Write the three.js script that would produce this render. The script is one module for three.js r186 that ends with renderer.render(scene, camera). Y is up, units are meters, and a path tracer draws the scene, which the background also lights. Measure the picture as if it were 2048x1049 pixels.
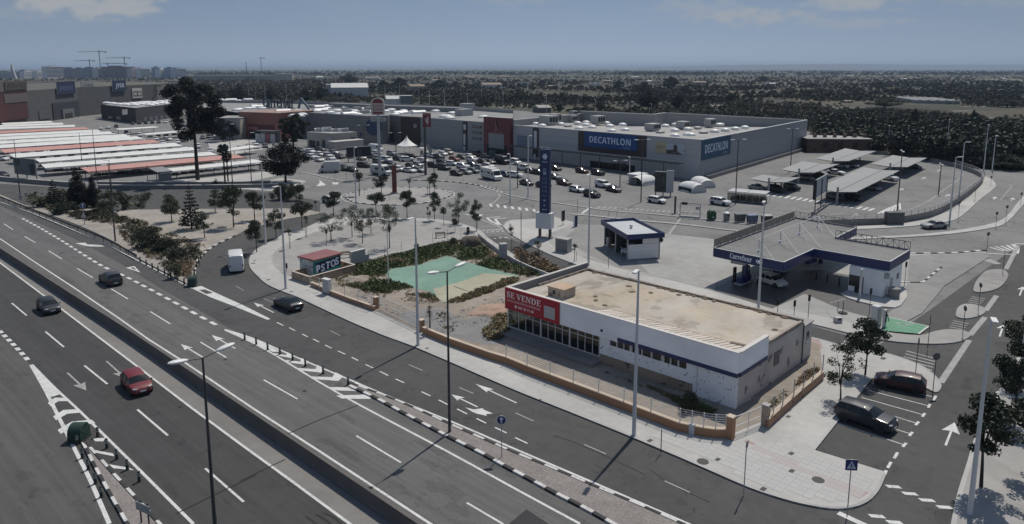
import * as THREE from 'three';
import { mergeGeometries,toCreasedNormals } from 'three/addons/utils/BufferGeometryUtils.js';
import { FontLoader } from 'three/addons/loaders/FontLoader.js';
import { TextGeometry } from 'three/addons/geometries/TextGeometry.js';
import { RoundedBoxGeometry } from 'three/addons/geometries/RoundedBoxGeometry.js';

// ---------- camera: a drone 28 m up, level horizon, lens shifted as the crop of the photograph was ----------
const scene=new THREE.Scene();
const FOCAL=1450,CY=377,HIGH=28,PITCH=Math.atan(240 / FOCAL);
const camera=new THREE.PerspectiveCamera(2 * Math.atan(672 / FOCAL) * 180 / Math.PI,2048 / 1344,0.5,90000);
camera.position.set(0,HIGH,0);
camera.rotation.x=-PITCH;
camera.setViewOffset(2048,1344,0,295,2048,1049);
const renderer=new THREE.WebGLRenderer({ antialias: true });
renderer.toneMapping=THREE.LinearToneMapping;
renderer.toneMappingExposure=0.8;
renderer.shadowMap.enabled=true;

// ---------- random numbers and noise (seeded) ----------
function rng(seed) { let s=seed >>> 0 || 1;return ()=>{ s |= 0;s=s + 0x6D2B79F5 | 0;let t=Math.imul(s ^ s >>> 15,1 | s);t=t + Math.imul(t ^ t >>> 7,61 | t) ^ t;return ((t ^ t >>> 14) >>> 0) / 4294967296;};}
const PERM=(()=>{ const r=rng(7),p=Array.from({ length: 256 },(_,i)=>i);for (let i=255;i > 0;i--) { const j=Math.floor(r() * (i + 1));[p[i],p[j]]=[p[j],p[i]];} return p;})();
const hsh=(x,y,s)=>PERM[(PERM[(PERM[x & 255] + y) & 255] + s) & 255] / 255;
function vnoise(x,y,px,py,s) {                              // value noise with periods px, py
const x0=Math.floor(x),y0=Math.floor(y);let fx=x - x0,fy=y - y0;fx=fx * fx * (3 - 2 * fx);fy=fy * fy * (3 - 2 * fy);
const m=(a,n)=>((a % n) + n) % n,a=m(x0,px),b=m(x0 + 1,px),c=m(y0,py),d=m(y0 + 1,py);
return (hsh(a,c,s) * (1 - fx) + hsh(b,c,s) * fx) * (1 - fy) + (hsh(a,d,s) * (1 - fx) + hsh(b,d,s) * fx) * fy;
}
function fbm(u,v,fx,fy,oct,s) { let t=0,a=0.5,n=0;for (let o=0;o < oct;o++) { t += a * vnoise(u * fx,v * fy,fx,fy,s + o * 17);n += a;a *= 0.55;fx *= 2;fy *= 2;} return t / n;}

// ---------- sky: pale haze at the horizon, blue-grey above, a few soft clouds ----------
const SUN=new THREE.Vector3(0.265,0.862,-0.44).normalize();
const sky=(()=>{
const W=2048,H=1024,data=new Float32Array(W * H * 4),sm=THREE.MathUtils.smoothstep;
const clouds=[[-29.8,4.25,3.0,0.75,1],[-26.6,4.2,1.4,0.5,0.85],[-36,3.4,3,0.4,0.25],[17.8,3.75,3.2,0.5,0.75],[14,4.6,3,0.5,0.4],[24.6,4.6,2.6,0.5,0.8],[24.4,3.2,3,0.32,0.45],[33,4.4,2.4,0.4,0.3],[1,5.3,3,0.4,0.3],[-12,8.5,9,1.3,0.6],[38,9,7,1.4,0.6],[60,12,12,3,0.6],[-70,14,13,3,0.6],[120,11,14,3,0.6],[-130,13,15,3,0.6],[175,9,12,2,0.6]];
for (let j=0;j < H;j++) {
const el=((j + 0.5) / H - 0.5) * Math.PI,deg=el * 180 / Math.PI,y=Math.sin(el);
const k1=Math.exp(-Math.max(0,deg) / 2.6),k2=Math.exp(-Math.max(0,deg) / 22);
for (let i=0;i < W;i++) {
const az=((i + 0.5) / W - 0.5) * 2 * Math.PI,x=Math.cos(az) * Math.cos(el),z=Math.sin(az) * Math.cos(el);
let heading=Math.atan2(x,-z) * 180 / Math.PI;
const cs=x * SUN.x + y * SUN.y + z * SUN.z,glow=Math.pow(Math.max(0,cs),12) * 0.35 + Math.pow(Math.max(0,cs),90) * 1.2;
const mid=1.0 + 0.3 * Math.exp(-(((heading - 6) / 30) ** 2)) * k2;let r=mid * (0.13 + 0.105 * k2 + 0.155 * k1),g=mid * (0.205 + 0.12 * k2 + 0.14 * k1),b=mid * (0.36 + 0.1 * k2 + 0.085 * k1);
r += glow;g += glow * 0.97;b += glow * 0.9;
let c=0;
for (const [a,e,wa,we,s] of clouds) {
let da=heading - a;if (da > 180) da -= 360;if (da < -180) da += 360;
const q=(da / wa) ** 2 + ((deg - e) / we) ** 2;if (q > 4) continue;
const n=fbm(heading / 60 + 10,deg / 14 + 5,60,60,5,3 + Math.round(a)) ;
c=Math.max(c,s * sm(n - 0.16 - q * 0.17,0,0.34));
}
const veil=0.10 * sm(fbm(heading / 120 + 5,deg / 30 + 3,20,40,4,91),0.45,0.8);
c=Math.min(1,c + veil);
r += (0.47 - r) * c;g += (0.49 - g) * c;b += (0.52 - b) * c;
const o=(j * W + i) * 4;data[o]=r;data[o + 1]=g;data[o + 2]=b;data[o + 3]=1;
}
}
const t=new THREE.DataTexture(data,W,H,THREE.RGBAFormat,THREE.FloatType);
t.mapping=THREE.EquirectangularReflectionMapping;t.magFilter=t.minFilter=THREE.LinearFilter;t.wrapS=THREE.RepeatWrapping;t.needsUpdate=true;
return t;
})();
scene.background=sky;scene.environment=sky;
const sun=new THREE.DirectionalLight(new THREE.Color().setRGB(1,0.94,0.855),4.3);
sun.position.copy(SUN).multiplyScalar(400).add(new THREE.Vector3(0,0,-150));sun.target.position.set(0,0,-150);
sun.castShadow=true;sun.shadow.mapSize.set(4096,4096);sun.shadow.radius=1;
Object.assign(sun.shadow.camera,{ left: -330,right: 330,top: 330,bottom: -330,near: 1,far: 900 });
scene.add(sun,sun.target);
scene.fog=new THREE.FogExp2(new THREE.Color().setRGB(0.60,0.78,1.0),0.000075);
// ---------- from a point of the photograph (2048 x 1049) to a place at height h ----------
const CT=Math.cos(PITCH),ST=Math.sin(PITCH),V3=(x,y,z)=>new THREE.Vector3(x,y,z);
function ray(u,v) { const x=(u - 1024) / FOCAL,y=-(v - CY) / FOCAL;return [x,y * CT - ST,-y * ST - CT];}
function P(u,v,h=0) { const d=ray(u,v),t=(h - HIGH) / d[1];return V3(d[0] * t,h,d[2] * t);}
function rowOf(x,y,z) { const Y=y - HIGH;return CY - FOCAL * (Y * CT - z * ST) / (-Y * ST - z * CT);}
function hAt(p,v) { let lo=-5,hi=80;for (let i=0;i < 50;i++) { const m=(lo + hi) / 2;if (rowOf(p.x,m,p.z) > v) lo=m;else hi=m;} return lo;}
function onWall(a,b,u,v) {                                   // where the sight line meets the upright plane through a and b: [metres from a, height]
const d=ray(u,v),ex=b.x - a.x,ez=b.z - a.z,L=Math.hypot(ex,ez),n=[-ez,ex],t=(a.x * n[0] + a.z * n[1]) / (d[0] * n[0] + d[2] * n[1]);
return [((d[0] * t - a.x) * ex + (d[2] * t - a.z) * ez) / L,HIGH + d[1] * t];
}
const Z=(x0,y0,k)=>(...c)=>{ const o=[];for (let i=0;i < c.length;i += 2) o.push([x0 + c[i] / k,y0 + c[i + 1] / k]);return o;};  // points read off an enlarged part
const W=(pts,h=0)=>pts.map((p)=>P(p[0],p[1],h));
const WHERE=[[330,'far left, over the carports'],[420,'above the dark shop'],[480,'right of the tall pine'],[560,'above the terracotta block'],[640,'above the rooftop letters'],[720,'above the burger restaurant'],[790,'behind the burger sign'],[870,'behind the red pole sign'],[950,'above the brown gallery wall'],[1020,'above the red gable'],[1100,'above the price pylon'],[1210,'above the hall entrance'],[1330,'above the big hall sign'],[1420,'above the hall poster'],[1520,'above the hall side sign'],[1620,'above the end of the hall'],[1720,'above the rear carport'],[1830,'above the largest carport'],[1940,'above the curved parapet'],[9999,'at the upper right edge']],seenAt={};
const ORD=['','second','third','fourth','fifth','sixth','seventh'];
function where(what,u,v) { const s=what + (v < 150 ? ' near the horizon ' : v < 163 ? ' far out on the plain ' : v < 185 ? ' at mid distance ' : v < 225 ? ' close behind the halls ' : ' beyond the car park ') + WHERE.find((w)=>u < w[0])[1],n=seenAt[s]=(seenAt[s] || 0) + 1;return n === 1 ? s : s + ', ' + ORD[n - 1] + ' one';}
const lerpV=(a,b,t)=>a.clone().lerp(b,t);
const yaw=(a,b)=>Math.atan2(-(b.z - a.z),b.x - a.x);     // turn that brings +x onto a->b

// ---------- objects ----------
const used={};
function numbered(n) { used[n]=(used[n] || 0) + 1;return used[n] === 1 ? n : n + '_' + String(used[n] - 1).padStart(3,'0');}
function tag(o,label,category,group) { o.userData.label=label;o.userData.category=category;if (group) o.userData.group=group;return o;}
function thing(name,label,category,p=V3(0,0,0),turn=0,group) { const o=new THREE.Group();o.name=numbered(name);o.position.copy(p);o.rotation.y=turn;scene.add(o);return tag(o,label,category,group);}
function part(name,geo,mat,parent) { const m=new THREE.Mesh(Array.isArray(geo) ? mg(geo) : geo,mat);m.name=name;parent.add(m);return m;}
function solo(name,geo,mat,label,category,group,p,turn=0) { const m=new THREE.Mesh(Array.isArray(geo) ? mg(geo) : geo,mat);m.name=numbered(name);if (p) m.position.copy(p);m.rotation.y=turn;scene.add(m);return tag(m,label,category,group);}
function struct(name,geo,mat,parent) { const m=new THREE.Mesh(Array.isArray(geo) ? mg(geo) : geo,mat);if (parent) { m.name=name;parent.add(m);} else { m.name=numbered(name);m.userData.kind='structure';scene.add(m);} return m;}
function copyOf(o,p,turn,label,name) { const c=o.clone();c.userData={ ...o.userData };c.name=numbered(name || o.name.replace(/_\d{3}$/,''));c.position.copy(p);c.rotation.y=turn;if (label) c.userData.label=label;scene.add(c);return c;}

// ---------- geometry ----------
function mg(list) {
const l=list.map((g)=>{ let q=g.index ? g.toNonIndexed() : g;for (const k of Object.keys(q.attributes)) if (!['position','normal','uv','color'].includes(k)) q.deleteAttribute(k);if (!q.attributes.uv) q.setAttribute('uv',new THREE.Float32BufferAttribute(new Float32Array(q.attributes.position.count * 2),2));return q;});
return l.length === 1 ? l[0] : mergeGeometries(l,false);
}
function place(g,x=0,y=0,z=0,ry=0,rx=0,rz=0) { if (rx) g.rotateX(rx);if (rz) g.rotateZ(rz);if (ry) g.rotateY(ry);return g.translate(x,y,z);}
const box=(w,h,d,x=0,y=0,z=0,ry=0)=>metric(place(new THREE.BoxGeometry(w,h,d),x,y + h / 2,z,ry));       // stands on y
const rbox=(w,h,d,r,x=0,y=0,z=0,ry=0,seg=2)=>place(new RoundedBoxGeometry(w,h,d,seg,r),x,y + h / 2,z,ry);
const cyl=(r0,r1,h,x=0,y=0,z=0,n=10)=>place(new THREE.CylinderGeometry(r1,r0,h,n),x,y + h / 2,z);
function bar(a,b,r,r2=r,n=6) { const d=b.clone().sub(a),g=new THREE.CylinderGeometry(r2,r,d.length(),n);g.applyQuaternion(new THREE.Quaternion().setFromUnitVectors(V3(0,1,0),d.clone().normalize()));const m=a.clone().add(b).multiplyScalar(0.5);return g.translate(m.x,m.y,m.z);}
function beam(a,b,w,h) { const d=b.clone().sub(a),g=new THREE.BoxGeometry(d.length(),h,w);g.applyQuaternion(new THREE.Quaternion().setFromUnitVectors(V3(1,0,0),d.clone().normalize()));const m=a.clone().add(b).multiplyScalar(0.5);return metric(g.translate(m.x,m.y,m.z));}
function metric(g) {                                            // uv in metres by the way a face points
const p=g.attributes.position,n=g.attributes.normal,uv=new Float32Array(p.count * 2);
for (let i=0;i < p.count;i++) { const ax=Math.abs(n.getX(i)),ay=Math.abs(n.getY(i)),az=Math.abs(n.getZ(i));if (ay > 0.6) { uv[2 * i]=p.getX(i);uv[2 * i + 1]=p.getZ(i);} else if (ax > az) { uv[2 * i]=p.getZ(i);uv[2 * i + 1]=p.getY(i);} else { uv[2 * i]=p.getX(i);uv[2 * i + 1]=p.getY(i);} }
g.setAttribute('uv',new THREE.BufferAttribute(uv,2));return g;
}
function outline(w) { const s=new THREE.Shape();w.forEach((p,i)=>i ? s.lineTo(p.x,-p.z) : s.moveTo(p.x,-p.z));return s;}
function sheet(w,y,turn=0,holes=[]) {                    // a level sheet over the world points w
const s=outline(w);for (const h of holes) s.holes.push(outline(h));
const g=new THREE.ShapeGeometry(s);g.rotateX(-Math.PI / 2).translate(0,y,0);
const p=g.attributes.position,uv=g.attributes.uv,c=Math.cos(turn),q=Math.sin(turn);
for (let i=0;i < p.count;i++) { const x=p.getX(i),z=p.getZ(i);uv.setXY(i,x * c - z * q,x * q + z * c);}
return g;
}
function slab(w,y0,y1,holes=[]) { const s=outline(w);for (const h of holes) s.holes.push(outline(h));const g=new THREE.ExtrudeGeometry(s,{ depth: y1 - y0,bevelEnabled: false,curveSegments: 1 });g.rotateX(-Math.PI / 2).translate(0,y0,0);return metric(g);}
function smooth(w,n=6) { return new THREE.CatmullRomCurve3(w,false,'centripetal').getPoints((w.length - 1) * n);}
function cum(w) { const l=[0];for (let i=1;i < w.length;i++) l.push(l[i - 1] + w[i].distanceTo(w[i - 1]));return l;}
function atLen(w,l,s) { let i=1;while (i < l.length - 1 && l[i] < s) i++;return lerpV(w[i - 1],w[i],(s - l[i - 1]) / (l[i] - l[i - 1] || 1));}
function cut(w,s0,s1) { const l=cum(w),o=[atLen(w,l,s0)];for (let i=0;i < w.length;i++) if (l[i] > s0 + 0.02 && l[i] < s1 - 0.02) o.push(w[i]);o.push(atLen(w,l,s1));return o;}
function offset(w,d) { return w.map((p,i)=>{ const a=w[Math.max(0,i - 1)],b=w[Math.min(w.length - 1,i + 1)],x=b.x - a.x,z=b.z - a.z,L=Math.hypot(x,z) || 1;return V3(p.x - z / L * d,p.y,p.z + x / L * d);});}
function band(w,width,y,y1) { const a=offset(w,width / 2),b=offset(w,-width / 2).reverse();return y1 === undefined ? sheet([...a,...b],y) : slab([...a,...b],y,y1);}   // a strip along a line

// ---------- textures: colour, grain and wear only ----------
const enc=(v)=>Math.round(255 * Math.min(1,Math.max(0,v <= 0.0031308 ? v * 12.92 : 1.055 * Math.pow(v,1 / 2.4) - 0.055)));
function tex(w,h,sx,sy,fn) {                                // fn(u, v) -> linear rgb; one repeat covers sx by sy metres
const d=new Uint8Array(w * h * 4);let o=0;
for (let j=0;j < h;j++) for (let i=0;i < w;i++) { const c=fn(i / w,j / h);d[o++]=enc(c[0]);d[o++]=enc(c[1]);d[o++]=enc(c[2]);d[o++]=255;}
const t=new THREE.DataTexture(d,w,h);t.colorSpace=THREE.SRGBColorSpace;t.wrapS=t.wrapT=THREE.RepeatWrapping;t.magFilter=THREE.LinearFilter;t.minFilter=THREE.LinearMipmapLinearFilter;t.generateMipmaps=true;t.anisotropy=8;t.repeat.set(1 / sx,1 / sy);t.needsUpdate=true;return t;
}
const grey=(f)=>(u,v)=>{ const k=f(u,v) * 0.7;return [k,k,k];};      // multiplies a colour, mean 0.7
const gr=rng(11),grain=new Float32Array(1 << 16).map(()=>gr());
const spk=(u,v,n)=>grain[((Math.floor(u * n) * 7919 + Math.floor(v * n) * 104729) >>> 0) & 65535];
const T={
asphalt: tex(1024,1024,37,37,grey((u,v)=>0.60 + 0.4 * fbm(u,v,5,5,5,1) + 0.26 * fbm(u,v,60,60,3,4) + 0.2 * (spk(u,v,1024) - 0.5) - (fbm(u,v,9,9,4,77) > 0.64 ? 0.1 : 0) - (fbm(u,v,24,24,3,78) > 0.74 ? 0.2 : 0) - (Math.abs(fbm(u,v,7,7,5,79) - 0.5) < 0.004 ? 0.22 : 0))),
road: tex(1024,512,64,14,grey((u,v)=>0.53 + 0.36 * fbm(u,v,3,16,4,21) + 0.3 * fbm(u,v,5,60,3,35) + 0.2 * fbm(u,v,40,12,4,31) + 0.2 * (spk(u,v,1024) - 0.5) - (fbm(u,v,26,9,4,38) > 0.7 ? 0.16 : 0) - (Math.abs(fbm(u,v,18,8,4,39) - 0.5) < 0.006 ? 0.2 : 0))),
pave: tex(1024,1024,24,24,grey((u,v)=>{ const j=(Math.abs((u * 40) % 1 - 0.5) > 0.47 || Math.abs((v * 40) % 1 - 0.5) > 0.47) ? -0.045 : 0;return 0.72 + 0.34 * fbm(u,v,6,6,5,41) + 0.15 * fbm(u,v,50,50,2,47) + 0.05 * (spk(u,v,40) - 0.5) + 0.07 * (spk(u,v,1024) - 0.5) + j;})),
concrete: tex(1024,1024,30,30,grey((u,v)=>0.66 + 0.36 * fbm(u,v,4,4,6,51) + 0.2 * fbm(u,v,34,34,3,57) + 0.1 * (spk(u,v,1024) - 0.5) - (fbm(u,v,7,7,4,59) > 0.63 ? 0.08 : 0))),
dirt: tex(1024,1024,22,22,(u,v)=>{ const a=fbm(u,v,5,5,6,61),b=fbm(u,v,40,40,3,64),k=0.5 + 0.55 * a + 0.3 * b - 0.13 + 0.22 * (spk(u,v,1024) - 0.5);const w=Math.min(1,Math.max(0,(fbm(u,v,17,17,4,67) - 0.4) * 3));return [k * (0.66 + 0.05 * w),k * (0.65 + 0.02 * w),k * (0.64 - 0.02 * w)];}),
gravel: tex(512,512,6,6,grey((u,v)=>0.45 + 0.35 * fbm(u,v,6,6,4,71) + 0.55 * Math.pow(fbm(u,v,64,64,2,73),2) + 0.3 * (spk(u,v,256) - 0.5) + 0.2)),
plaster: tex(1024,1024,9,9,grey((u,v)=>{ const f=fbm(u,v,60,30,3,81),m=fbm(u,v,4,4,4,83);return (f > 0.735 - 0.12 * Math.max(0,m - 0.5) * 4 ? 0.42 : 1) * (0.86 + 0.22 * fbm(u,v,5,5,5,85)) + 0.05 * (spk(u,v,512) - 0.5);})),
fresh: tex(512,512,11,11,grey((u,v)=>0.84 + 0.28 * fbm(u,v,4,7,5,87) + 0.05 * (spk(u,v,512) - 0.5))),
oldwall: tex(1024,1024,13,13,(u,v)=>{ const a=fbm(u,v,7,5,5,91),m=fbm(u,v,15,15,5,93),k=0.66 + 0.4 * a;return m > 0.67 ? [0.30 * k,0.27 * k,0.25 * k] : [0.72 * k,0.655 * k,0.6 * k];}),
roof: tex(1024,1024,26,26,(u,v)=>{ const a=fbm(u,v,6,6,6,101),b=fbm(u,v,9,5,5,103),c=fbm(u,v,15,11,5,107),k=0.62 + 0.42 * a + 0.1 * (spk(u,v,1024) - 0.5) + 0.14 * (fbm(u,v,50,50,3,109) - 0.5),q=Math.min(1,Math.max(0,(b - 0.36) * 2.6)),d=1 - 0.26 * Math.min(1,Math.max(0,(c - 0.6) * 12));return [k * 0.70 * d,k * (0.645 - 0.05 * q) * d,k * (0.57 - 0.11 * q) * d];}),
court: tex(512,512,18,18,grey((u,v)=>0.68 + 0.4 * fbm(u,v,5,5,5,111) + 0.18 * fbm(u,v,40,40,2,113) + 0.06 * (spk(u,v,512) - 0.5))),
paint: tex(512,512,5,5,grey((u,v)=>0.8 + 0.25 * fbm(u,v,10,10,4,121) - (fbm(u,v,46,46,3,123) > 0.68 ? 0.3 : 0))),
metal: tex(256,1024,2,8,grey((u,v)=>{ const r=Math.floor(v * 26),s=hsh(r,3,5);return 0.93 + 0.1 * s + 0.05 * fbm(u,v,4,40,3,131) - ((v * 26) % 1 < 0.1 ? 0.16 : 0);})),
soil: tex(1024,1024,420,420,(u,v)=>{ const a=fbm(u,v,9,9,5,141),b=fbm(u,v,60,60,4,143),w=Math.min(1,Math.max(0,(a - 0.42) * 5)),k=0.5 + 0.9 * b;return [k * (0.42 + 0.32 * w),k * (0.47 + 0.2 * w),k * (0.40 + 0.12 * w)];}),
};
const shift=(t,sx,sy)=>{ const c=t.clone();c.repeat.set(1 / sx,1 / sy);c.needsUpdate=true;return c;};

// ---------- materials: linear base colours ----------
const col=(r,g,b)=>new THREE.Color().setRGB(r,g ?? r,b ?? g ?? r);
function mat(c,rough=0.85,o={}) { const k=o.map ? 1 / 0.7 : 1;const a=Array.isArray(c) ? c : [c,c,c];return new THREE.MeshStandardMaterial({ color: col(a[0] * k,a[1] * k,a[2] * k),roughness: rough,metalness: 0,...o });}
const M={
mid: mat([0.19,0.187,0.182],0.92,{ map: T.asphalt }),dark: mat([0.066,0.0655,0.064],0.9,{ map: T.asphalt }),
north: mat([0.112,0.110,0.107],0.9,{ map: T.road }),south: mat([0.051,0.0505,0.0495],0.9,{ map: T.road }),slip: mat([0.083,0.081,0.077],0.92,{ map: T.road }),
ring: mat([0.195,0.194,0.19],0.92,{ map: T.asphalt }),shoulder: mat([0.185,0.176,0.165],0.92,{ map: T.concrete }),
pave: mat([0.415,0.408,0.385],0.9,{ map: T.pave }),plaza: mat([0.31,0.30,0.285],0.92,{ map: T.concrete }),apron: mat([0.33,0.327,0.314],0.9,{ map: T.concrete }),apron2: mat([0.24,0.236,0.227],0.9,{ map: T.concrete }),
kerb: mat([0.40,0.395,0.38],0.9,{ map: T.concrete }),wall: mat([0.24,0.225,0.21],0.92,{ map: T.concrete }),barrier: mat([0.125,0.112,0.103],0.95,{ map: T.concrete }),
white: mat([0.62,0.62,0.6],0.8,{ map: T.paint }),worn: mat([0.34,0.338,0.33],0.85,{ map: T.paint }),black: mat(0.022,0.8),tar: mat(0.02,0.85),
kerbWhite: mat([0.6,0.59,0.57],0.85,{ map: T.paint }),kerbBlack: mat([0.03,0.03,0.031],0.8),
dirt: mat([0.33,0.295,0.255],0.97,{ map: T.dirt }),sand: mat([0.37,0.35,0.32],0.97,{ map: T.dirt }),gravel: mat([0.225,0.205,0.19],0.97,{ map: T.gravel }),stones: mat([0.20,0.198,0.195],0.97,{ map: T.gravel }),
soil: mat([0.075,0.072,0.054],0.97,{ map: T.soil }),redpave: mat([0.36,0.27,0.25],0.92,{ map: T.pave }),
teal: mat([0.17,0.285,0.225],0.9,{ map: T.court }),sandcourt: mat([0.36,0.345,0.255],0.9,{ map: T.court }),greenbay: mat([0.13,0.30,0.19],0.85,{ map: T.paint }),
steel: mat([0.36,0.37,0.38],0.45,{ metalness: 0.35 }),polewhite: mat([0.58,0.58,0.57],0.5),poledark: mat([0.05,0.052,0.055],0.5),lampwhite: mat([0.66,0.66,0.65],0.45),rust: mat([0.10,0.07,0.055],0.8),rubber: mat(0.03,0.7),wood: mat([0.16,0.12,0.085],0.9),
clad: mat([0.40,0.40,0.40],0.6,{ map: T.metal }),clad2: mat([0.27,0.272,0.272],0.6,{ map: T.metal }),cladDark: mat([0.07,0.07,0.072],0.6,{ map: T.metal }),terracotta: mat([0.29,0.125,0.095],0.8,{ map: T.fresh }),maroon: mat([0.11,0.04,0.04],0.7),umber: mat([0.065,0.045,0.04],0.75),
roofgrey: mat([0.34,0.33,0.315],0.9,{ map: T.concrete }),dome: mat([0.72,0.72,0.7],0.4),duct: mat([0.36,0.36,0.35],0.6),glass: mat([0.02,0.023,0.026],0.12),navy: mat([0.018,0.03,0.11],0.45),decblue: mat([0.02,0.085,0.24],0.5),beige: mat([0.40,0.37,0.32],0.85,{ map: T.fresh }),
canvas: mat([0.66,0.66,0.64],0.8),pinksheet: mat([0.47,0.25,0.215],0.75,{ map: T.fresh }),whitesheet: mat([0.64,0.64,0.61],0.7,{ map: T.fresh }),leadsheet: mat([0.235,0.238,0.235],0.6,{ map: T.fresh }),
};
// ---------- regions of the photograph that points were read from ----------
const R2=Z(400,100,3.496),R4=Z(1300,100,2.623),R5=Z(0,330,2.996),R6=Z(480,330,2.996),R7=Z(980,330,2.998),R8=Z(1400,380,2.761);
const S1=Z(0,640,2.564),S2=Z(480,580,2.2375),S3=Z(980,500,2.623),S4=Z(1000,780,3.9),S5=Z(1450,600,2.336),S6=Z(500,440,3.531),S7=Z(1000,560,5.244),S8=Z(360,600,3.4975);
const T1=Z(600,280,8.741),T2=Z(800,280,8.741),T3=Z(1000,290,8.741),T4=Z(1200,310,8.741),T5=Z(1380,290,6.558),T6=Z(1600,270,4.995),T7=Z(0,230,6.558),T8=Z(240,230,5.522);
const U1=Z(0,90,6.555),U2=Z(190,90,6.557),U3=Z(400,130,6.558),U4=Z(600,170,6.555),U5=Z(780,180,6.992),U6=Z(1000,200,6.992),U7=Z(1200,210,6.558),U8=Z(1380,210,6.558);
const V1=Z(470,370,5.52),V2=Z(660,320,6.0235),V3p=Z(960,380,5.829),V4=Z(1180,420,5.829),V5=Z(1420,430,5.521),V6=Z(1620,440,5.829),V7=Z(1800,330,3.617),V8=Z(1460,580,5.244);
const W1=Z(180,520,13.11),W2=Z(50,570,4.372),W3=Z(430,490,6.995),W4=Z(1630,720,5.828),W5=Z(570,490,8.741),W6=Z(1180,660,5.246),W7=Z(1420,640,4.033),W8=Z(1880,560,2.143);
const ext=(w,a,b)=>{ const o=w.slice(),d0=w[0].clone().sub(w[1]).normalize(),n=w.length - 1,d1=w[n].clone().sub(w[n - 1]).normalize();if (a) o.unshift(w[0].clone().addScaledVector(d0,a));if (b) o.push(w[n].clone().addScaledVector(d1,b));return o;};

// ---------- ground: one sheet out to the horizon, fields on it further down ----------
struct('ground',sheet([V3(-52000,0,3000),V3(52000,0,3000),V3(52000,0,-52000),V3(-52000,0,-52000)],-0.06),M.soil);

// ---------- roads ----------
const road=struct('road',sheet([V3(-420,0,60),V3(210,0,60),...W([[2300,480],[2300,352],[1968,338],[1640,292],[1622,264],[1000,219],[640,214],[300,224],[-260,238]])],0),M.mid);
const barrierLine=ext(W([[0,510],[120,589.5],[257,680],[480,830],[739,1008]].map((p,i)=>[[0,512],[120,592],[257,682],[480,838],[747,1024]][i])),120,60);
const axis=yaw(barrierLine[1],barrierLine[4]);
const northEdge=ext(W([[40,430],[150,479],[247,532],[330,583],[420,634],[455,656],[503,676.5],[614,722],[703,760.5],[770,789.5],[904,842.5],[1040,900.5],[1200,969.5],[1382,1049]]),120,40);
const southLine=ext(W([[0,527],[87,592],[150,640],[265,727],[380,815],[480,889],[592,970],[699,1049]]),120,30);
struct('carriageway',sheet([...barrierLine,...offset(barrierLine,34).reverse()],0.004,axis),M.south);
struct('carriageway',sheet([...barrierLine,...northEdge.slice().reverse()],0.008,axis),M.north);
struct('road_shoulder',sheet([...offset(barrierLine,-0.1),...offset(southLine,-0.1).reverse()],0.012,axis),M.shoulder);
struct('slip_road',sheet([...W([[-420,470],[-160,556],[0,667],[30,695],[60,731],[100,808],[144,889],[180,966],[218,1049],[250,1130]]),V3(-60,0,0)],0.010,axis),M.slip);
struct('service_road',sheet([...northEdge,...W([[1450,1180],[2500,1180],[2500,560],[2100,486],[2036,492],[1864,618],[1760,690],[1480,612],[1180,540],[1045,485],[1000,475],[930,470],[700,470],[650,425],[606,433],[500,440],[300,470],[0,380]])],0.006,0.9),M.dark);
struct('side_road',sheet(W([[-160,330],[-160,404],[20,412],[235,420],[520,416],[640,424],[640,402],[540,386],[470,377],[300,378],[100,374],[0,368]]),0.014,0.3),M.dark);
const ringOuter=W(V2(-20,560,-30,420,20,340,250,290,700,262,1000,255,1300,262,1700,305,1950,370,2048,415,2030,470,1950,530,1850,560,1640,640,1560,745,1180,700,900,690,770,695,400,690,170,668));
struct('roundabout',sheet(ringOuter,0.012),M.ring);

// ---------- raised paving ----------
const kerbStone=(w,width=0.22,y=0.128)=>part('kerb',band(offset(w,width / 2),width,0,y),M.kerb,pavement);
const blockFront=smooth(W([[497,520],[497,527],[501.5,538.6],[516,554],[533,568.6],[564,583],[594,594],[620,606.5],[703.5,645],[769,672],[828.6,694],[1028,780],[1143.6,826],[1266.7,876],[1384.6,926],[1500,976],[1553,994],[1600,1007],[1664,1018],[1707,1015],[1736,1004],[1758,982],[1773,950]],0.12),3);
const blockBays=W([[1771,944],[1630.6,901],[1745,757]],0.12);
const blockEast=smooth(W([[1750,757],[1846,774],[1872,785],[1884,773],[1875,755],[1848,733],[1805,715.6],[1767,705],[1707,697],[1681,690],[1643,679],[1620,673.5]],0.12),3);
const blockWest=smooth(W([[1150,556],[1087,541],[1066,529],[1013,500],[977,476],[965,464],[959,460],[942,453],[917,446],[881,439.5],[856,437],[816,436],[752,436],[688,434.5],[655,437],[629,447],[604,458],[571,466],[553,477],[528,489.6],[512,499],[501,510]],0.12),3);
const block=[...blockFront,...blockBays,...blockEast,...blockWest];
const pavement=struct('pavement',slab(block,-0.02,0.12),M.pave);
kerbStone(blockFront.slice().reverse().map((p)=>p));kerbStone(blockBays.slice(1).reverse());kerbStone(blockEast.slice().reverse());kerbStone(blockWest.slice().reverse());
struct('plaza',sheet(smooth(W([[573,553],[553,535],[545,520],[548,506],[575,487],[625,466],[675,452],[745,444],[850,442],[905,449],[938,459],[955,471]],0.124),3).concat(W([[864,489],[767,508],[705,525],[640,540],[600,548]],0.124)),0.124),M.plaza);
part('kerb',band(smooth(W([[571,552],[552,535],[544,520],[547,506],[574,487]],0.12),4),0.12,0.1,0.15),M.duct,pavement);

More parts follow.
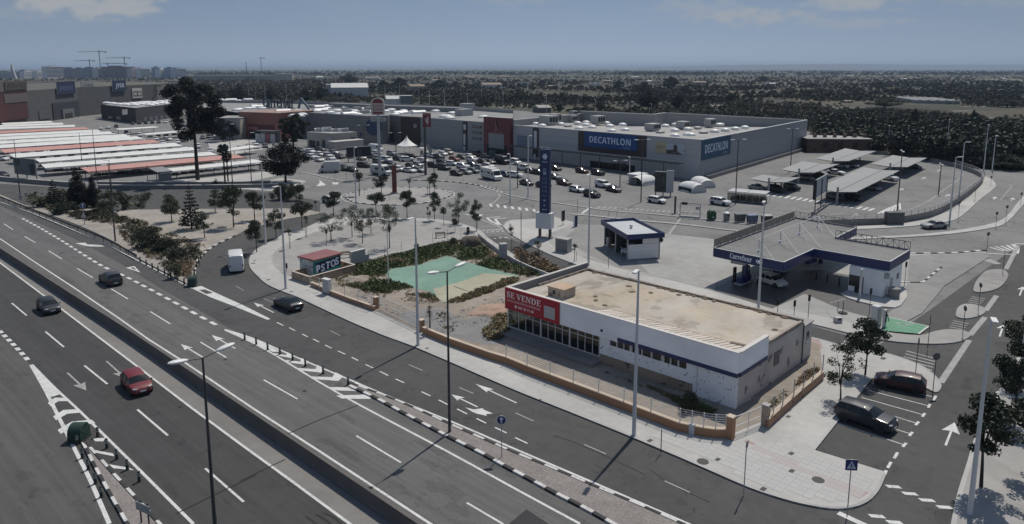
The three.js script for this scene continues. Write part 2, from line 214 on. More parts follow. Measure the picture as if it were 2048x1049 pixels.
// the planted island between motorway and slip road
const parkKerb=smooth(W([[384,568],[388,556],[389.5,537],[400.5,513.6],[430.6,490],[470,471.4],[497,458],[531,449],[566,440],[606,433],[630,429],[641,425]],0.12),3);
const parkGuard=smooth(W([[-40,378],[0,393],[70,420],[147,447],[234,487],[277,517],[330,545],[380,571]],0.12),3);
const park=struct('planted_island',slab([...parkGuard,...parkKerb,...W([[615,420],[568,417],[520,418],[313,419],[233,421],[50,411],[-40,372]],0.12)],-0.02,0.12),M.sand);
// the round island, the forecourt of the filling station and smaller islands
const ringIsland=smooth(W(V2(185,440,230,480,300,510,450,530,620,541,850,541,1000,532,1150,515,1300,480,1420,440,1450,402,1400,370,1280,350,1000,332,700,332,500,347,300,388,210,418,185,440),0.12),4);
const roundIsland=struct('round_island',slab(ringIsland,-0.02,0.12),M.plaza);
const foreKerb=smooth(W([[1005.5,452],[1010,457],[1029,473],[1147,527],[1290,563],[1478,615],[1581,638],[1639,651],[1700,666]],0.12),3);
const forecourt=struct('forecourt',slab([...foreKerb,...W([[1766,680],[1780,660],[1845,626],[1889,572],[1979,514],[1972,503],[1818,508],[1700,510],[1640,500],[1451,481],[1382,473],[1334,468],[1290,462],[1155,449],[1108,433],[1070,437.5],[1022,440],[1011.5,444]],0.12)],-0.02,0.12),M.apron);
part('kerb',band(foreKerb,0.2,0,0.13),M.kerb,forecourt);
part('paving_strip',sheet([...offset(foreKerb.slice(6),-0.15),...offset(foreKerb.slice(6),-3.1).reverse()],0.126),M.pave,forecourt);
part('paving_strip',sheet([...offset(foreKerb.slice(0,7),-0.15),...W([[1160,515],[1100,488],[1092,470],[1140,452],[1157,447],[1108,434],[1070,438.5],[1022,441],[1013,445]],0.12)],0.130),M.pave,forecourt);
part('joint',band(W([[1166,513],[1260,543],[1370,566],[1424,580]],0.12),0.22,0.131),M.apron2,forecourt);
part('joint',band(W([[1424,580],[1480,552],[1560,536]],0.12),0.14,0.131),M.apron2,forecourt);
part('concrete_bay',sheet(W([[1160,449],[1205,451],[1218,470],[1300,548],[1240,536],[1180,512],[1128,478]],0.12),0.127),M.apron2,forecourt);
part('driveway',sheet(W([[1819,512],[1970,505],[1978,514],[1888,572],[1844,626],[1790,652],[1745,640],[1800,600],[1815,570]],0.12),0.127),M.apron2,forecourt);
part('stain_shade_floor',sheet(W([[1425,581],[1480,553],[1640,540],[1745,560],[1810,600],[1760,640],[1690,622],[1610,588],[1545,618]],0.12),0.134),mat([0.085,0.083,0.082],0.45,{ map: T.concrete }),forecourt);  // stained floor cut to the canopy shadow's outline, shade painted into its dark colour
struct('green_charging_bay',sheet(W([[1775,634],[1858,653.5],[1838,668.5],[1766,662]],0.12),0.148),M.greenbay,forecourt);
const eastIsland=struct('traffic_island',slab(smooth(W([[1700,666.5],[1766,680.6],[1853,688],[1907,686],[1934,678],[1942,669],[1930,662],[1900,659],[1870,663],[1840,671],[1766,664]],0.12),3),-0.02,0.14),M.plaza);
for (const w of [[1947,580,1952,565,1960,554,1979,540,2006,539,2016,546,2016,556,1996,577,1968,584,1952,584],[1912,628,1918,614,1932,608,1950,609,1968,615,1971,625,1952,634,1928,637,1915,634]]) {
const pts=[];for (let i=0;i < w.length;i += 2) pts.push([w[i],w[i + 1]]);pts.push(pts[0]);
struct('traffic_island',slab(smooth(W(pts,0.14),4),-0.02,0.14),M.plaza);
}
struct('pavement',slab(W([[1908,1049],[1921,994],[1942,925],[1957,874],[1990,810],[2060,680],[2500,680],[2500,1300],[1900,1300]],0.12),-0.02,0.12),M.plaza);
part('kerb',band(smooth(W([[1906,1060],[1919,994],[1940,925],[1955,874],[1988,810],[2058,680]],0.12),3),0.28,0,0.13),M.kerb,pavement);

// kerbs and paving of the upper roads
const lotKerb=smooth(W([[960,372],[1000,385],[1030,393],[1080,402],[1140,410],[1225,422],[1290,427],[1358,433],[1403,437],[1447,443],[1500,449],[1580,457]],0.12),3);
const median=smooth(W([[1143,428],[1180,431],[1274,440.6],[1369,449],[1460,460],[1505,464],[1600,474]],0.12),3);
part('kerb',band(lotKerb,0.5,0,0.13),M.kerb,road);part('kerb',band(median,0.8,0,0.13),M.kerb,road);
struct('pavement',slab([...smooth(W([[1560,471],[1640,465],[1712,459],[1800,454.5],[1880,445.5],[1904,442],[1924,432],[1960,400],[1988,378],[1993,370],[1986,360],[1972,352]],0.12),3),...W([[1962,372],[1940,394],[1900,422],[1860,438],[1800,449],[1656,455],[1560,462]],0.12)],-0.02,0.12),M.pave);
struct('road_divider',slab([...smooth(W([[1700,479],[1800,475],[1900,468],[1993,454],[2015,444],[2048,409],[2130,330]],0.12),3),...smooth(W([[2130,322],[2044,396],[2010,436],[1985,447],[1897,463],[1800,471],[1700,474]],0.12),3)],-0.02,0.12),M.pave);
const lotRamp=[...W([[1560,461],[1660,449],[1800,443.5],[1860,433],[1900,416],[1940,388],[1966,364],[1960,345],[1880,318],[1780,300],[1640,292]])];
// left: lawns and paving between the carports and the road
for (const w of [[-120,352,0,360,60,366,140,372,150,366,60,359,0,352,-120,340],[285,362,400,357,530,344,560,350,480,368,400,368,300,370],[470,378,560,356,612,362,600,372,560,383],[415,286,470,281,530,275,545,279,470,294,420,300],[458,302,520,292,545,292,530,298,465,309]]) { const pts=[];for (let i=0;i < w.length;i += 2) pts.push([w[i],w[i + 1]]);struct('pavement',slab(W(pts,0.1),-0.02,0.1),M.pave);}

// ---------- the vacant lot ----------
const lot=struct('vacant_lot',sheet(W([[622,566],[663,585],[749,620],[844,666],[980,708],[1200,800],[1376,858],[1455,872],[1520,845],[1647,750],[1640,690],[1600,676],[1150,566],[1060,546],[1000,497],[955,472],[864,490],[767,510],[713,528],[690,552]],0.13),0.13),M.dirt);
struct('vacant_lot',sheet(smooth(W([[842,662],[800,630],[880,618],[930,640],[1010,615],[1030,650],[990,690],[930,680],[842,662]],0.13),3),0.134),M.stones);
const courtW=W(S6(955,378,985,348,1080,335,1180,322,1280,290,1388,257,1440,268,1480,290,1560,308,1640,330,1760,360,1893,392,1880,407,1760,440,1600,500,1425,580,1370,586,1320,560,1270,505,1180,490,1100,468,1000,436,958,428,985,410),0.13);
struct('sports_court',sheet(courtW,0.140),M.teal);
struct('sports_court',sheet(W(S6(1290,490,1480,440,1650,378,1800,388,1885,397,1760,436,1600,496,1425,576,1370,582,1325,556),0.13),0.144),M.sandcourt);
part('joint',band(W(S6(1440,470,1485,488,1540,506),0.13),0.16,0.148),M.tar,lot);
solo('sand_heap',(()=>{ const g=new THREE.SphereGeometry(1,30,14,0,7,0,1.57),p=g.attributes.position;for (let i=0;i < p.count;i++) { const x=p.getX(i),z=p.getZ(i),k=0.75 + 0.6 * vnoise(x * 3 + 9,z * 3 + 9,99,99,5);p.setXYZ(i,x * 2.9 * (0.55 + 0.9 * vnoise(x * 2 + 3,z * 2 + 8,99,99,15)),p.getY(i) * 0.5 * k - 0.04,z * 2.2 * k);} g.computeVertexNormals();return metric(g);})(),mat([0.42,0.30,0.235],0.97,{ map: T.dirt }),'low heap of reddish sand on the vacant lot beside the red sale sign','sand heap',null,P(990,624,0.05),0.5);
solo('earth_heap',(()=>{ const g=new THREE.SphereGeometry(1,28,12,0,7,0,1.57),p=g.attributes.position;for (let i=0;i < p.count;i++) { const x=p.getX(i),z=p.getZ(i),k=0.7 + 0.7 * vnoise(x * 3 + 5,z * 3 + 9,99,99,8);p.setXYZ(i,x * 2.6 * (0.5 + 0.9 * vnoise(x * 2 + 5,z * 2 + 2,99,99,18)),p.getY(i) * 0.6 * k - 0.04,z * 1.8 * k);} g.computeVertexNormals();return metric(g);})(),M.dirt,'pale earth heap among weeds behind the white utility cabinet','earth heap',null,P(715,563,0.05),0.4);

{ const r=rng(66),l=[],d=new THREE.IcosahedronGeometry(0.16,0),q=W(S6(600,470,900,600,1250,720,1500,640,1780,560,1810,640,1660,720,1400,800,1250,770),0.13);for (let i=0;i < 260;i++) { const a=q[Math.floor(r() * q.length)],b=q[Math.floor(r() * q.length)],p=lerpV(a,b,r()),k=0.3 + r() * r() * 1.2;l.push(place(d.clone().scale(1.3 * k,0.6 * k,k),p.x,0.14,p.z,r() * 6));} const s=part('rubble',l,M.stones,lot);s.userData.kind='stuff';}
struct('bare_earth',sheet(smooth(W(S6(1600,640,1700,600,1800,590,1830,640,1760,690,1680,680,1600,640),0.13),4),0.136),mat([0.40,0.29,0.23],0.97,{ map: T.dirt }));
// ---------- painted markings, 4 mm above what they lie on ----------
const mark=(g,m=M.white,parent=road,name='road_marking')=>part(name,g,m,parent);
const line=(pts,w=0.15,m=M.white,y=0.018,name='lane_line')=>mark(band(smooth(W(pts),3),w,y),m,road,name);
const dashPx=(pairs,w=0.16,m=M.white,y=0.018)=>{ for (const [a,b,c,d] of pairs) mark(band(W([[a,b],[c,d]]),w,y),m,road,'lane_dash');};
function dashes(w,on,off,width,m=M.white,y=0.018,start=0) { const L=cum(w),n=L[L.length - 1];for (let s=start;s + on < n;s += on + off) mark(band(cut(w,s,s + on),width,y),m,road,'lane_dash');}
mark(band(southLine,0.2,0.02),M.white,road,'lane_line');
mark(band(ext(W([[0,478.5],[60,519],[150,578],[238,638],[297,680],[360,720],[512,822],[634.5,901],[760,983],[862,1050]]),100,30),0.2,0.018),M.white,road,'lane_line');
dashPx([[22.7,607,52.7,632],[90,664,127,695],[168,732,214,769],[274,820,335,872],[410,938,487,1005],[-60,540,-30,563]],0.17);
dashPx([[6.7,448,25,460],[48,473.5,70,486],[96,502,123,518.6],[153.5,537.6,184.6,556],[222,578.7,255,598.7],[300,624,340,648.8],[400,685,452,716],[527,760.7,594.5,799],[712.4,872.7,801.8,926.4],[933.6,1006.8,1007,1050]],0.16);
{ const w=smooth(W([[44,437.5],[73,453],[117,478.6],[174.5,515],[207.6,534.6],[245,551],[289.7,574],[342,602],[391.6,629],[441,655.5]]),4),L=cum(w),n=33,s=L[L.length - 1] / n;for (let i=0;i < n;i++) mark(band(cut(w,i * s,i * s + s * 0.56),0.42,0.018),M.white,road,'lane_dash');}
line([[0,404],[70,429],[147,461],[210,489],[274,521],[330,550],[385,578]],0.16);
// gore between motorway and service road
line([[449,661],[500,684],[546,709],[634.5,763],[697,799],[760,833],[900,907],[1040,984],[1160,1049]],0.2);
line([[449,659.5],[503,676.5],[560,701],[617,726],[697,759.5],[770.5,791],[904.6,845],[1040,903.5],[1200,972],[1382,1051]],0.2);
mark(sheet(W([[449,660],[503,677],[545,696],[560,704],[546,705],[531,699],[500,683]]),0.022));
for (const [x,y,k] of [[563,711,1],[590,724,1.25],[619,739,1.5],[652,755,1.8],[690,775,2.1],[712,790,2.4]]) {        // chevrons
const c=P(x - 2,y - 4),d=V3(Math.cos(axis),0,-Math.sin(axis)),n=V3(-d.z,0,d.x),at=(s,t)=>c.clone().addScaledVector(d,s).addScaledVector(n,t);
mark(sheet([at(0.2,-0.55 * k),at(1.5,-0.55 * k),at(2.0,-0.05 * k),at(0.2,0.62 * k),at(-0.7,0.62 * k),at(0.9,-0.1 * k)],0.024));
}
// gore between motorway and the road at lower left
line([[61,731],[90,782],[120,842],[144,890],[180,962],[218,1049]],0.26);line([[63,730],[110,778],[150,815],[195,859],[262,925],[386,1049]],0.2);
mark(sheet(W([[60,729],[90,757],[121,789],[103,795],[96,791],[76,757]]),0.024));
for (const [x,y,k] of [[115,803,1],[133,828,1.35],[150,852,1.7]]) { const c=P(x,y),d=V3(Math.cos(axis),0,-Math.sin(axis)),n=V3(-d.z,0,d.x),at=(s,t)=>c.clone().addScaledVector(d,s).addScaledVector(n,t);mark(sheet([at(-0.9,0),at(-0.1,-0.7 * k),at(0.8,-0.72 * k),at(0.1,0),at(0.7,0.72 * k),at(-0.2,0.7 * k)],0.024));}
for (const q of [[[185,901],[225,908],[228,914],[196,908]],[[217,930],[258,937],[268,942],[226,938]],[[184,878],[210,877],[206,884],[190,884]]]) mark(sheet(W(q),0.024));
dashes(smooth(W([[-30,632],[0,664],[30,694],[56,722]]),4),1.0,0.75,0.4,M.white,0.022);
// service road
mark(sheet(W(R5(1145,740,1205,727,1290,768,1450,840,1620,925,1600,930,1420,856,1260,795)),0.018));mark(sheet(W(R5(1190,752,1225,748,1275,768,1235,776)),0.022),M.dark);
dashPx([[553,645.5,566.4,652],[578,656,590,662.5],[604,669,615,674.5],[626,679,638,685],[650,691,663,697.5],[676,703,690,709.5],[703,715.5,716,722],[731,730,746,737],[759,743.5,776,752],[791,759,808,766.5],[843,784.5,861,793],[877.5,801,895,810],[914,819,934,829],[953,838,972,847.5],[990,856,1013,867],[1030.5,876.5,1055,888]],0.14);
dashPx([[817,730,845,742],[918,776,947,788],[1031,827,1067,843],[1168,890,1212,909],[1329,963,1380,986]],0.13,M.worn);
dashPx([[527,598,546,606],[472,573,487,582],[660,662,680,672]],0.1,M.worn);
function arrow(tail,tip,wide=0.42,m=M.white,y=0.02,head=0.36) { const a=P(...tail),b=P(...tip),d=b.clone().sub(a),L=d.length();d.normalize();const n=V3(-d.z,0,d.x),at=(s,t)=>a.clone().addScaledVector(d,s * L).addScaledVector(n,t),k=1 - head;mark(sheet([at(0,0.08),at(k + 0.03,0.08),at(k - 0.02,wide),at(1,0),at(k - 0.02,-wide),at(k + 0.03,-0.08),at(0,-0.08)],y),m,road,'arrow_marking');}
arrow([547,626],[507,606]);arrow([1033,807],[951,769]);arrow([955,815],[903,790]);
mark(sheet(W(S2(1008,528,1045,537,1085,532,1095,540,1132,555,1100,558,1105,566,1060,556,1040,548)),0.02),M.white,road,'arrow_marking');
arrow([406,716],[361,689]);arrow([470,698],[423,671]);
arrow([134,746.5],[172,782],0.5,M.worn);arrow([212,723],[252,759],0.5,M.worn);
mark(sheet(W(R5(448,470,508,467,522,478,600,481,625,490,545,491,500,484)),0.018),M.white,road,'arrow_marking');
mark(sheet(W(W1(928,212,1155,168,1312,338)),0.018,0,[W(W1(1045,216,1135,200,1212,282))]),M.white,road,'give_way_triangle');
arrow([1892,892],[1910,846],0.62,M.white,0.02,0.42);arrow([2000,674],[2008,650],0.5);arrow([2040,592],[2047,574],0.5);arrow([1999,809],[2010,778],0.55);
// centre strip of the side street, parking bays and crossings
for (const q of [[1882,766,1939,681],[1940.5,671,1971,635],[1972,622,1994,592],[2013,539,2037,492]]) mark(band(W([[q[0],q[1]],[q[2],q[3]]]),0.55,0.018),M.worn,road,'lane_line');
for (const [a,b] of [[[1739,782],[1859,813]],[[1724,796],[1848,831]],[[1719,812],[1835,848]],[[1700,831],[1822.5,869]],[[1675,847],[1809.6,891]],[[1790,776],[1871,796]]]) { const p=P(...a),q=P(...b),d=q.clone().sub(p).normalize(),n=V3(-d.z,0,d.x);mark(band([p,q],0.11,0.018),M.white,road,'bay_line');mark(band([q.clone().addScaledVector(n,0.42),q.clone().addScaledVector(n,-0.42)],0.2,0.022),M.white,road,'bay_line');}
dashPx([[1796,906,1789,918],[1783,925,1776,937],[1773,942,1770,950],[1871,796,1867,802]],0.2);
for (const [x,y] of [[1753,1032],[1788,1044],[1786,973],[1819,987],[1853,1000],[1888,1014]]) { const c=P(x,y);mark(sheet([V3(c.x - 0.48,0,c.z - 0.14),V3(c.x + 0.4,0,c.z - 0.02),V3(c.x + 0.48,0,c.z + 0.34),V3(c.x - 0.4,0,c.z + 0.22)].reverse(),0.02),M.white,road,'crossing_block');}
mark(band(W([[1677,1027],[1740,1056]]),0.45,0.02));
for (let i=0;i < 5;i++) mark(band(W([[1814 - i * 3,703 + i * 5.6],[1875 - i * 2.5,719 + i * 5.6]]),0.24,0.02),M.worn,road,'crossing_bar');
for (let i=0;i < 4;i++) { mark(band(W([[1907 - i * 2.5,642 + i * 4],[1938 - i * 3,648.5 + i * 4]]),0.22,0.02),M.worn,road,'crossing_bar');mark(band(W([[1944 - i * 2.5,594 + i * 3.4],[1971 - i * 3,598.5 + i * 3.4]]),0.22,0.02),M.worn,road,'crossing_bar');}
for (let i=0;i < 5;i++) mark(band(W([[1683 + i * 6,688 - i * 4.6],[1695 + i * 6,691 - i * 4.6]]),0.42,0.018),M.white,road,'crossing_bar');
mark(band(W([[1614,722 - 2],[1622,722]]),0.4,0.018));
// roundabout, its entries, and the upper roads
mark(band(smooth(W(V2(200,405,140,430,135,460,200,500,290,525),0),4),0.16,0.022),M.white,road,'lane_line');
mark(band(smooth(W(V2(1440,375,1490,395,1498,420,1470,450,1400,472),0),4),0.16,0.022),M.white,road,'lane_line');
mark(band(smooth(W(V2(1850,330,1960,372,2040,415,2035,450,1990,500,1930,545,1850,560),0),4),0.3,0.022),M.worn,road,'lane_line');
mark(sheet(W(V2(1612,655,1850,660,1815,678,1780,690,1740,685)),0.022));line([[945,432],[1000,455],[1006,459]],0.16);
mark(band(W([[973.5,436],[982,443],[1000,451]]),0.5,0.022));mark(band(W([[974,436],[1000,434]]),0.4,0.022));mark(band(W([[990,438],[996,446],[1002,451]]),0.5,0.022));mark(band(W([[990,438],[1013,436.5]]),0.4,0.022));
line([[963,461.5],[985,460.5],[1006,459]],0.3);
dashPx([[971,465,977,464.6],[983,464.4,988,464],[993,463.6,998,463.3],[1003,463,1008,462.7],[986.6,477.7,992,477.3],[998,476.6,1003,476.2],[1009,475.8,1014,475.5],[1021,475,1026,474.8]],0.4);
dashPx([[1048,501,1076,514]],0.22,M.worn,0.02);
for (let i=0;i < 7;i++) mark(band(W([[980 + i * 14.4,408 + i * 1.75],[983 + i * 14.4,413.5 + i * 1.75]]),0.55,0.022),M.white,road,'crossing_bar');
for (let i=0;i < 18;i++) mark(band(W([[1195 + i * 10.8,416.5 + i * 0.68],[1201 + i * 10.8,413 + i * 0.68]]),0.5,0.018),M.worn,road,'crossing_bar');
mark(band(W([[1164,427.5],[1181,415]]),0.5,0.02));mark(sheet(W(V4(905,280,985,180,1050,95,1075,97,1010,182,940,285)),0.02),M.worn);
dashPx([[1340,418,1362,420],[1430,446,1448,448],[1436,462,1462,465],[1012,397,1020,396],[1110,383,1124,382]],0.2,M.worn);
// zebra and bay lines of the parking at right
for (let i=0;i < 18;i++) { const t=(i + 0.3) / 18;mark(band(W([[1536 + 216 * t + 5,386.5 + 32 * t],[1536 + 216 * t - 5,391 + 32 * t]]),0.6,0.018),M.white,road,'crossing_bar');}
for (let i=0;i < 6;i++) mark(band(W([[1779 + i * 5 - i * 1.5,421 - i * 1.4],[1756 + i * 9,428 - i * 1.6]].map((p,k)=>k ? [p[0],p[1]] : [p[0] + 4,p[1] - 7])),0.35,0.018),M.white,road,'bay_line');
line([[1744,430],[1800,424],[1850,407],[1880,386]],0.25,M.worn);line([[1880,386],[1920,357],[1924,347],[1905,341]],0.25,M.worn);
for (let i=0;i < 11;i++) mark(band(W([[1800 + i * 10.5,404 - i * 4.7],[1846 + i * 7,409 - i * 5.6]]),0.12,0.018),M.worn,road,'bay_line');
for (const q of [[1880,341],[1849,356.5],[1804,379],[1897,391],[1712,430]]) arrow([q[0] - 6,q[1] + 3],[q[0] + 3,q[1] - 2],0.55,M.white,0.018,0.5);
mark(sheet(W(T6(1240,495,1310,455,1480,465,1430,505,1380,518)),0.014),M.shoulder);mark(sheet(W(T6(1385,405,1450,362,1560,365,1500,412)),0.014),M.shoulder);
for (const q of [[1478,441,1540,435],[1540,435,1590,430],[1500,428,1575,426],[1580,419,1640,428],[1645,435,1668,432],[1660,430,1690,427]]) mark(band(W([[q[0],q[1]],[q[2],q[3]]]),0.28,0.018),M.worn,road,'bay_line');
// bay lines in front of the sports shop
for (const [a,b,n,dx,dy] of [[[1020,371],[1052,376],5,16,8],[[1110,391],[1136,394],3,15,6],[[1180,403],[1198,407],3,36,8],[[870,352],[900,356],5,26,4],[[780,346],[800,349],4,30,0],[[1215,392],[1232,395],4,24,9],[[1270,412],[1300,414],4,36,3],[[1385,395],[1410,397],4,12,9],[[1160,362],[1190,358],3,30,3],[[610,352],[640,355],3,36,1]]) for (let i=0;i < n;i++) mark(band(W([[a[0] + dx * i,a[1] + dy * i],[b[0] + dx * i,b[1] + dy * i]]),0.2,0.018),M.worn,road,'bay_line');
// upper right road
for (let i=0;i < 11;i++) { mark(band(W([[1925 + i * 9,437 + i * 1.3],[1930 + i * 9,437.8 + i * 1.3]]),0.4,0.018),M.worn,road,'lane_dash');mark(band(W([[1920 + i * 9,445 + i * 0.4],[1925 + i * 9,445.6 + i * 0.4]]),0.4,0.018),M.worn,road,'lane_dash');mark(band(W([[2001 + i * 9,456 + i * 1.4],[2007 + i * 9,457 + i * 1.4]]),0.4,0.018),M.worn,road,'lane_dash');}
line([[2001,401],[2018,381],[2024,374],[2019,369]],0.2,M.worn);arrow([1988,400],[1992,394],0.6,M.white,0.018,0.5);arrow([2023,402],[2028,396],0.6,M.white,0.018,0.5);
for (let i=0;i < 5;i++) mark(band(W([[1981 + i * 11,495.5 - i * 1.6],[2010 + i * 7,503 - i * 0.6]]),0.4,0.018),M.white,road,'bay_line');
line([[1970,507],[2034,510]],0.3);line([[2030,488],[2060,488]],0.3);mark(band(smooth(W([[2030,489],[2038,497],[2036,508]]),4),0.25,0.018),M.white,road,'lane_line');mark(sheet(W(V7(560,680,660,685,738,718,690,720)),0.02),M.worn);
mark(sheet(W(T1(330,700,455,790,280,812,345,750)),0.024));mark(sheet(W(T1(555,745,680,750,660,775,575,780)),0.024));dashes(W(T1(60,830,480,800,850,765)),1.6,1.8,0.4,M.white,0.024);
part('kerb',band(W(T1(0,575,140,595,400,655,700,715,960,755)),0.5,0,0.13),M.kerb,road);
// joints and wear across the carriageways: saw cuts sealed with tar, a repair patch, tyre marks
for (const q of [[[566,873],[640,840],[716,811.5]],[[480,963],[570,920]],[[352,1029],[430,990],[512,951]]]) mark(band(W(q),0.1,0.028),M.tar,road,'sealed_joint');
mark(sheet(W([[1018,1049],[1053,1020],[1102,1052],[1090,1080],[1000,1080]]),0.02),mat([0.04,0.04,0.041],0.9,{ map: T.asphalt }),road,'repair_patch');
line([[1107,872],[1150,886],[1290,950]],0.09,M.tar,0.016,'sealed_joint');line([[1300,940],[1340,968],[1420,1006]],0.09,M.tar,0.016,'sealed_joint');
for (const q of [[[612,1034],[628,1046],[640,1060]],[[632,1030],[650,1040],[668,1056]],[[646,1027],[664,1034],[684,1050]]]) line(q,0.12,M.tar,0.022,'tyre_mark');
for (const q of [[609,783],[147,515],[360,815],[450,720]]) { const c=P(q[0],q[1]);mark(place(new THREE.CircleGeometry(0.18,7).rotateX(-Math.PI / 2),c.x,0.03,c.z),M.tar,road,'tar_spot');}

// covers and gratings in the pavement
const cover=(x,y,r,round,y0=0.135)=>{ const c=P(x,y,0.12);part('drain_cover',round ? cyl(r,r,0.02,c.x,y0 - 0.015,c.z,20) : box(r * 2,0.02,r * 1.3,c.x,y0 - 0.015,c.z,0.75),mat([0.06,0.058,0.055],0.8),pavement);};
for (const q of [[1300,882,0.22],[1436,920,0.22],[1583,908,0.24],[1584,943,0.24],[1527,979,0.24],[506,527,0.3],[509,522,0.2],[536,560,0.25],[582,584,0.2],[854,697,0.18],[1577,834,0.2],[1767,717.5,0.3],[600,519,0.35],[562,504,0.35],[599,478,0.4]]) cover(q[0],q[1],q[2],false);
cover(1406,924,0.42,true);cover(1637,961,0.42,true);cover(1081,800,0.1,true);
struct('paving_band',sheet(W([[1488,884],[1494,880],[1560,912],[1660,955],[1738,986],[1720,998],[1640,962],[1560,926]],0.12),0.128),M.redpave);struct('paving_band',sheet(W([[1621,676],[1640,681],[1647,699],[1634,696],[1620,700]],0.12),0.128),M.redpave);

// black and white kerb stones, each its own stone
function paintedKerb(parent,w,n,y=0.15,width=0.28,first=0) { const L=cum(w),s=L[L.length - 1] / n;for (let i=0;i < n;i++) part('kerb_block',band(cut(w,i * s + 0.01,(i + 1) * s - 0.01),width,0,y),(i + first) % 2 ? M.kerbBlack : M.kerbWhite,parent);}
const sepLow=smooth(W([[699,772],[748,794.5],[802,823.6],[891,870.5],[971.6,910.7],[1000,927],[1061.5,959.5],[1110,986],[1161.5,1012],[1215,1041.5],[1290,1085]],0.1),3),sepUp=smooth(W([[699,766],[793,801],[878,839],[954,873],[1023,903],[1095,932.6],[1143.6,953],[1197,976],[1252.6,999],[1310,1023.6],[1367,1049],[1460,1090]],0.1),3);
const separator=struct('separator_island',slab([...sepLow,...sepUp.slice().reverse()],-0.02,0.1),M.gravel);
paintedKerb(separator,sepLow,31);paintedKerb(separator,sepUp,31,0.14,0.22,1);
const goreL=smooth(W([[165,886],[168,892],[197,948],[234,1014],[262,1062]],0.1),4),goreR=smooth(W([[166,885],[174,891],[226,948],[273,999],[316,1046],[345,1080]],0.1),4);
const gore=struct('separator_island',slab([...goreL,...goreR.slice().reverse()],-0.02,0.1),M.gravel);
paintedKerb(gore,goreL,12,0.16,0.2);paintedKerb(gore,goreR,13,0.16,0.2,1);
paintedKerb(roundIsland,ringIsland,64,0.17,0.35);paintedKerb(park,parkKerb.slice(0,16),24,0.17,0.3);
paintedKerb(road,smooth(W(V2(860,243,1100,246,1300,253,1480,265,1700,290,1880,325,2000,365,2100,400),0.1),4),34,0.15,0.4);
paintedKerb(forecourt,smooth(W([[1818,507.5],[1870,507.5],[1920,506],[1972,501]],0.1),4),12,0.2,0.5);paintedKerb(forecourt,smooth(W([[1800,565],[1845,565.5],[1852,561],[1884,535]],0.1),4),10,0.2,0.3);

// paving tiles of the corner that can be told apart
{
const a=P(1395,905,0.12),dir=V3(Math.cos(axis),0,-Math.sin(axis)),d2=V3(-dir.z,0,dir.x).multiplyScalar(-1),g=new THREE.BoxGeometry(0.572,0.01,0.572);metric(g);
const inside=(p,w)=>{ let c=false;for (let i=0,j=w.length - 1;i < w.length;j=i++) if ((w[i].z > p.z) !== (w[j].z > p.z) && p.x < (w[j].x - w[i].x) * (p.z - w[i].z) / (w[j].z - w[i].z) + w[i].x) c=!c;return c;};
const area=W([[1300,868],[1384,905],[1500,958],[1560,982],[1610,995],[1670,1004],[1712,995],[1735,975],[1750,950],[1628,912],[1615,905],[1560,888],[1480,888],[1380,872],[1330,856]],0.12),red=W([[1488,884],[1494,880],[1560,912],[1660,955],[1738,986],[1720,998],[1640,962],[1560,926]],0.12);
const tones=[0.4,0.408,0.413,0.42].map((k)=>mat([k,k * 0.985,k * 0.95],0.9,{ map: T.pave })),reds=mat([0.39,0.36,0.345],0.9,{ map: T.pave }),r=rng(5),rest=[];let n=0;
for (let i=-14;i < 44;i++) for (let j=-14;j < 24;j++) {
const p=a.clone().addScaledVector(dir,i * 0.58).addScaledVector(d2,j * 0.58);if (!inside(p,area)) continue;
const m=inside(p,red) ? reds : tones[Math.floor(r() * 4)],y=0.1245 + 0.002 * r();
if (n++ < 300) { const t=part('tile',g,m,pavement);t.position.set(p.x,y,p.z);t.rotation.y=axis;} else rest.push(place(g.clone(),p.x,y,p.z,0).applyMatrix4(new THREE.Matrix4().makeTranslation(-p.x,0,-p.z)).applyMatrix4(new THREE.Matrix4().makeRotationY(axis)).applyMatrix4(new THREE.Matrix4().makeTranslation(p.x,0,p.z)));
}
if (rest.length) { const t=part('tiles',rest,tones[1],pavement);t.userData.kind='stuff';}
}
// ---------- lettering ----------
const canvasTex=(w,h,draw)=>{ const c=document.createElement('canvas');c.width=w;c.height=h;const g=c.getContext('2d');draw(g,w,h);const t=new THREE.CanvasTexture(c);t.colorSpace=THREE.SRGBColorSpace;t.anisotropy=8;return t;};
function fitText(g,s,x,y,width,font,px) { g.font=font.replace('PX',px);const m=g.measureText(s).width;g.save();g.translate(x,y);g.scale(width / m,1);g.fillText(s,0,0);g.restore();}
const printMat=(t,rough=0.6)=>new THREE.MeshStandardMaterial({ map: t,roughness: rough });
function faced(w,h,d,front,side) { const g=new THREE.BoxGeometry(w,h,d);return [g,[side,side,side,side,front,side]];}     // a panel with print on its +z face

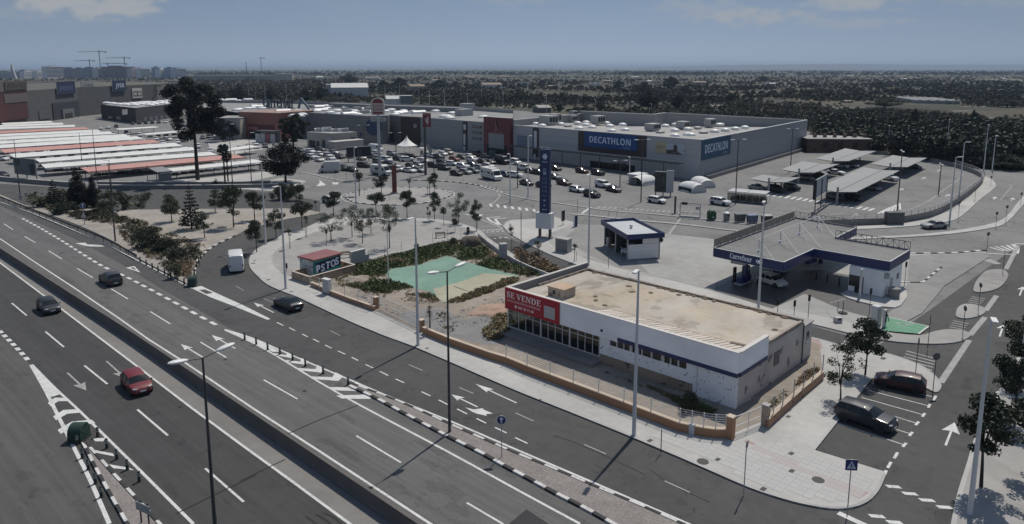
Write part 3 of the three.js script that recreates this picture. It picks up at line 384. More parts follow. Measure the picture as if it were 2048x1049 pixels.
// ---------- the empty shop with the sale sign ----------
{
const TOP=5.06,FL=P(1014.3,574.3,TOP).setY(0.13),FR=P(1477,706,TOP).setY(0.13),LEN=FL.distanceTo(FR),D=13.5,tp=TOP - 0.13;
const b=thing('empty_shop','long empty single-storey shop with peeling white walls, blue stripe and stained flat roof','shop building',FL,yaw(FL,FR));
const at=(u,v)=>{ const q=onWall(FL,FR,u,v);return [q[0],q[1] - 0.13];};
const S7p=(x,y)=>{ const q=S7(x,y)[0];return at(q[0],q[1]);},W6p=(x,y)=>{ const q=W6(x,y)[0];return at(q[0],q[1]);};
const white=mat([0.84,0.84,0.84],0.85,{ map: T.plaster }),clean=mat([0.9,0.9,0.9],0.8,{ map: T.fresh }),old=mat([0.62,0.62,0.62],0.95,{ map: T.oldwall });
const gx=S7p(1050,700)[0],fy=(S7p(78,290)[1] + S7p(900,545)[1]) / 2,wt=2.86,wb=(W6p(400,222)[1] + W6p(1000,412)[1]) / 2,wl=W6p(210,130)[0],wr=W6p(1012,415)[0],st=S7p(1245,620)[0];
const plinth=0.55,gt=fy;
part('plinth',[box(gx + 0.1,plinth,0.3,gx / 2,0,-0.12),box(0.3,plinth,7.4,0.12,0,-3.9)],M.wall,b);
part('terrace',box(gx + 1.2,0.3,1.5,gx / 2 - 0.4,0,0.75),M.wall,b);
part('floor',box(gx - 0.3,plinth - 0.02,7,gx / 2 + 0.1,0,-3.8),M.shoulder,b);
const win=[wl,wr];
part('wall',[box(wl - gx,wt + 0.5,0.3,(gx + wl) / 2,0,-0.15),box(LEN - wr,wt + 0.5,0.3,(LEN + wr) / 2,0,-0.15),box(wr - wl,wb,0.3,(wl + wr) / 2,0,-0.15),box(wr - wl,0.5,0.3,(wl + wr) / 2,wt,-0.15)],white,b);
part('base_course',box(LEN - gx - 4,0.95,0.05,(LEN + gx - 4) / 2,0,0.03),mat([0.30,0.265,0.215],0.95,{ map: T.oldwall }),b);
part('side_wall',[box(0.3,4.0,D - 0.3,LEN - 0.15,0,-D / 2 - 0.15)],old,b);
part('rear_wall',[box(LEN - 0.6,4.0,0.3,LEN / 2,0,-D + 0.15),box(0.3,4.0,D - 7.9,0.15,0,-7.6 - (D - 7.9) / 2)],old,b);
part('partition',[box(gx - 0.2,gt,0.2,gx / 2,0,-7.5),box(0.2,gt - 0.1,6,8.6,0,-4.2),box(0.2,gt - 0.1,3.4,gx,0,-1.9)],mat([0.30,0.24,0.19],0.9),b);
// front fascia, its blue stripe, the return on the right
part('fascia',[box(LEN + 0.1,tp - 3.16,0.36,LEN / 2 + 0.05,3.16,0),box(st,3.16 - fy + 0.02,0.36,st / 2,fy,0),box(0.36,tp - 3.16,5.2,LEN,3.16,-2.79)],clean,b);
part('stripe',[box(LEN - st + 0.12,0.36,0.42,(LEN + st) / 2 + 0.06,2.8,0.01),box(0.42,0.36,5.1,LEN + 0.01,2.8,-2.75)],M.navy,b);
part('coping',[box(LEN + 0.2,0.06,0.42,LEN / 2 + 0.03,tp,0),box(0.42,0.06,5.2,LEN + 0.01,tp,-2.82)],mat([0.55,0.53,0.5],0.9),b);
part('parapet',box(0.3,tp - 3.9,D - 0.1,0.15,3.9,-D / 2 - 0.15),mat([0.16,0.165,0.17],0.9),b);part('parapet_coping',box(0.36,0.07,D,0.15,tp,-D / 2 - 0.2),mat([0.5,0.48,0.45],0.9),b);
const rm=mat([0.50,0.495,0.485],0.95,{ map: T.roof });
part('roof',box(LEN - 0.3,0.25,D - 0.4,LEN / 2 + 0.15,3.85,-D / 2 - 0.1),rm,b);
part('roof_edge',[box(LEN,0.22,0.25,LEN / 2,4.1,-D + 0.12),box(0.25,0.18,D - 5.5,LEN - 0.12,4.02,-D / 2 - 2.7),box(0.25,0.26,9,0.45,4.1,-9)],mat([0.36,0.33,0.30],0.95,{ map: T.oldwall }),b);
// corrugated strip behind the front edge, panel by panel
{ const x0=11.2,n=27,w=(LEN - 0.35 - x0) / n,r=rng(3),g=rbox(w - 0.1,0.12,3.15,0.03,0,0,0,0,1),tones=[0.44,0.48,0.52].map((k)=>mat([k,k * 0.9,k * 0.78],0.9,{ map: T.fresh }));metric(g);
for (let i=0;i < n;i++) { const t=part('roof_panel',g,tones[Math.floor(r() * 3)],b);t.position.set(x0 + (i + 0.5) * w,4.46 + 0.02 * r(),-1.72);t.rotation.x=-0.2;}
{ const u=part('rib_shadow_sheet',box(n * w,0.03,3.1,0,0,0),M.wood,b);u.position.set(x0 + n * w / 2,4.44,-1.72);u.rotation.x=-0.2;}  // added dark sheet, stands in for thin shadows in the panel gaps
part('roof_step',box(LEN - x0,0.12,0.3,(LEN + x0) / 2,4.1,-3.35),mat([0.34,0.21,0.15],0.95,{ map: T.oldwall }),b);part('rubble',[box(1.6,0.18,0.4,LEN - 1.4,4.24,-3.1,0.1)],M.wood,b);}
const inner=(u,v,y)=>{ const q=P(u,v,y + 0.13);return b.worldToLocal(q);};
b.updateMatrixWorld(true);
{ const c=inner(1121,592,4.1);const h=part('roof_hut',box(2.2,0.95,1.9,c.x,4.1,c.z - 0.2),mat([0.42,0.40,0.37],0.9,{ map: T.oldwall }),b);part('hatch',box(0.35,0.4,0.04,c.x - 0.25,4.4,c.z + 0.75),M.black,h);part('lid',box(2.4,0.1,2.1,c.x,5.06,c.z - 0.2),mat([0.5,0.42,0.36],0.9,{ map: T.roof }),h);}
{ const g=new THREE.IcosahedronGeometry(0.28,1),r=rng(9);for (const q of [[1191,593.5],[1265,584],[1302,586],[1258,573],[1210,611],[1192,601],[1358,590],[1550,660],[1530,655],[1610,655]].slice(0,8)) { const c=inner(q[0],q[1],4.12),t=part('stone',g,M.wood,b);t.position.copy(c);t.scale.set(0.7 + r(),0.35,0.6 + r() * 0.5);t.rotation.y=r() * 6;} }
part('gutter_dirt',(()=>{ const r=rng(21),l=[];for (let i=0;i < 70;i++) { const s=0.1 + 0.22 * r();l.push(place(new THREE.IcosahedronGeometry(s,0).scale(1.6,0.5,1),1 + r() * (LEN - 2),4.13,-D + 0.42 - r() * r() * 0.9,r() * 6));} return l;})(),M.wood,b).userData.kind='stuff';
// shop front: posts, rails and panes
const frame=mat([0.52,0.51,0.49],0.6),px=[110,190,265,340,425,500,575,650,730,815,890,970,1048].map((x)=>S7p(x,480)[0]);
px[0]=0.12;const pane=new THREE.MeshPhysicalMaterial({ color: col(0.62,0.66,0.66),roughness: 0.04,transmission: 1,thickness: 0,ior: 1.45 }),tr=plinth + (gt - plinth) * 0.72,gl=new THREE.BoxGeometry(1,1,0.012);
px.forEach((x,i)=>{ const wide=i === 4 || i === 8 || i === 0 || i === 12;part('post',box(wide ? 0.17 : 0.075,gt - plinth,wide ? 0.17 : 0.08,x,plinth,-0.1),frame,b);});
part('rail',box(gx,0.07,0.07,gx / 2,tr,-0.1),frame,b);part('rail',box(gx,0.09,0.09,gx / 2,plinth,-0.1),frame,b);part('rail',box(gx,0.09,0.09,gx / 2,gt - 0.1,-0.1),frame,b);
for (let i=0;i + 1 < px.length;i++) for (const [y0,y1] of [[plinth + 0.09,tr],[tr + 0.07,gt - 0.1]]) { const t=part('pane',gl,pane,b);t.position.set((px[i] + px[i + 1]) / 2,(y0 + y1) / 2,-0.1);t.scale.set(px[i + 1] - px[i] - 0.09,y1 - y0,1);}
for (let i=0;i < 6;i++) { part('side_post',box(0.08,gt - plinth,0.075,0.1,plinth,-0.25 - (i + 1) * 1.2),frame,b);for (const [y0,y1] of [[plinth + 0.09,tr],[tr + 0.07,gt - 0.1]]) { const t=part('pane',gl,pane,b);t.position.set(0.1,(y0 + y1) / 2,-0.25 - (i + 0.5) * 1.2);t.rotation.y=Math.PI / 2;t.scale.set(1.1,y1 - y0,1);} }
part('side_rail',[box(0.07,0.07,7.3,0.1,tr,-3.8),box(0.09,0.09,7.3,0.1,plinth,-3.8),box(0.09,0.09,7.3,0.1,gt - 0.1,-3.8)],frame,b);
part('ceiling',box(gx,0.1,7.3,gx / 2,gt - 0.02,-3.9),M.beige,b);
// the strip of dark windows under the stripe
const edges=[[210,275],[290,350],[360,415],[445,482],[515,540],[555,640],[660,750],[785,845],[860,925],[945,1010]];
for (const [a,c] of edges) { const x0=W6p(a,170)[0],x1=W6p(c,170)[0];const f=part('window',[box(x1 - x0,wt - wb,0.04,(x0 + x1) / 2,wb,-0.16)],M.glass,b);part('sill',box(x1 - x0,0.05,0.16,(x0 + x1) / 2,wb - 0.02,-0.08),M.wall,f);}
for (let i=0;i + 1 < edges.length;i++) { const x0=W6p(edges[i][1],170)[0],x1=W6p(edges[i + 1][0],170)[0];part('mullion',box(Math.max(0.1,x1 - x0 - 0.02),wt - wb,0.2,(x0 + x1) / 2,wb,-0.1),frame,b);}
part('floodlight',[box(0.18,0.16,0.14,S7p(1083,535)[0],S7p(1083,535)[1],0.28)],M.black,b);
// right end: bricked-up window, annex, cracked render
{ const z0=-8.1;const w=part('blocked_window',box(0.06,1.3,1.15,LEN + 0.005,1.5,z0 + 0.4),M.wood,b);for (let i=0;i < 7;i++) part('slat',box(0.03,0.13,1.05,LEN + 0.045,1.56 + i * 0.175,z0 + 0.4),M.wall,w);}
part('annex',[box(3.2,3.5,2.3,LEN - 1.62,0,-D - 1.16)],mat([0.50,0.48,0.46],0.9,{ map: T.plaster }),b);part('annex_roof',box(3.4,0.12,2.4,LEN - 1.6,3.5,-D - 1.2),M.roofgrey,b);part('annex_window',box(0.05,0.8,0.6,LEN - 0.01,1.9,-D - 1.3),M.glass,b);
part('drain_pipe',cyl(0.05,0.05,3.9,LEN + 0.08,0,-D + 0.05),M.black,b);
part('cable',[bar(V3(LEN + 0.1,0.2,-0.4),V3(LEN + 0.9,0.9,-0.9),0.03),box(0.02,2.2,0.05,W6p(1130,400)[0],0.6,0.012)],M.duct,b);
// sale sign: hung on the fascia, a thing of its own
const sx=S7p(637,240)[0],sb=fy - 0.02,sh=tp - sb + 0.03;
const st2=canvasTex(1024,384,(g,w,h)=>{ g.fillStyle='#a3242f';g.fillRect(0,0,w,h);g.fillStyle='#efe6e2';g.textBaseline='alphabetic';fitText(g,'SE VENDE',34,168,660,'bold PXpx serif',150);g.fillStyle='#e0c9c6';fitText(g,'LOCAL INDUSTRIAL/COMERCIAL',40,238,650,'bold PXpx serif',52);g.fillStyle='#efe6e2';g.beginPath();g.arc(215,302,27,0,7);g.fill();g.fillStyle='#a3242f';g.beginPath();g.arc(208,300,13,0.3,4.2);g.lineWidth=7;g.strokeStyle='#a3242f';g.stroke();g.fillStyle='#efe6e2';fitText(g,'607 25 17 40',262,325,300,'bold PXpx sans-serif',64);g.fillStyle='#8c1a26';g.fillRect(768,84,170,24);g.fillStyle='#b3aeae';g.fillRect(752,122,196,206);});
const red=mat([0.33,0.02,0.03],0.6),[sg,sm]=faced(sx + 0.1,sh,0.1,printMat(st2),red),s=new THREE.Mesh(sg,sm);s.name='sale_sign';s.rotation.y=b.rotation.y;s.position.copy(b.localToWorld(V3(sx / 2,sb + sh / 2,0.245)));scene.add(s);tag(s,'red sale sign with white lettering on the corner of the empty shop','sign');
}

// ---------- shed with graffiti, its enclosure, cabinets, fences of the vacant lot ----------
{
const F=P(627.8,520.3,2.5),L=P(604.9,513,2.5),R=P(680.4,506.6,2.5);F.y=L.y=R.y=0.13;const dR=R.clone().sub(F),dL=L.clone().sub(F),w=dR.length(),d=3.1;
const s=thing('transformer_shed','small utility shed with red roof and bold white graffiti letters on teal','shed',F,yaw(F,R));
const g1=canvasTex(768,384,(g,W,H)=>{ g.fillStyle='#2f857e';g.fillRect(0,0,W,H);g.fillStyle='#1b2340';g.beginPath();g.moveTo(20,60);g.lineTo(W,20);g.lineTo(W,250);g.lineTo(60,330);g.fill();const letters='PSTOS';for (let k=0;k < 2;k++) [...letters].forEach((c,i)=>{ g.save();g.translate(40 + i * 140,300 - i * 18 + (i % 2) * 14);g.rotate(-0.05 + 0.06 * (i % 3));g.font='bold 265px sans-serif';g.lineWidth=k ? 10 : 46;g.strokeStyle=k ? '#d5d9e6' : '#20263a';g.fillStyle=i % 2 ? '#c3c9da' : '#d8dcea';g.lineJoin='round';g.scale(0.86,0.9);g.strokeText(c,0,0);if (k) g.fillText(c,0,0);g.restore();});});
const g2=canvasTex(512,512,(g,W,H)=>{ g.fillStyle='#b4b9b4';g.fillRect(0,0,W,H);const r=rng(4);for (let i=0;i < 46;i++) { g.strokeStyle=['#8d8f92','#4a8d86','#d5d7d2','#a23c3c','#5c6494'][i % 5];g.lineWidth=6 + r() * 22;g.beginPath();const x=r() * W,y=r() * H;g.moveTo(x,y);g.quadraticCurveTo(x + (r() - 0.5) * 300,y + (r() - 0.5) * 300,x + (r() - 0.5) * 240,y + (r() - 0.5) * 340);g.stroke();} g.fillStyle='#2c7a70';g.fillRect(W - 46,0,46,H);});
const gm=new THREE.BoxGeometry(w,2.2,d);gm.translate(w / 2,1.1,-d / 2);part('wall',gm,[M.beige,printMat(g2,0.9),M.beige,M.beige,printMat(g1,0.9),M.beige],s);
gm.groups.forEach((q,i)=>{ q.materialIndex=[0,1,2,3,4,5][i];});
const rf=rbox(w + 0.5,0.26,d + 0.5,0.1,w / 2,2.2,-d / 2,0,3);part('roof',metric(rf),mat([0.23,0.095,0.098],0.85,{ map: T.fresh }),s);
const wallM=mat([0.34,0.29,0.235],0.9,{ map: T.oldwall });
const e=thing('enclosure_wall','beige low wall around the graffiti shed at the end of the lot','wall'),pe=W([...S6(297,368,421,408,738,322,640,287,560,262,400,330)].slice(0,4),1.05),back=pe[0].clone().add(pe[3]).sub(pe[1].clone().lerp(pe[2],0)).setY(1.05);
const run=[pe[0],pe[1],pe[2],pe[2].clone().add(pe[0].clone().sub(pe[1]))];
for (let i=0;i < 4;i++) { const a=run[i].clone(),c=run[(i + 1) % 4].clone();a.y=c.y=0.62;part('wall',beam(a,c,0.22,1.0),wallM,e);a.y=c.y=1.15;part('coping',beam(a,c,0.3,0.07),mat([0.46,0.39,0.33],0.9),e);}
// cabinets
const cab=thing('meter_cabinet','white double meter cabinet standing in the low wall by the graffiti shed','utility cabinet',P(654,588,0.13),yaw(P(646,584),P(664,589)));
part('body',rbox(1.15,1.75,0.5,0.03,0,0.1,0),mat([0.5,0.5,0.5],0.6),cab);part('roof',box(1.3,0.1,0.65,0,1.85,0),M.polewhite,cab);for (const x of [-0.28,0.28]) part('door',box(0.5,1.4,0.03,x,0.3,0.26),mat([0.42,0.42,0.43],0.5),cab);part('base',box(1.25,0.25,0.6,0,-0.05,0),M.wall,cab);
const scr=thing('concrete_screen','grey stepped concrete screen standing at the edge of the plaza behind the lot','wall',P(718,531,0.13),yaw(P(703,533),P(737,524)));
part('wall',[box(2.5,2.2,0.35,-0.2,0,0),box(0.7,1.35,0.35,1.4,0,0)],M.duct,scr);part('coping',box(2.6,0.08,0.45,-0.2,2.2,0),mat(0.5,0.8),scr);
// low front wall with posts and wires, in three runs
const ochre=mat([0.34,0.185,0.10],0.85,{ map: T.fresh }),brick=mat([0.36,0.235,0.17],0.9,{ map: T.oldwall }),cop=mat([0.50,0.41,0.32],0.9,{ map: T.fresh });
function wallRun(label,top,h,m,posts,wires,postH=1.15,wireN=6,pm=M.polewhite) {
const f=thing('low_wall_fence',label,'fence'),w=W(top,h + 0.13);
part('wall',band(w.map((p)=>p.clone().setY(0)),0.28,0.02,h + 0.08),m,f);part('coping',band(w,0.36,h + 0.08,h + 0.15),cop,f);
const L=cum(w),n=posts.length ? posts.length : 0,tops=[];
for (const q of posts) { const p=P(q[0],q[1],h + 0.13);part('post',cyl(0.045,0.045,postH,p.x,h + 0.14,p.z,8),pm,f);tops.push(p);}
if (wires) for (let k=0;k < wireN;k++) { const l=[];for (let i=0;i + 1 < tops.length;i++) { const y=h + 0.3 + k * (postH - 0.2) / (wireN - 1);l.push(bar(tops[i].clone().setY(y),tops[i + 1].clone().setY(y),0.014,0.014,4));} part('rail',l,pm,f);}
return f;
}
const fp=S3(85,560,195,605,315,650,437,695,570,745,703,795,845,848,997,905,1060,918,1122,930,1185,938,1240,939);
wallRun('long ochre low wall with white posts and wires in front of the empty shop',[[846,654],[900,676],[980,704],...fp,[1462,858]],0.72,ochre,fp,true);
wallRun('low brick wall with thin posts between the graffiti shed and the mesh gate',[[622,564],[640,571],[663,582],[700,596],[749,613]],0.55,brick,S6(425,455,490,478,575,515,668,540,762,575,858,608),true,1.2,3);
wallRun('low wall with thin steel posts beyond the gate at the end of the empty shop',[[1535,838],[1560,815],[1600,780],[1646,742]],0.78,brick,[[1547,828],[1566,811],[1588,792],[1608,774],[1627,757],[1646,741]],true,1.5,2,M.steel);
const pillar=(u,v,h,label,m,c)=>{ const p=P(u,v,0.13),o=thing('gate_pillar',label,'pillar',p,axis);part('shaft',box(0.5,h,0.5),m,o);part('cap',box(0.58,0.08,0.58,0,h,0),c,o);};
pillar(1461,877,1.75,'ochre gate pillar at the corner end of the long low wall',ochre,cop);pillar(1531,851,1.7,'grey-beige gate pillar at the right wall of the empty shop',mat([0.40,0.36,0.30],0.9,{ map: T.oldwall }),M.kerb);pillar(752,617,1.35,'brick pillar left of the wide mesh gate of the lot',brick,cop);pillar(843,662,1.2,'brick pillar right of the wide mesh gate of the lot',brick,cop);
const gate=(a,c,h,label,n,mesh)=>{ const A=P(...a,0.13),B=P(...c,0.13),o=thing('gate',label,'gate',A,yaw(A,B)),L=A.distanceTo(B);for (const y of [0.12,h / 2,h]) part('rail',bar(V3(0.1,y,0),V3(L - 0.1,y,0),0.035),M.polewhite,o);for (let i=0;i <= n;i++) part('upright',bar(V3(0.1 + (L - 0.2) * i / n,0.1,0),V3(0.1 + (L - 0.2) * i / n,h,0),0.03),M.polewhite,o);if (mesh) { const l=[];for (let i=0;i < L * 5;i++) l.push(bar(V3(i / 5,0.12,0),V3(i / 5,h,0),0.007,0.007,3));for (let i=1;i < h * 5;i++) l.push(bar(V3(0.1,i / 5,0),V3(L - 0.1,i / 5,0),0.007,0.007,3));part('wire_mesh',l,M.steel,o);} };
gate([1468,874],[1524,851],1.6,'white two-leaf tube gate at the corner of the empty shop',2,false);gate([758,620],[838,658],1.7,'wide white wire-mesh gate across the entrance of the vacant lot',2,true);
// tall posts with thin mesh round the far sides of the lot
const tall=thing('wire_fence','tall thin wire fence on posts around the far side of the vacant lot','fence'),tp=[...S6(840,300,950,268,1070,235,1180,205,1290,172,1395,150,1490,140)].map((q)=>P(q[0],q[1],0.13)).concat([[950,466],[972,482],[988,497],[1003,508]].map((q)=>P(q[0],q[1],0.13)));
tp.forEach((p,i)=>part('post',cyl(0.03,0.03,i > 5 ? 2.0 : 1.9,p.x,0.13,p.z,6),M.steel,tall));for (const y of [0.4,1.2,1.95]) part('wire',tp.slice(0,-1).map((p,i)=>bar(p.clone().setY(y),tp[i + 1].clone().setY(y),0.009,0.009,3)),M.steel,tall);
const rw=thing('boundary_wall','pale low boundary wall between the lot and the exit lane','wall');part('wall',band(W([[957,474],[975,490],[1001,509],[1030,527],[1060,541],[1100,557]],0.13),0.22,0.02,0.75),M.pave,rw);
const rw2=thing('boundary_wall','pale low boundary wall between the plaza and the weedy lot','wall');part('wall',band(W([...S6(850,298,960,268,1070,240,1180,210,1290,178,1395,158,1500,150)],0.13),0.22,0.02,0.45),M.pave,rw2);
const eb=thing('electric_cabinet','grey tall electric cabinet at the bend of the boundary wall by the exit lane','utility cabinet',P(1006,519,0.13),0.4);part('body',rbox(1.0,2.3,0.9,0.04),M.duct,eb);part('roof',box(1.1,0.12,1.0,0,2.3,0),M.kerb,eb);part('door',box(0.42,1.8,0.03,-0.23,0.2,0.46),M.steel,eb);part('door',box(0.42,1.8,0.03,0.23,0.2,0.46),M.steel,eb);
const kx=thing('electric_cabinet','big grey cabinet on the forecourt between the blue price pylon and the car wash','utility cabinet',P(1127,503,0.13),-0.62);part('body',rbox(2.2,2.0,1.3,0.04),M.duct,kx);part('roof',box(2.3,0.1,1.4,0,2.0,0),M.kerb,kx);for (const x of [-0.55,0.55]) part('door',box(1.0,1.7,0.03,x,0.12,0.66),mat(0.2,0.6),kx);
const mb=solo('meter_box',rbox(0.42,0.85,0.3,0.02),mat([0.45,0.45,0.46],0.5),'small grey meter box against the ochre wall near the corner gate','utility box',null,P(1384,869,0.13),axis);
}

// ---------- filling station canopy, kiosk and pumps ----------
{
const h=4.8,fas=1.15,pts=W([[1428,496],[1567.6,525],[1628.3,498],[1780.4,524],[1820.7,500],[1671.5,476],[1714,455],[1592,436]],h),O=pts[0].clone().setY(0),loc=pts.map((p)=>p.clone().sub(O));
const c=thing('station_canopy','L-shaped filling station canopy with dark blue fascia and grey roof','canopy',O);
const deck=mat([0.185,0.183,0.18],0.85,{ map: T.concrete });
part('roof',slab(loc,h - 0.3,h - 0.12),deck,c);
const names=['fascia','fascia','fascia','fascia','fascia','rear_fascia','rear_fascia','fascia'];
const cw=mat([0.45,0.45,0.45],0.6);
const pr=canvasTex(1024,128,(g,w,q)=>{ g.fillStyle='#1b2a58';g.fillRect(0,0,w,q);g.fillStyle='#f2f4fa';fitText(g,'Carrefour',255,96,330,'bold PXpx serif',96);g.beginPath();g.moveTo(640,64);g.lineTo(672,26);g.lineTo(664,64);g.lineTo(672,102);g.fill();g.beginPath();g.moveTo(742,64);g.lineTo(712,26);g.quadraticCurveTo(672,40,672,64);g.quadraticCurveTo(672,90,712,102);g.fill();});
loc.forEach((p,i)=>{ const q=loc[(i + 1) % loc.length],L=p.distanceTo(q),a=part(names[i],new THREE.BoxGeometry(L,fas,0.12),i === 0 ? [M.navy,M.navy,M.navy,M.navy,printMat(pr,0.45),M.navy] : M.navy,c);a.position.copy(p).lerp(q,0.5).setY(h - fas / 2);a.rotation.y=yaw(p,q);const t=part('edge_trim',beam(p.clone().setY(h + 0.02),q.clone().setY(h + 0.02),0.16,0.05),cw,c);});
part('soffit',slab(loc,h - fas - 0.05,h - fas + 0.02),mat(0.45,0.7),c);
// lattice parapets
const lat=mat([0.30,0.275,0.235],0.8);
function lattice(a,b,hh,n,name,m,panel) { const A=(y)=>a.clone().setY(h + y),B=(y)=>b.clone().setY(h + y);part(name,[beam(A(0.06),B(0.06),0.06,0.07),beam(A(hh),B(hh),0.06,0.07),...Array.from({ length: n + 1 },(_,i)=>bar(lerpV(A(0),B(0),i / n),lerpV(A(hh),B(hh),i / n),0.03)),...Array.from({ length: n },(_,i)=>bar(lerpV(A(0),B(0),(i + (i % 2)) / n),lerpV(A(hh),B(hh),(i + 1 - (i % 2)) / n),0.028))],m,c);}
lattice(loc[0],loc[7],1.15,26,'lattice_parapet',lat);lattice(loc[7],loc[6],1.0,14,'lattice_parapet',lat);lattice(loc[5].clone(),loc[4].clone(),1.05,14,'lattice_parapet',M.poledark);
part('parapet_panel',beam(lerpV(loc[0],loc[7],0.01).setY(h + 0.55),lerpV(loc[0],loc[7],0.99).setY(h + 0.55),0.03,0.95).translate(-0.12,0,-0.08),lat,c);
const masts=[[V5(540,402),V5(718,508)],[V5(780,300),V5(983,433)],[V5(990,212),V5(1233,370)],[V5(1190,130),V6(300,205)]].map(([m,e])=>[P(m[0][0],m[0][1],h - 0.1).sub(O),P(e[0][0],e[0][1],h).sub(O)]);
masts.forEach(([m,e],i)=>{ const top=m.clone().setY(h + 1.5);part('mast',[bar(m.clone().setY(h - 0.1),top,0.06),cyl(0.32,0.2,0.18,m.x,h - 0.12,m.z,10)],M.polewhite,c);part('stay',bar(top,e,0.035),M.polewhite,c);const bk=m.clone().add(m.clone().sub(e).multiplyScalar(-0.9)).add(V3(1.6,0,1.2));part('stay',bar(top,V3(m.x + (e.x - m.x) * 1.5 - 0.5,h,m.z + (e.z - m.z) * 0.75 - 0.3).setY(h - 0.05),0.022),cw,c);if (i) part('ridge_tube',bar(masts[i - 1][0].clone().setY(h + 1.5),top,0.035),M.polewhite,c);});
part('ridge_tube',bar(lerpV(loc[0],loc[1],0.17).setY(h),masts[0][0].clone().setY(h + 1.5),0.035),M.polewhite,c);
for (const q of [[1490,568],[1563,548],[1642,527]]) { const p=P(q[0],q[1],0.13).sub(O);part('column',box(0.45,h - fas,0.45,p.x,0.13,p.z,0.7),M.navy,c);}
{ const p=P(1720,596,0.13).sub(O);part('column',cyl(0.16,0.16,h - fas,p.x,0.13,p.z,12),M.polewhite,c);}
{ const a=P(1700,575,0.13).sub(O);part('hanging_sign',box(2.0,0.5,0.12,lerpV(loc[0],loc[1],0.42).x,h - fas - 0.6,lerpV(loc[0],loc[1],0.42).z - 1.2,-0.7),mat(0.3,0.6),c);}
// kiosk
const kl=P(1696,584,0.13),kc=P(1764,598.7,0.13),kr=P(1799,577,0.13),kb=kl.clone().add(kr).sub(kc),k=thing('station_kiosk','white kiosk of the filling station under the right end of the blue canopy','kiosk',kl,yaw(kl,kc)),kw=kl.distanceTo(kc),kd=kc.distanceTo(kr),kh=h - fas - 0.2,km=mat([0.8,0.8,0.8],0.7,{ map: T.fresh });
part('wall',box(kw,kh,kd,kw / 2,0,-kd / 2),km,k);part('plinth',box(kw + 0.06,0.25,kd + 0.06,kw / 2,0,-kd / 2),M.duct,k);
const dr=part('door',box(1.0,2.2,0.05,1.3,0.1,0.03),M.glass,k);part('handle',box(0.04,0.5,0.06,1.65,0.9,0.07),M.steel,dr);part('window',box(0.8,1.4,0.05,0.45,0.9,0.03),M.glass,k);part('window',box(0.05,0.7,0.6,kw + 0.03,1.6,-kd * 0.78),M.glass,k);part('air_unit',box(0.4,0.55,0.8,kw + 0.2,2.55,-0.6),M.duct,k);part('service_door',box(0.05,2.0,0.9,kw + 0.03,0.1,-kd * 0.45),mat(0.4,0.6),k);
const step=solo('kerbed_island',slab(smooth(W([[1680,590],[1700,600],[1745,612],[1790,618],[1808,606],[1815,590],[1806,576],[1799,577],[1764,598],[1696,584]],0.1),2),0.1,0.27),M.kerb,'narrow kerb island around the foot of the station kiosk','kerb island');
// pump islands
const pump=(u,v,label)=>{ const o=thing('fuel_pump',label,'fuel pump',P(u,v,0.13),0.75,'fuel pumps under the canopy');part('plinth',rbox(3.2,0.2,1.1,0.05),M.kerb,o);part('skirt',box(2.6,0.75,0.7,0,0.2,0),M.navy,o);part('cabinet',rbox(1.1,1.3,0.6,0.05,0.4,0.95,0),M.poledark,o);part('display',box(0.5,0.35,0.03,0.4,1.7,0.31),mat(0.3,0.3),o);for (const x of [0.05,0.4,0.75]) part('nozzle',box(0.08,0.4,0.1,x,1.1,0.34),M.black,o);part('hose',new THREE.TubeGeometry(new THREE.CatmullRomCurve3([V3(0.1,1.9,0.35),V3(-0.1,1.3,0.6),V3(0,0.6,0.6),V3(0.1,1.1,0.4)]),14,0.025,5),M.black,o);};
pump(1488,566,'blue fuel pump at the near left of the canopy');pump(1560,545,'blue fuel pump in the middle bay under the canopy');pump(1622,528,'blue fuel pump at the far bay under the canopy');
solo('payment_post',[rbox(0.45,2.0,0.3,0.04),box(0.6,0.08,0.4)],M.black,'black pay post at the left front edge of the canopy','pay post',null,P(1469,564,0.13),0.7);
for (const [u,v,w] of [[1633,560,'left'],[1655,563,'middle'],[1679,570,'right']]) solo('bollard',[cyl(0.09,0.09,0.95),cyl(0.13,0.13,0.05)],M.black,`dark short bollard under the canopy beside the kiosk, ${w} one`,'bollard','bollards beside the kiosk',P(u,v,0.13));
const bin=thing('litter_bin','wide grey concrete bin at the right side of the station kiosk','bin',P(1788,597,0.13));part('body',cyl(0.62,0.68,1.3,0,0,0,16),M.wall,bin);part('rim',place(new THREE.TorusGeometry(0.66,0.05,6,18),0,1.3,0,0,Math.PI / 2),M.duct,bin);
}

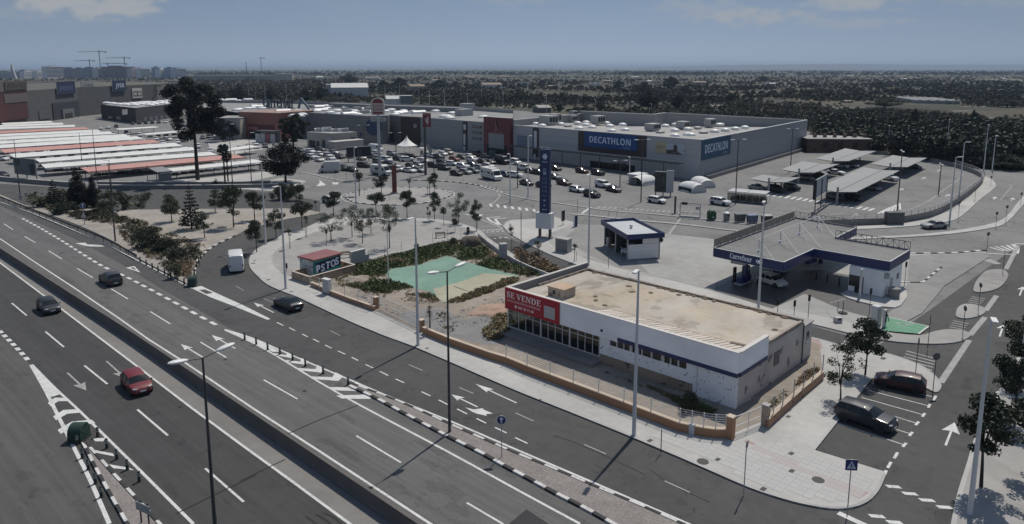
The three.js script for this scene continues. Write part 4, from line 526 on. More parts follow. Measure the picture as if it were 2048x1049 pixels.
// ---------- car wash ----------
{
const h=4.2,f=0.75,pts=W([[1203,440],[1255,470],[1329,465.5],[1267.5,436]],h),O=pts[0].clone().setY(0.13),loc=pts.map((p)=>p.clone().sub(O)),hh=h - 0.13;
const c=thing('car_wash','open car wash shelter with blue-edged pale roof and glass side panels','car wash',O);
loc.forEach((p)=>p.setY(0));const deck=slab(loc,hh - 0.5,hh - 0.4);part('roof',deck,mat([0.44,0.46,0.47],0.6,{ map: T.fresh }),c);
loc.forEach((p,i)=>{ const q=loc[(i + 1) % 4];const a=part('fascia',new THREE.BoxGeometry(p.distanceTo(q) + 0.12,f,0.12),M.navy,c);a.position.copy(p).lerp(q,0.5).setY(hh - f / 2);a.rotation.y=yaw(p,q);});
const cen=loc.reduce((s,p)=>s.add(p),V3(0,0,0)).multiplyScalar(0.25),inn=loc.map((p)=>lerpV(p,cen,0.13)),mid=lerpV(inn[0],inn[1],0.5),mid2=lerpV(inn[3],inn[2],0.5);
for (const p of [...inn,mid,mid2]) part('column',box(0.16,hh - f,0.16,p.x,0,p.z,0.6),M.steel,c);
const pan=(a,b,y0,y1,m,name)=>{ const g=part(name,new THREE.BoxGeometry(a.distanceTo(b) - 0.2,y1 - y0,0.05),m,c);g.position.copy(a).lerp(b,0.5).setY((y0 + y1) / 2);g.rotation.y=yaw(a,b);};
const pale=mat([0.72,0.72,0.72],0.4,{ map: T.fresh }),dk=mat([0.05,0.052,0.055],0.4);
pan(inn[1],inn[2],0.15,1.25,pale,'panel');pan(inn[1],inn[2],1.28,2.35,pale,'panel');pan(lerpV(inn[1],inn[2],0.45),inn[2],2.4,3.3,pale,'panel');pan(mid,mid2,0.1,3.3,dk,'partition');pan(inn[0],inn[3],0.1,3.3,dk,'partition');pan(inn[3],inn[2],0.1,3.2,dk,'rear_panel');
part('wash_unit',rbox(0.7,1.6,0.5,0.04,lerpV(inn[0],mid,0.5).x,0,lerpV(inn[0],mid,0.5).z - 1.5,0.7),M.steel,c);
part('roof_vent',[cyl(0.2,0.2,0.3,cen.x,hh - 0.4,cen.z),place(new THREE.SphereGeometry(0.26,10,6),cen.x,hh,cen.z)],M.polewhite,c);part('round_sign',place(new THREE.CylinderGeometry(0.35,0.35,0.1,16),inn[2].x + 0.25,2.8,inn[2].z,0.5,Math.PI / 2),M.black,c);
}

// ---------- blue price pylon ----------
{
const base=P(1090,476,0.13),p=thing('price_pylon','tall slender blue price pylon on a white box above the forecourt','pylon sign',base,-0.42),top=hAt(base,299) - 0.13;
const t=canvasTex(256,1024,(g,w,h)=>{ g.fillStyle='#1f2c54';g.fillRect(0,0,w,h);g.fillStyle='#c4cad8';const cy=110;g.beginPath();g.moveTo(62,cy);g.lineTo(112,cy - 52);g.lineTo(100,cy);g.lineTo(112,cy + 52);g.fill();g.beginPath();g.moveTo(198,cy);g.lineTo(150,cy - 52);g.quadraticCurveTo(104,cy - 30,104,cy);g.quadraticCurveTo(104,cy + 34,150,cy + 52);g.fill();g.font='bold 30px sans-serif';g.fillText('Carrefour',58,205);g.fillStyle='#8f9bb5';g.fillRect(92,300,72,100);g.fillStyle='#1f2c54';g.fillRect(104,316,48,30);const r=rng(8);g.fillStyle='#6d7b9c';for (let i=0;i < 4;i++) { g.font='bold 54px monospace';g.fillText('8.88',62,480 + i * 66);} g.fillRect(50,735,156,8);g.fillStyle='#9aa5bd';g.fillRect(98,800,60,26);g.fillRect(104,880,40,24);for (let i=0;i < 4;i++) g.fillRect(66 + i * 34,950,22,22);});
const blue=mat([0.022,0.038,0.10],0.45),g=new THREE.BoxGeometry(1.75,top - 4.2,0.75);g.translate(0,(top + 4.2) / 2,0);part('shaft',g,[blue,blue,blue,blue,printMat(t,0.45),blue],p);
part('crown',[box(1.7,0.12,0.1,0,top + 0.22,0.3),box(0.1,0.25,0.1,-0.7,top,0.3),box(0.1,0.25,0.1,0.7,top,0.3),box(0.1,0.12,0.7,-0.8,top + 0.22,0)],M.steel,p);
part('white_box',box(2.7,2.6,1.5,0,1.7,0.1),mat([0.6,0.61,0.62],0.5,{ map: T.fresh }),p);for (const x of [-0.9,0.9]) part('leg',box(0.35,1.7,0.5,x,0,0),M.poledark,p);part('foot',box(2.6,0.2,1.0,0,0,0),M.wall,p);
}
// ---------- the sports shop and the shopping gallery behind the car park ----------
const wallPanel=(parent,a,b,h0,h1,m,name,thick=0.3)=>{ const g=part(name,metric(new THREE.BoxGeometry(a.distanceTo(b),h1 - h0,thick)),m,parent);g.position.set((a.x + b.x) / 2,(h0 + h1) / 2,(a.z + b.z) / 2);g.rotation.y=yaw(a,b);return g;};
// a flat thing on the wall a-b whose corners are read from the photograph (upper left, lower right)
function onFacade(a,b,ul,lr,out=0.2) { const q=onWall(a,b,...ul),s=onWall(a,b,...lr),d=b.clone().sub(a).setY(0).normalize(),n=V3(-d.z,0,d.x);const c=a.clone().setY(0).addScaledVector(d,(q[0] + s[0]) / 2).addScaledVector(n,out).setY((q[1] + s[1]) / 2);return { c,w: Math.abs(s[0] - q[0]),h: Math.abs(q[1] - s[1]),turn: yaw(a,b) };}
function facadePart(parent,name,f,m,depth=0.12) { const g=part(name,new THREE.BoxGeometry(f.w,f.h,depth),m,parent);g.position.copy(f.c);g.rotation.y=f.turn;return g;}
function facadeSign(name,label,f,front,side,depth=0.2) { const [g,ms]=faced(f.w,f.h,depth,front,side),o=new THREE.Mesh(g,ms);o.name=numbered(name);o.position.copy(f.c);o.rotation.y=f.turn;scene.add(o);return tag(o,label,'sign');}
const HALL=10.2;
const dec={ fl: P(1027,250.8,HALL),fr: P(1404,280.5,HALL),br: P(1615,240.5,HALL),bl: P(1163,221.5,HALL + 2.8) };
for (const k in dec) dec[k].setY(0);dec.n1=P(1307,228,HALL + 2.8).setY(0);dec.n2=P(1331,225,HALL + 2.8).setY(0);dec.br2=dec.br.clone();
{
const s=thing('sports_shop','large grey ribbed retail hall with white roof domes, rightmost of the row','retail hall');
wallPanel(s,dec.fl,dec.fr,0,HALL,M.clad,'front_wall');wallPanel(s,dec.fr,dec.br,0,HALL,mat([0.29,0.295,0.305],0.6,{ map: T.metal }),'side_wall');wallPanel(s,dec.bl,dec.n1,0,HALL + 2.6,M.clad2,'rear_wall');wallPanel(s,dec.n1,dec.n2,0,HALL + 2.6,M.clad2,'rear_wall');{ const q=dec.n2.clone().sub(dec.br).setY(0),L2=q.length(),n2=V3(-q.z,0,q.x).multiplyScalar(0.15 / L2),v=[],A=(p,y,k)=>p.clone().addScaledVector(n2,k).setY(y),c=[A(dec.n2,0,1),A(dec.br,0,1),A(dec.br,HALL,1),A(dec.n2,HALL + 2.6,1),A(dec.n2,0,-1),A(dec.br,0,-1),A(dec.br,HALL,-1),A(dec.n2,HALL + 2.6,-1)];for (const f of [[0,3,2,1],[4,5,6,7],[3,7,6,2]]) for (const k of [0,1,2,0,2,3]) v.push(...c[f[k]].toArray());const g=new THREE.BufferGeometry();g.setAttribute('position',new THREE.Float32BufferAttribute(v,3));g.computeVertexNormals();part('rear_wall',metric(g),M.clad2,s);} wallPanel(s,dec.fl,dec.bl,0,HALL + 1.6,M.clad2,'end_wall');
// roof deck falls towards the back
{ const q=[dec.fl.clone().setY(HALL - 0.15),dec.fr.clone().setY(HALL - 0.15),dec.br.clone().setY(HALL - 2.5),dec.n2.clone().setY(HALL - 2.2),dec.bl.clone().setY(HALL - 1.2)],g=new THREE.BufferGeometry(),v=[];for (const t of [[0,1,2],[0,2,3],[0,3,4]]) for (const i of t) v.push(q[i].x,q[i].y,q[i].z);g.setAttribute('position',new THREE.Float32BufferAttribute(v,3));g.computeVertexNormals();metric(g);part('roof',g,M.roofgrey,s);
const roofY=(x,z)=>{ const p=V3(x,0,z),d=dec.fr.clone().sub(dec.fl),n=V3(d.z,0,-d.x).normalize(),t=Math.max(0,p.sub(dec.fl).dot(n));return HALL - 0.15 - 2.1 * Math.min(1,t / 80);};
const dg=mg([place(new THREE.SphereGeometry(1.25,12,6,0,7,0,1.57).scale(1,0.42,1),0,0.35,0),cyl(1.35,1.35,0.35,0,0,0,12)]),dk=mg([box(2.2,0.45,1.6),box(2.5,0.1,1.8,0,0.45,0)]);
const U6p=U6(405,320,498,348,592,372,850,350,1085,335,1205,325,1225,293,1200,360,1130,268,1292,395,1108,410,1540,296,1540,375,1490,335,1650,322),U7p=U7(140,212,240,236,130,288,297,270,440,216,333,338,155,352,596,243,860,285,990,268,985,345,1150,328,985,415,1150,400,1505,356,1560,270),U8p=U8(400,268,322,357,465,340,596,322,722,306,10,405);
for (const q of [...U6p,...U7p,...U8p]) { let p=P(q[0],q[1],HALL - 0.6);p=P(q[0],q[1],roofY(p.x,p.z));const d=part('roof_dome',dg,M.dome,s);d.position.copy(p);d.scale.setScalar(1.05);}
for (const q of [...U6(950,378),...U7(450,250,790,372,1285,305,1360,375,740,235),...U8(105,315,180,370)]) { let p=P(q[0],q[1],HALL - 0.6);p=P(q[0],q[1],roofY(p.x,p.z));const d=part('smoke_hatch',dk,M.duct,s);d.position.copy(p);d.rotation.y=0.8;}
const unit=(q,w,h,d)=>{ let p=P(q[0],q[1],HALL - 0.6);p=P(q[0],q[1],roofY(p.x,p.z));const o=part('air_unit',mg([box(w,h,d,0,0.5,0),box(w * 0.8,0.5,d * 0.8)]),M.duct,s);o.position.copy(p);o.rotation.y=0.84;const gr2=part('grille',mg([-0.3,0,0.3].map((k)=>box(w * 0.24,h * 0.6,0.06,k * w,0.5 + h * 0.2,d / 2))),M.black,o);};
unit(U6(680,350)[0],5,2.6,4.2);unit(U6(770,322)[0],3.4,2.6,3);unit(U6(1000,310)[0],3.6,1.8,3);unit(U6(1370,340)[0],4.6,2.4,3);unit(U7(690,345)[0],4.5,1.8,3);unit(U7(1085,320)[0],3.6,2.0,3);unit(U7(1450,285)[0],3,2.2,2.4);unit(U8(255,290)[0],3,2.2,2.4);unit(U6(1030,240)[0],3,2,2.5);}
const cap=(a,b,y)=>part('parapet_cap',beam(a.clone().setY(y),b.clone().setY(y),0.6,0.22),mat(0.5,0.6),s);cap(dec.fl,dec.fr,HALL + 0.05);cap(dec.fr,dec.br,HALL + 0.06);cap(dec.bl,dec.n1,HALL + 2.65);cap(dec.n1,dec.n2,HALL + 2.66);cap(dec.fl,dec.bl,HALL + 1.65);part('parapet_cap',beam(dec.n2.clone().setY(HALL + 2.66),dec.br.clone().setY(HALL + 0.06),0.6,0.22),mat(0.5,0.6),s);
part('base_strip',beam(lerpV(dec.fr,dec.br,0.02).setY(0.5).add(V3(0.5,0,0.5)),lerpV(dec.fr,dec.br,0.98).setY(0.5).add(V3(0.5,0,0.5)),1.2,1.0),M.wall,s);
// front: dark entrance, steel walkway canopy, brown frame round the sign
const fa=(x0,y0,x1,y1,o)=>onFacade(dec.fl,dec.fr,U6(x0,y0)[0],U6(x1,y1)[0],o),fb=(x0,y0,x1,y1,o)=>onFacade(dec.fl,dec.fr,U7(x0,y0)[0],U7(x1,y1)[0],o);
facadePart(s,'sign_surround',onFacade(dec.fl,dec.fr,U6(1105,430)[0],U7(612,690)[0],0.2),M.umber,0.25);
facadePart(s,'entrance',onFacade(dec.fl,dec.fr,U6(1270,850)[0],U7(460,985)[0],0.1),M.black,0.3);
for (let i=0;i < 7;i++) { const f=onFacade(dec.fl,dec.fr,U6(1300 + i * 70,880)[0],U6(1345 + i * 70,1000)[0],0.28);facadePart(s,'entrance_pane',f,M.glass,0.08);}
facadePart(s,'pillar_panel',fa(468,388,545,800,0.2),M.umber,0.3);facadePart(s,'light_strip',fa(488,430,525,690,0.38),mat(0.6,0.5),0.1);facadePart(s,'light_strip',fa(482,755,512,830,0.38),mat(0.6,0.5),0.1);
facadePart(s,'tinted_panel',fa(240,490,380,640,0.2),mat([0.17,0.22,0.28],0.4),0.1);for (const y of [500,560,620]) facadePart(s,'stripe',fa(250,y,380,y + 22,0.28),mat([0.09,0.14,0.21],0.4),0.06);
const d=dec.fr.clone().sub(dec.fl).normalize(),n=V3(-d.z,0,d.x),L=dec.fl.distanceTo(dec.fr),cg=[];
const wk=(s0,s1)=>{ const a=dec.fl.clone().addScaledVector(d,s0).addScaledVector(n,2.8).setY(4.1),b=dec.fl.clone().addScaledVector(d,s1).addScaledVector(n,2.8).setY(4.1);part('walkway_canopy',[beam(a,b,2.6,0.12),beam(a.clone().addScaledVector(n,1.2),b.clone().addScaledVector(n,1.2),0.15,0.3)],M.poledark,s);for (let t=s0 + 1;t < s1;t += 7) { const p=dec.fl.clone().addScaledVector(d,t).addScaledVector(n,3.7);part('walkway_post',cyl(0.12,0.12,4.1,p.x,0,p.z,8),M.poledark,s);} };
wk(2,L - 4);
const f1=onFacade(dec.fl,dec.fr,U6(1200,445)[0],U7(498,610)[0],0.42),f2=onFacade(dec.fr,dec.br,U8(150,465)[0],U8(515,640)[0],0.25);
const dt=(bg)=>canvasTex(1024,320,(g,w,h)=>{ g.fillStyle=bg;g.fillRect(0,0,w,h);g.fillStyle='#c9d2dc';fitText(g,'DECATHLON',90,218,830,'bold PXpx sans-serif',190);g.fillStyle='#7d93ac';fitText(g,'Elche',770,290,130,'bold PXpx sans-serif',60);});
facadeSign('shop_sign','wide blue sign with big white letters on the hall front above the entrance',f1,printMat(dt('#1f477c')),M.decblue);facadeSign('shop_sign','teal-blue sign with white letters round the corner on the side of the hall',{ ...f2,h: f2.h },printMat(dt('#1d4a66')),mat([0.015,0.06,0.12],0.5));
const pt=canvasTex(512,256,(g,w,h)=>{ g.fillStyle='#b0a585';g.fillRect(0,0,190,h);g.fillStyle='#4c463a';g.font='bold 34px sans-serif';g.fillText('Mueve tu',14,110);g.fillText('mundo',14,150);g.fillStyle='#a9afb5';g.fillRect(190,0,w,h);g.fillStyle='#43413f';g.beginPath();g.moveTo(190,175);g.quadraticCurveTo(330,130,400,200);g.lineTo(470,256);g.lineTo(190,256);g.fill();g.beginPath();g.ellipse(340,80,34,46,0,0,7);g.fill();g.fillRect(310,100,66,110);g.fillStyle='#77706a';g.fillRect(300,210,90,16);g.strokeStyle='#3a3c40';g.lineWidth=9;g.beginPath();g.moveTo(470,150);g.lineTo(485,180);g.lineTo(505,150);g.stroke();});
facadeSign('poster','beige and grey advertising poster on the front of the hall near its corner',fb(742,480,1130,660,0.25),printMat(pt),M.duct);
// red gable between hall and gallery
const gf=onFacade(dec.fl.clone().add(dec.fl.clone().sub(dec.fr).normalize().multiplyScalar(14)),dec.fr,U5(1352,372)[0],U6(185,700)[0],0.9),gb=thing('red_gable','tall dark red entrance gable with pale tower outline between the two retail halls','facade',V3(gf.c.x,0,gf.c.z),gf.turn);
part('wall',box(gf.w,gf.c.y + gf.h / 2,1.4,0,0,-0.2),mat([0.15,0.04,0.042],0.7,{ map: T.fresh }),gb);const gy=gf.c.y + gf.h / 2;part('entrance',box(gf.w * 0.75,3.6,0.1,0,0,0.53),M.black,gb);part('panel',box(gf.w * 0.58,gf.h * 0.48,0.12,-0.1,gy - gf.h * 0.99,0.55),mat([0.24,0.245,0.25],0.5),gb);
const em=mat([0.28,0.15,0.12],0.7);part('tower_emblem',[place(new THREE.ConeGeometry(1.25,2.6,3,1).scale(1,1,0.1),-0.1,gy - 1.9,0.56),box(0.35,2.4,0.1,-0.7,gy - 5.6,0.56),box(0.35,2.4,0.1,0.5,gy - 5.6,0.56),box(1.5,0.3,0.1,-0.1,gy - 3.9,0.56),box(0.8,1.1,0.1,1.9,gy - 5.6,0.56)],em,gb);part('coping',box(gf.w + 0.2,0.15,1.6,0,gy,-0.2),mat(0.4,0.7),gb);
}
{
const g=thing('shopping_gallery','long low grey shopping gallery with dozens of white rooflights, left of the sports hall','retail hall'),h=10;
const top=[[479,224.5],[558,227],[613,226.5],[713,232.5],[742,235],[774,231],[801,234],[841.5,236],[926.6,243],[973,246.5],[1026,250.5]],w=W(top,h).map((p)=>p.setY(0)),back=W([[1026,226],[949,220.5],[917,219],[780,211.5],[679,209.7],[560,206],[430,205],[372,210]],h).map((p)=>p.setY(0));
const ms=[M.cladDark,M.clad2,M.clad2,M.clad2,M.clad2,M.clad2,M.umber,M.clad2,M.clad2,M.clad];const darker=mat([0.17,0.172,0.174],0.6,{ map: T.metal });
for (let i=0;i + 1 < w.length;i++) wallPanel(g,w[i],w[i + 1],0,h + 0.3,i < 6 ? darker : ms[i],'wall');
part('roof',slab([...w,...back],h - 0.4,h - 0.2),mat([0.25,0.248,0.24],0.9,{ map: T.concrete }),g);for (let i=0;i + 1 < back.length;i++) wallPanel(g,back[i],back[i + 1],0,h + 1.2,M.clad2,'rear_wall');
const dg=mg([place(new THREE.SphereGeometry(1.6,10,5,0,7,0,1.57).scale(1.25,0.4,1),0,0.4,0),box(3.6,0.4,3.0)]),dg2=mg([box(6.5,0.7,3.2),place(new THREE.CylinderGeometry(1.6,1.6,6.3,10,1,false,0,Math.PI),0,0.6,0,0,0,Math.PI / 2).scale(1,0.6,1)]);
const spots=[...U3(270,465,260,490,320,480,400,470,500,478,540,495,600,462,650,460,735,495,710,545,750,560,620,580,680,575,810,578,905,568,510,592,480,600,1080,620,1120,605,1280,610,1230,675,1300,680,1340,660),...U4(345,283,260,300,420,288,497,290,600,300,670,283,350,315,315,335,265,345,220,355,395,372,490,348,505,395,660,368,710,352,640,395,760,400,790,322,870,318,885,360,1190,338,1350,355,1305,382,1250,400,1120,355),...U5(20,290,140,338,190,305,330,315,390,330,640,308,870,335,800,382,840,405,760,382,1310,390)];
spots.forEach((q,i)=>{ const p=P(q[0],q[1],h - 0.2),o=part('rooflight',i % 7 === 3 ? dg2 : dg,M.dome,g);o.position.copy(p);o.rotation.y=0.75;});
for (const q of U5(1035,360,1080,270)) { const p=P(q[0],q[1],h - 0.2),o=part('air_unit',mg([box(6,2.6,4),box(5,0.5,3)]),M.duct,g);o.position.copy(p);o.rotation.y=0.8;}
for (const q of U4(620,370,590,340,850,375,900,330,160,300,380,310,750,330)) { const p=P(q[0],q[1],h - 0.2),o=part('air_unit',box(3.2,1.4,2.4),M.duct,g);o.position.copy(p);o.rotation.y=0.8;}
part('raised_strip',[beam(w[7].clone().lerp(back[1],0.75).setY(h + 0.8),w[2].clone().lerp(back[4],0.75).setY(h + 0.8),5,1.8)],mat([0.19,0.2,0.205],0.7),g);
const fa=(x0,y0,x1,y1,o)=>onFacade(w[8],w[10],U5(x0,y0)[0],U5(x1,y1)[0],o);
facadePart(g,'pillar_panel',fa(1025,445,1088,880,0.25),M.umber,0.35);facadePart(g,'light_strip',fa(1040,482,1075,555,0.45),mat(0.55,0.5),0.1);facadePart(g,'light_strip',fa(1040,615,1068,770,0.45),mat(0.55,0.5),0.1);facadePart(g,'light_strip',fa(1038,785,1066,855,0.45),mat(0.55,0.5),0.1);
for (const y of [495,575,660]) { facadePart(g,'slot_frame',fa(1160,y,1285,y + 42,0.2),M.umber,0.1);facadePart(g,'slot',fa(1172,y + 9,1265,y + 32,0.3),M.clad2,0.06);}
{ const f=onFacade(w[6],w[7],U5(330,475)[0],U5(385,530)[0],0.3);const o=part('round_logo',new THREE.TorusGeometry(f.h * 0.4,f.h * 0.12,6,18),mat(0.6,0.6),g);o.position.copy(f.c);o.rotation.y=f.turn;}
{ const c=w[4].clone();part('corner_tower',cyl(5.2,5.2,h + 0.6,c.x + 1,0,c.z - 3.6,24),darker,g);const o=part('round_logo',place(new THREE.CylinderGeometry(3.1,3.1,0.3,24),c.x + 1.2,h - 3.4,c.z + 1.75,0,Math.PI / 2),mat([0.02,0.045,0.10],0.5),g);}
{ const f=onFacade(w[3],w[4],U4(795,638)[0],U4(915,675)[0],0.4);facadePart(g,'small_sign',{ ...f,w: 5.5,h: 1.4 },mat([0.012,0.02,0.06],0.5),0.2);}
for (let i=0;i < 5;i++) facadePart(g,'shop_window',onFacade(w[5],w[7],[790 + i * 11,281],[799 + i * 11,295],0.3),M.black,0.1);
// rooftop lettering and its slanted frame
const f=onFacade(P(524,216,h).setY(0),P(592,218,h).setY(0),U3(822,430)[0],U3(1240,560)[0],0),lt=thing('rooftop_letters','dark blue rooftop letters with a slanted emblem standing on the gallery roof','sign',V3(f.c.x,h,f.c.z),f.turn);
const rooftopFont=await new FontLoader().loadAsync('fonts/droid/droid_serif_bold.typeface.json'),word=[...'Carrefour'].map((ch)=>{ const g=new TextGeometry(ch,{ font: rooftopFont,size: 4.6,depth: 0.5,curveSegments: 4 });g.computeBoundingBox();return [g,g.boundingBox.max.x];}),total=word.reduce((q,e)=>q + e[1] + 0.35,0);let wx=-f.w / 2;
for (const [g,w2] of word) { g.scale(f.w / total,1,1).translate(wx,0.4,0);part('letter',g,mat([0.03,0.04,0.07],0.6),lt);wx += (w2 + 0.35) * f.w / total;}
const fx=f.w / 2 + 3.6;part('emblem',[beam(V3(fx - 1.5,0,0),V3(fx + 0.2,4.8,0),0.5,1.0),beam(V3(fx + 0.2,4.8,0),V3(fx + 4.6,0,0),0.5,0.9)],mat([0.09,0.13,0.17],0.6),lt);part('frame',[beam(V3(-f.w / 2,0.2,-0.5),V3(f.w / 2,0.2,-0.5),0.3,0.3)],M.steel,lt);
}
{ // terracotta block and the pale building left of it
const h=10.4,a=P(479,224.5,h).setY(0),b=P(560,227,h).setY(0),o=thing('terracotta_block','terracotta red blank shop block at the left end of the gallery','shop building',a,yaw(a,b)),L=a.distanceTo(b);
part('wall',box(L,h,22,L / 2,0,-10.5),M.terracotta,o);part('coping',box(L + 0.3,0.2,22.4,L / 2,h,-10.5),mat([0.3,0.2,0.17],0.8),o);part('shop_front',box(L * 0.62,5.6,0.3,L * 0.55,0,0.6),M.maroon,o);part('window',box(L * 0.5,2.6,0.1,L * 0.55,0.3,0.82),M.glass,o);part('lit_sign',box(5,1.2,0.1,L * 0.35,3.6,0.85),mat([0.4,0.16,0.15],0.6),o);
const h2=8.4,c=P(428,237,h2).setY(0),d=P(479,237,h2).setY(0),p=thing('pale_shop_block','low pale grey shop block between the terracotta block and the dark tree','shop building',c,yaw(c,d)),L2=c.distanceTo(d);part('wall',box(L2,h2,14,L2 / 2,0,-7.2),M.beige,p);part('roof',box(L2 + 0.3,0.2,14.2,L2 / 2,h2,-7.2),M.roofgrey,p);part('blue_panel',box(4,4,0.1,L2 * 0.62,2.6,-0.12),mat([0.14,0.2,0.3],0.6),p);part('door',box(2.2,2.6,0.1,L2 * 0.3,0,-0.12),M.glass,p);
}
{ // burger restaurant
const h=5.2,a=P(613,264.6,h).setY(0),b=P(664,267.6,h).setY(0),c=P(713.7,264.6,h).setY(0),o=thing('burger_restaurant','beige flat-roofed restaurant with dark windows and machines on its roof','restaurant',V3(0,0,0));
const d=a.clone().add(c).sub(b);part('wall',slab([a,b,c,d],0,h),M.beige,o);part('roof',slab([a,b,c,d].map((p)=>p.clone()),h,h + 0.12),M.roofgrey,o);
for (const [x,y] of [[120,725],[160,730],[215,735],[290,725]]) facadePart(o,'window',onFacade(a,b,U4(x,y)[0],U4(x + 38,y + 100)[0],0.1),M.glass,0.1);facadePart(o,'poster',onFacade(a,b,U4(345,690)[0],U4(415,780)[0],0.1),mat([0.42,0.42,0.42],0.6),0.1);facadePart(o,'window',onFacade(b,c,U4(660,690)[0],U4(725,750)[0],0.1),M.glass,0.1);
const r=rng(12);for (let i=0;i < 12;i++) { const p=a.clone().lerp(c,0.1 + 0.07 * i).lerp(d,0.15 + 0.3 * r());part('roof_unit',box(1.2 + 2 * r(),0.6 + r(),1.2 + r(),p.x,h + 0.1,p.z,0.4),i % 3 ? M.duct : M.dome,o);}
const e=P(669,286,2.8).setY(0),f=P(728,281,2.8).setY(0),an=thing('service_annex','long beige service annex in front of the burger restaurant','annex',e,yaw(e,f)),L=e.distanceTo(f);part('wall',box(L,2.9,4,L / 2,0,-2),M.beige,an);part('roof',box(L + 0.3,0.25,4.3,L / 2,2.9,-2),mat([0.44,0.43,0.40],0.8),an);
const k=P(513,285).setY(0),kk=thing('playground_pavilion','small pavilion with white and red panels before the terracotta block','pavilion',k,-0.35);part('roof',box(9,0.3,5,4,4.2,-2),M.poledark,kk);for (let i=0;i < 4;i++) part('panel',box(2.0,3.4,0.15,0.6 + i * 2.3,0,0),i === 2 ? mat([0.32,0.1,0.1],0.6) : mat(0.42,0.6),kk);part('wall',box(9,3.9,0.2,4,0,-3.4),M.clad2,kk);
// tall pole sign
const bp=P(759.5,353),pole=thing('pole_sign','tall burger pole sign shaped like a bun, red letters on white','pole sign',bp,0),t=hAt(bp,195.5),m1=hAt(bp,230),wd=27 / FOCAL * -bp.z * 1.0;
const sh=new THREE.Shape(),hw=wd / 2,sh2=t - m1;sh.moveTo(-hw,sh2 * 0.12);sh.quadraticCurveTo(-hw,0,-hw * 0.7,0);sh.lineTo(hw * 0.7,0);sh.quadraticCurveTo(hw,0,hw,sh2 * 0.12);sh.lineTo(hw,sh2 * 0.66);sh.quadraticCurveTo(hw,sh2,0,sh2);sh.quadraticCurveTo(-hw,sh2,-hw,sh2 * 0.66);sh.closePath();
const bt=canvasTex(512,640,(g,w,q)=>{ g.fillStyle='#b9b2a8';g.fillRect(0,0,w,q);g.fillStyle='#7a3533';g.beginPath();g.moveTo(60,205);g.quadraticCurveTo(70,45,256,45);g.quadraticCurveTo(442,45,452,205);g.fill();g.beginPath();g.moveTo(60,520);g.lineTo(452,520);g.quadraticCurveTo(450,600,380,600);g.lineTo(132,600);g.quadraticCurveTo(62,600,60,520);g.fill();fitText(g,'BURGER',66,340,380,'bold PXpx sans-serif',130);fitText(g,'KING',62,492,388,'bold PXpx sans-serif',180);});
const eg=new THREE.ExtrudeGeometry(sh,{ depth: 0.5,bevelEnabled: false });const uv=eg.attributes.uv,pp=eg.attributes.position;for (let i=0;i < uv.count;i++) uv.setXY(i,(pp.getX(i) + hw) / wd,pp.getY(i) / sh2);eg.translate(0,m1,-0.25);part('sign_face',eg,printMat(bt),pole);
const m2=hAt(bp,236),m3=hAt(bp,243),at2=canvasTex(512,128,(g,w,q)=>{ g.fillStyle='#a5a39c';g.fillRect(0,0,w,q);g.fillStyle='#55524e';fitText(g,'VEN AUTO',60,92,390,'bold PXpx sans-serif',80);}),[bg,bm]=faced(wd * 1.1,m2 - m3,0.3,printMat(at2),M.duct);const sm=part('drive_sign',bg,bm,pole);sm.position.set(0,(m2 + m3) / 2,0);part('pole',cyl(0.42,0.34,m1,0,0,-0.02,14),mat(0.4,0.5),pole);
}
{ // dark pole with the red sign
const bp=P(851,351),o=thing('pole_sign','dark pole with a red sign showing a white hand, right of the burger sign','pole sign',bp,0),y1=hAt(bp,226),y0=hAt(bp,254),t=canvasTex(256,448,(g,w,h)=>{ g.fillStyle='#6a3034';g.fillRect(0,0,w,h);g.fillStyle='#9a5a5c';g.fillRect(0,0,w,60);g.fillStyle='#b7a3a3';g.beginPath();g.moveTo(60,190);g.lineTo(110,150);g.lineTo(130,260);g.lineTo(140,110);g.lineTo(180,110);g.lineTo(185,290);g.lineTo(150,390);g.lineTo(95,300);g.fill();}),[g,m]=faced(2.1,y1 - y0,0.7,printMat(t),mat([0.09,0.05,0.05],0.6));const s=part('sign_box',g,m,o);s.position.set(0.6,(y0 + y1) / 2,0.1);s.rotation.y=0.25;part('pole',cyl(0.35,0.28,y1,-0.05,0,-0.5,10),M.poledark,o);
for (const [dx,y,r] of [[-0.7,9,0.5],[0.9,8.4,0.6],[-0.9,6.9,0.8],[1.4,7.4,0.45]]) part('side_panel',box(1.0,1.3,0.1,dx,y - 1.5,0.2,r),mat([0.25,0.24,0.235],0.6),o);part('cross_arm',beam(V3(-1.2,8.2,0),V3(1.6,8.2,0),0.1,0.1),M.poledark,o);
}
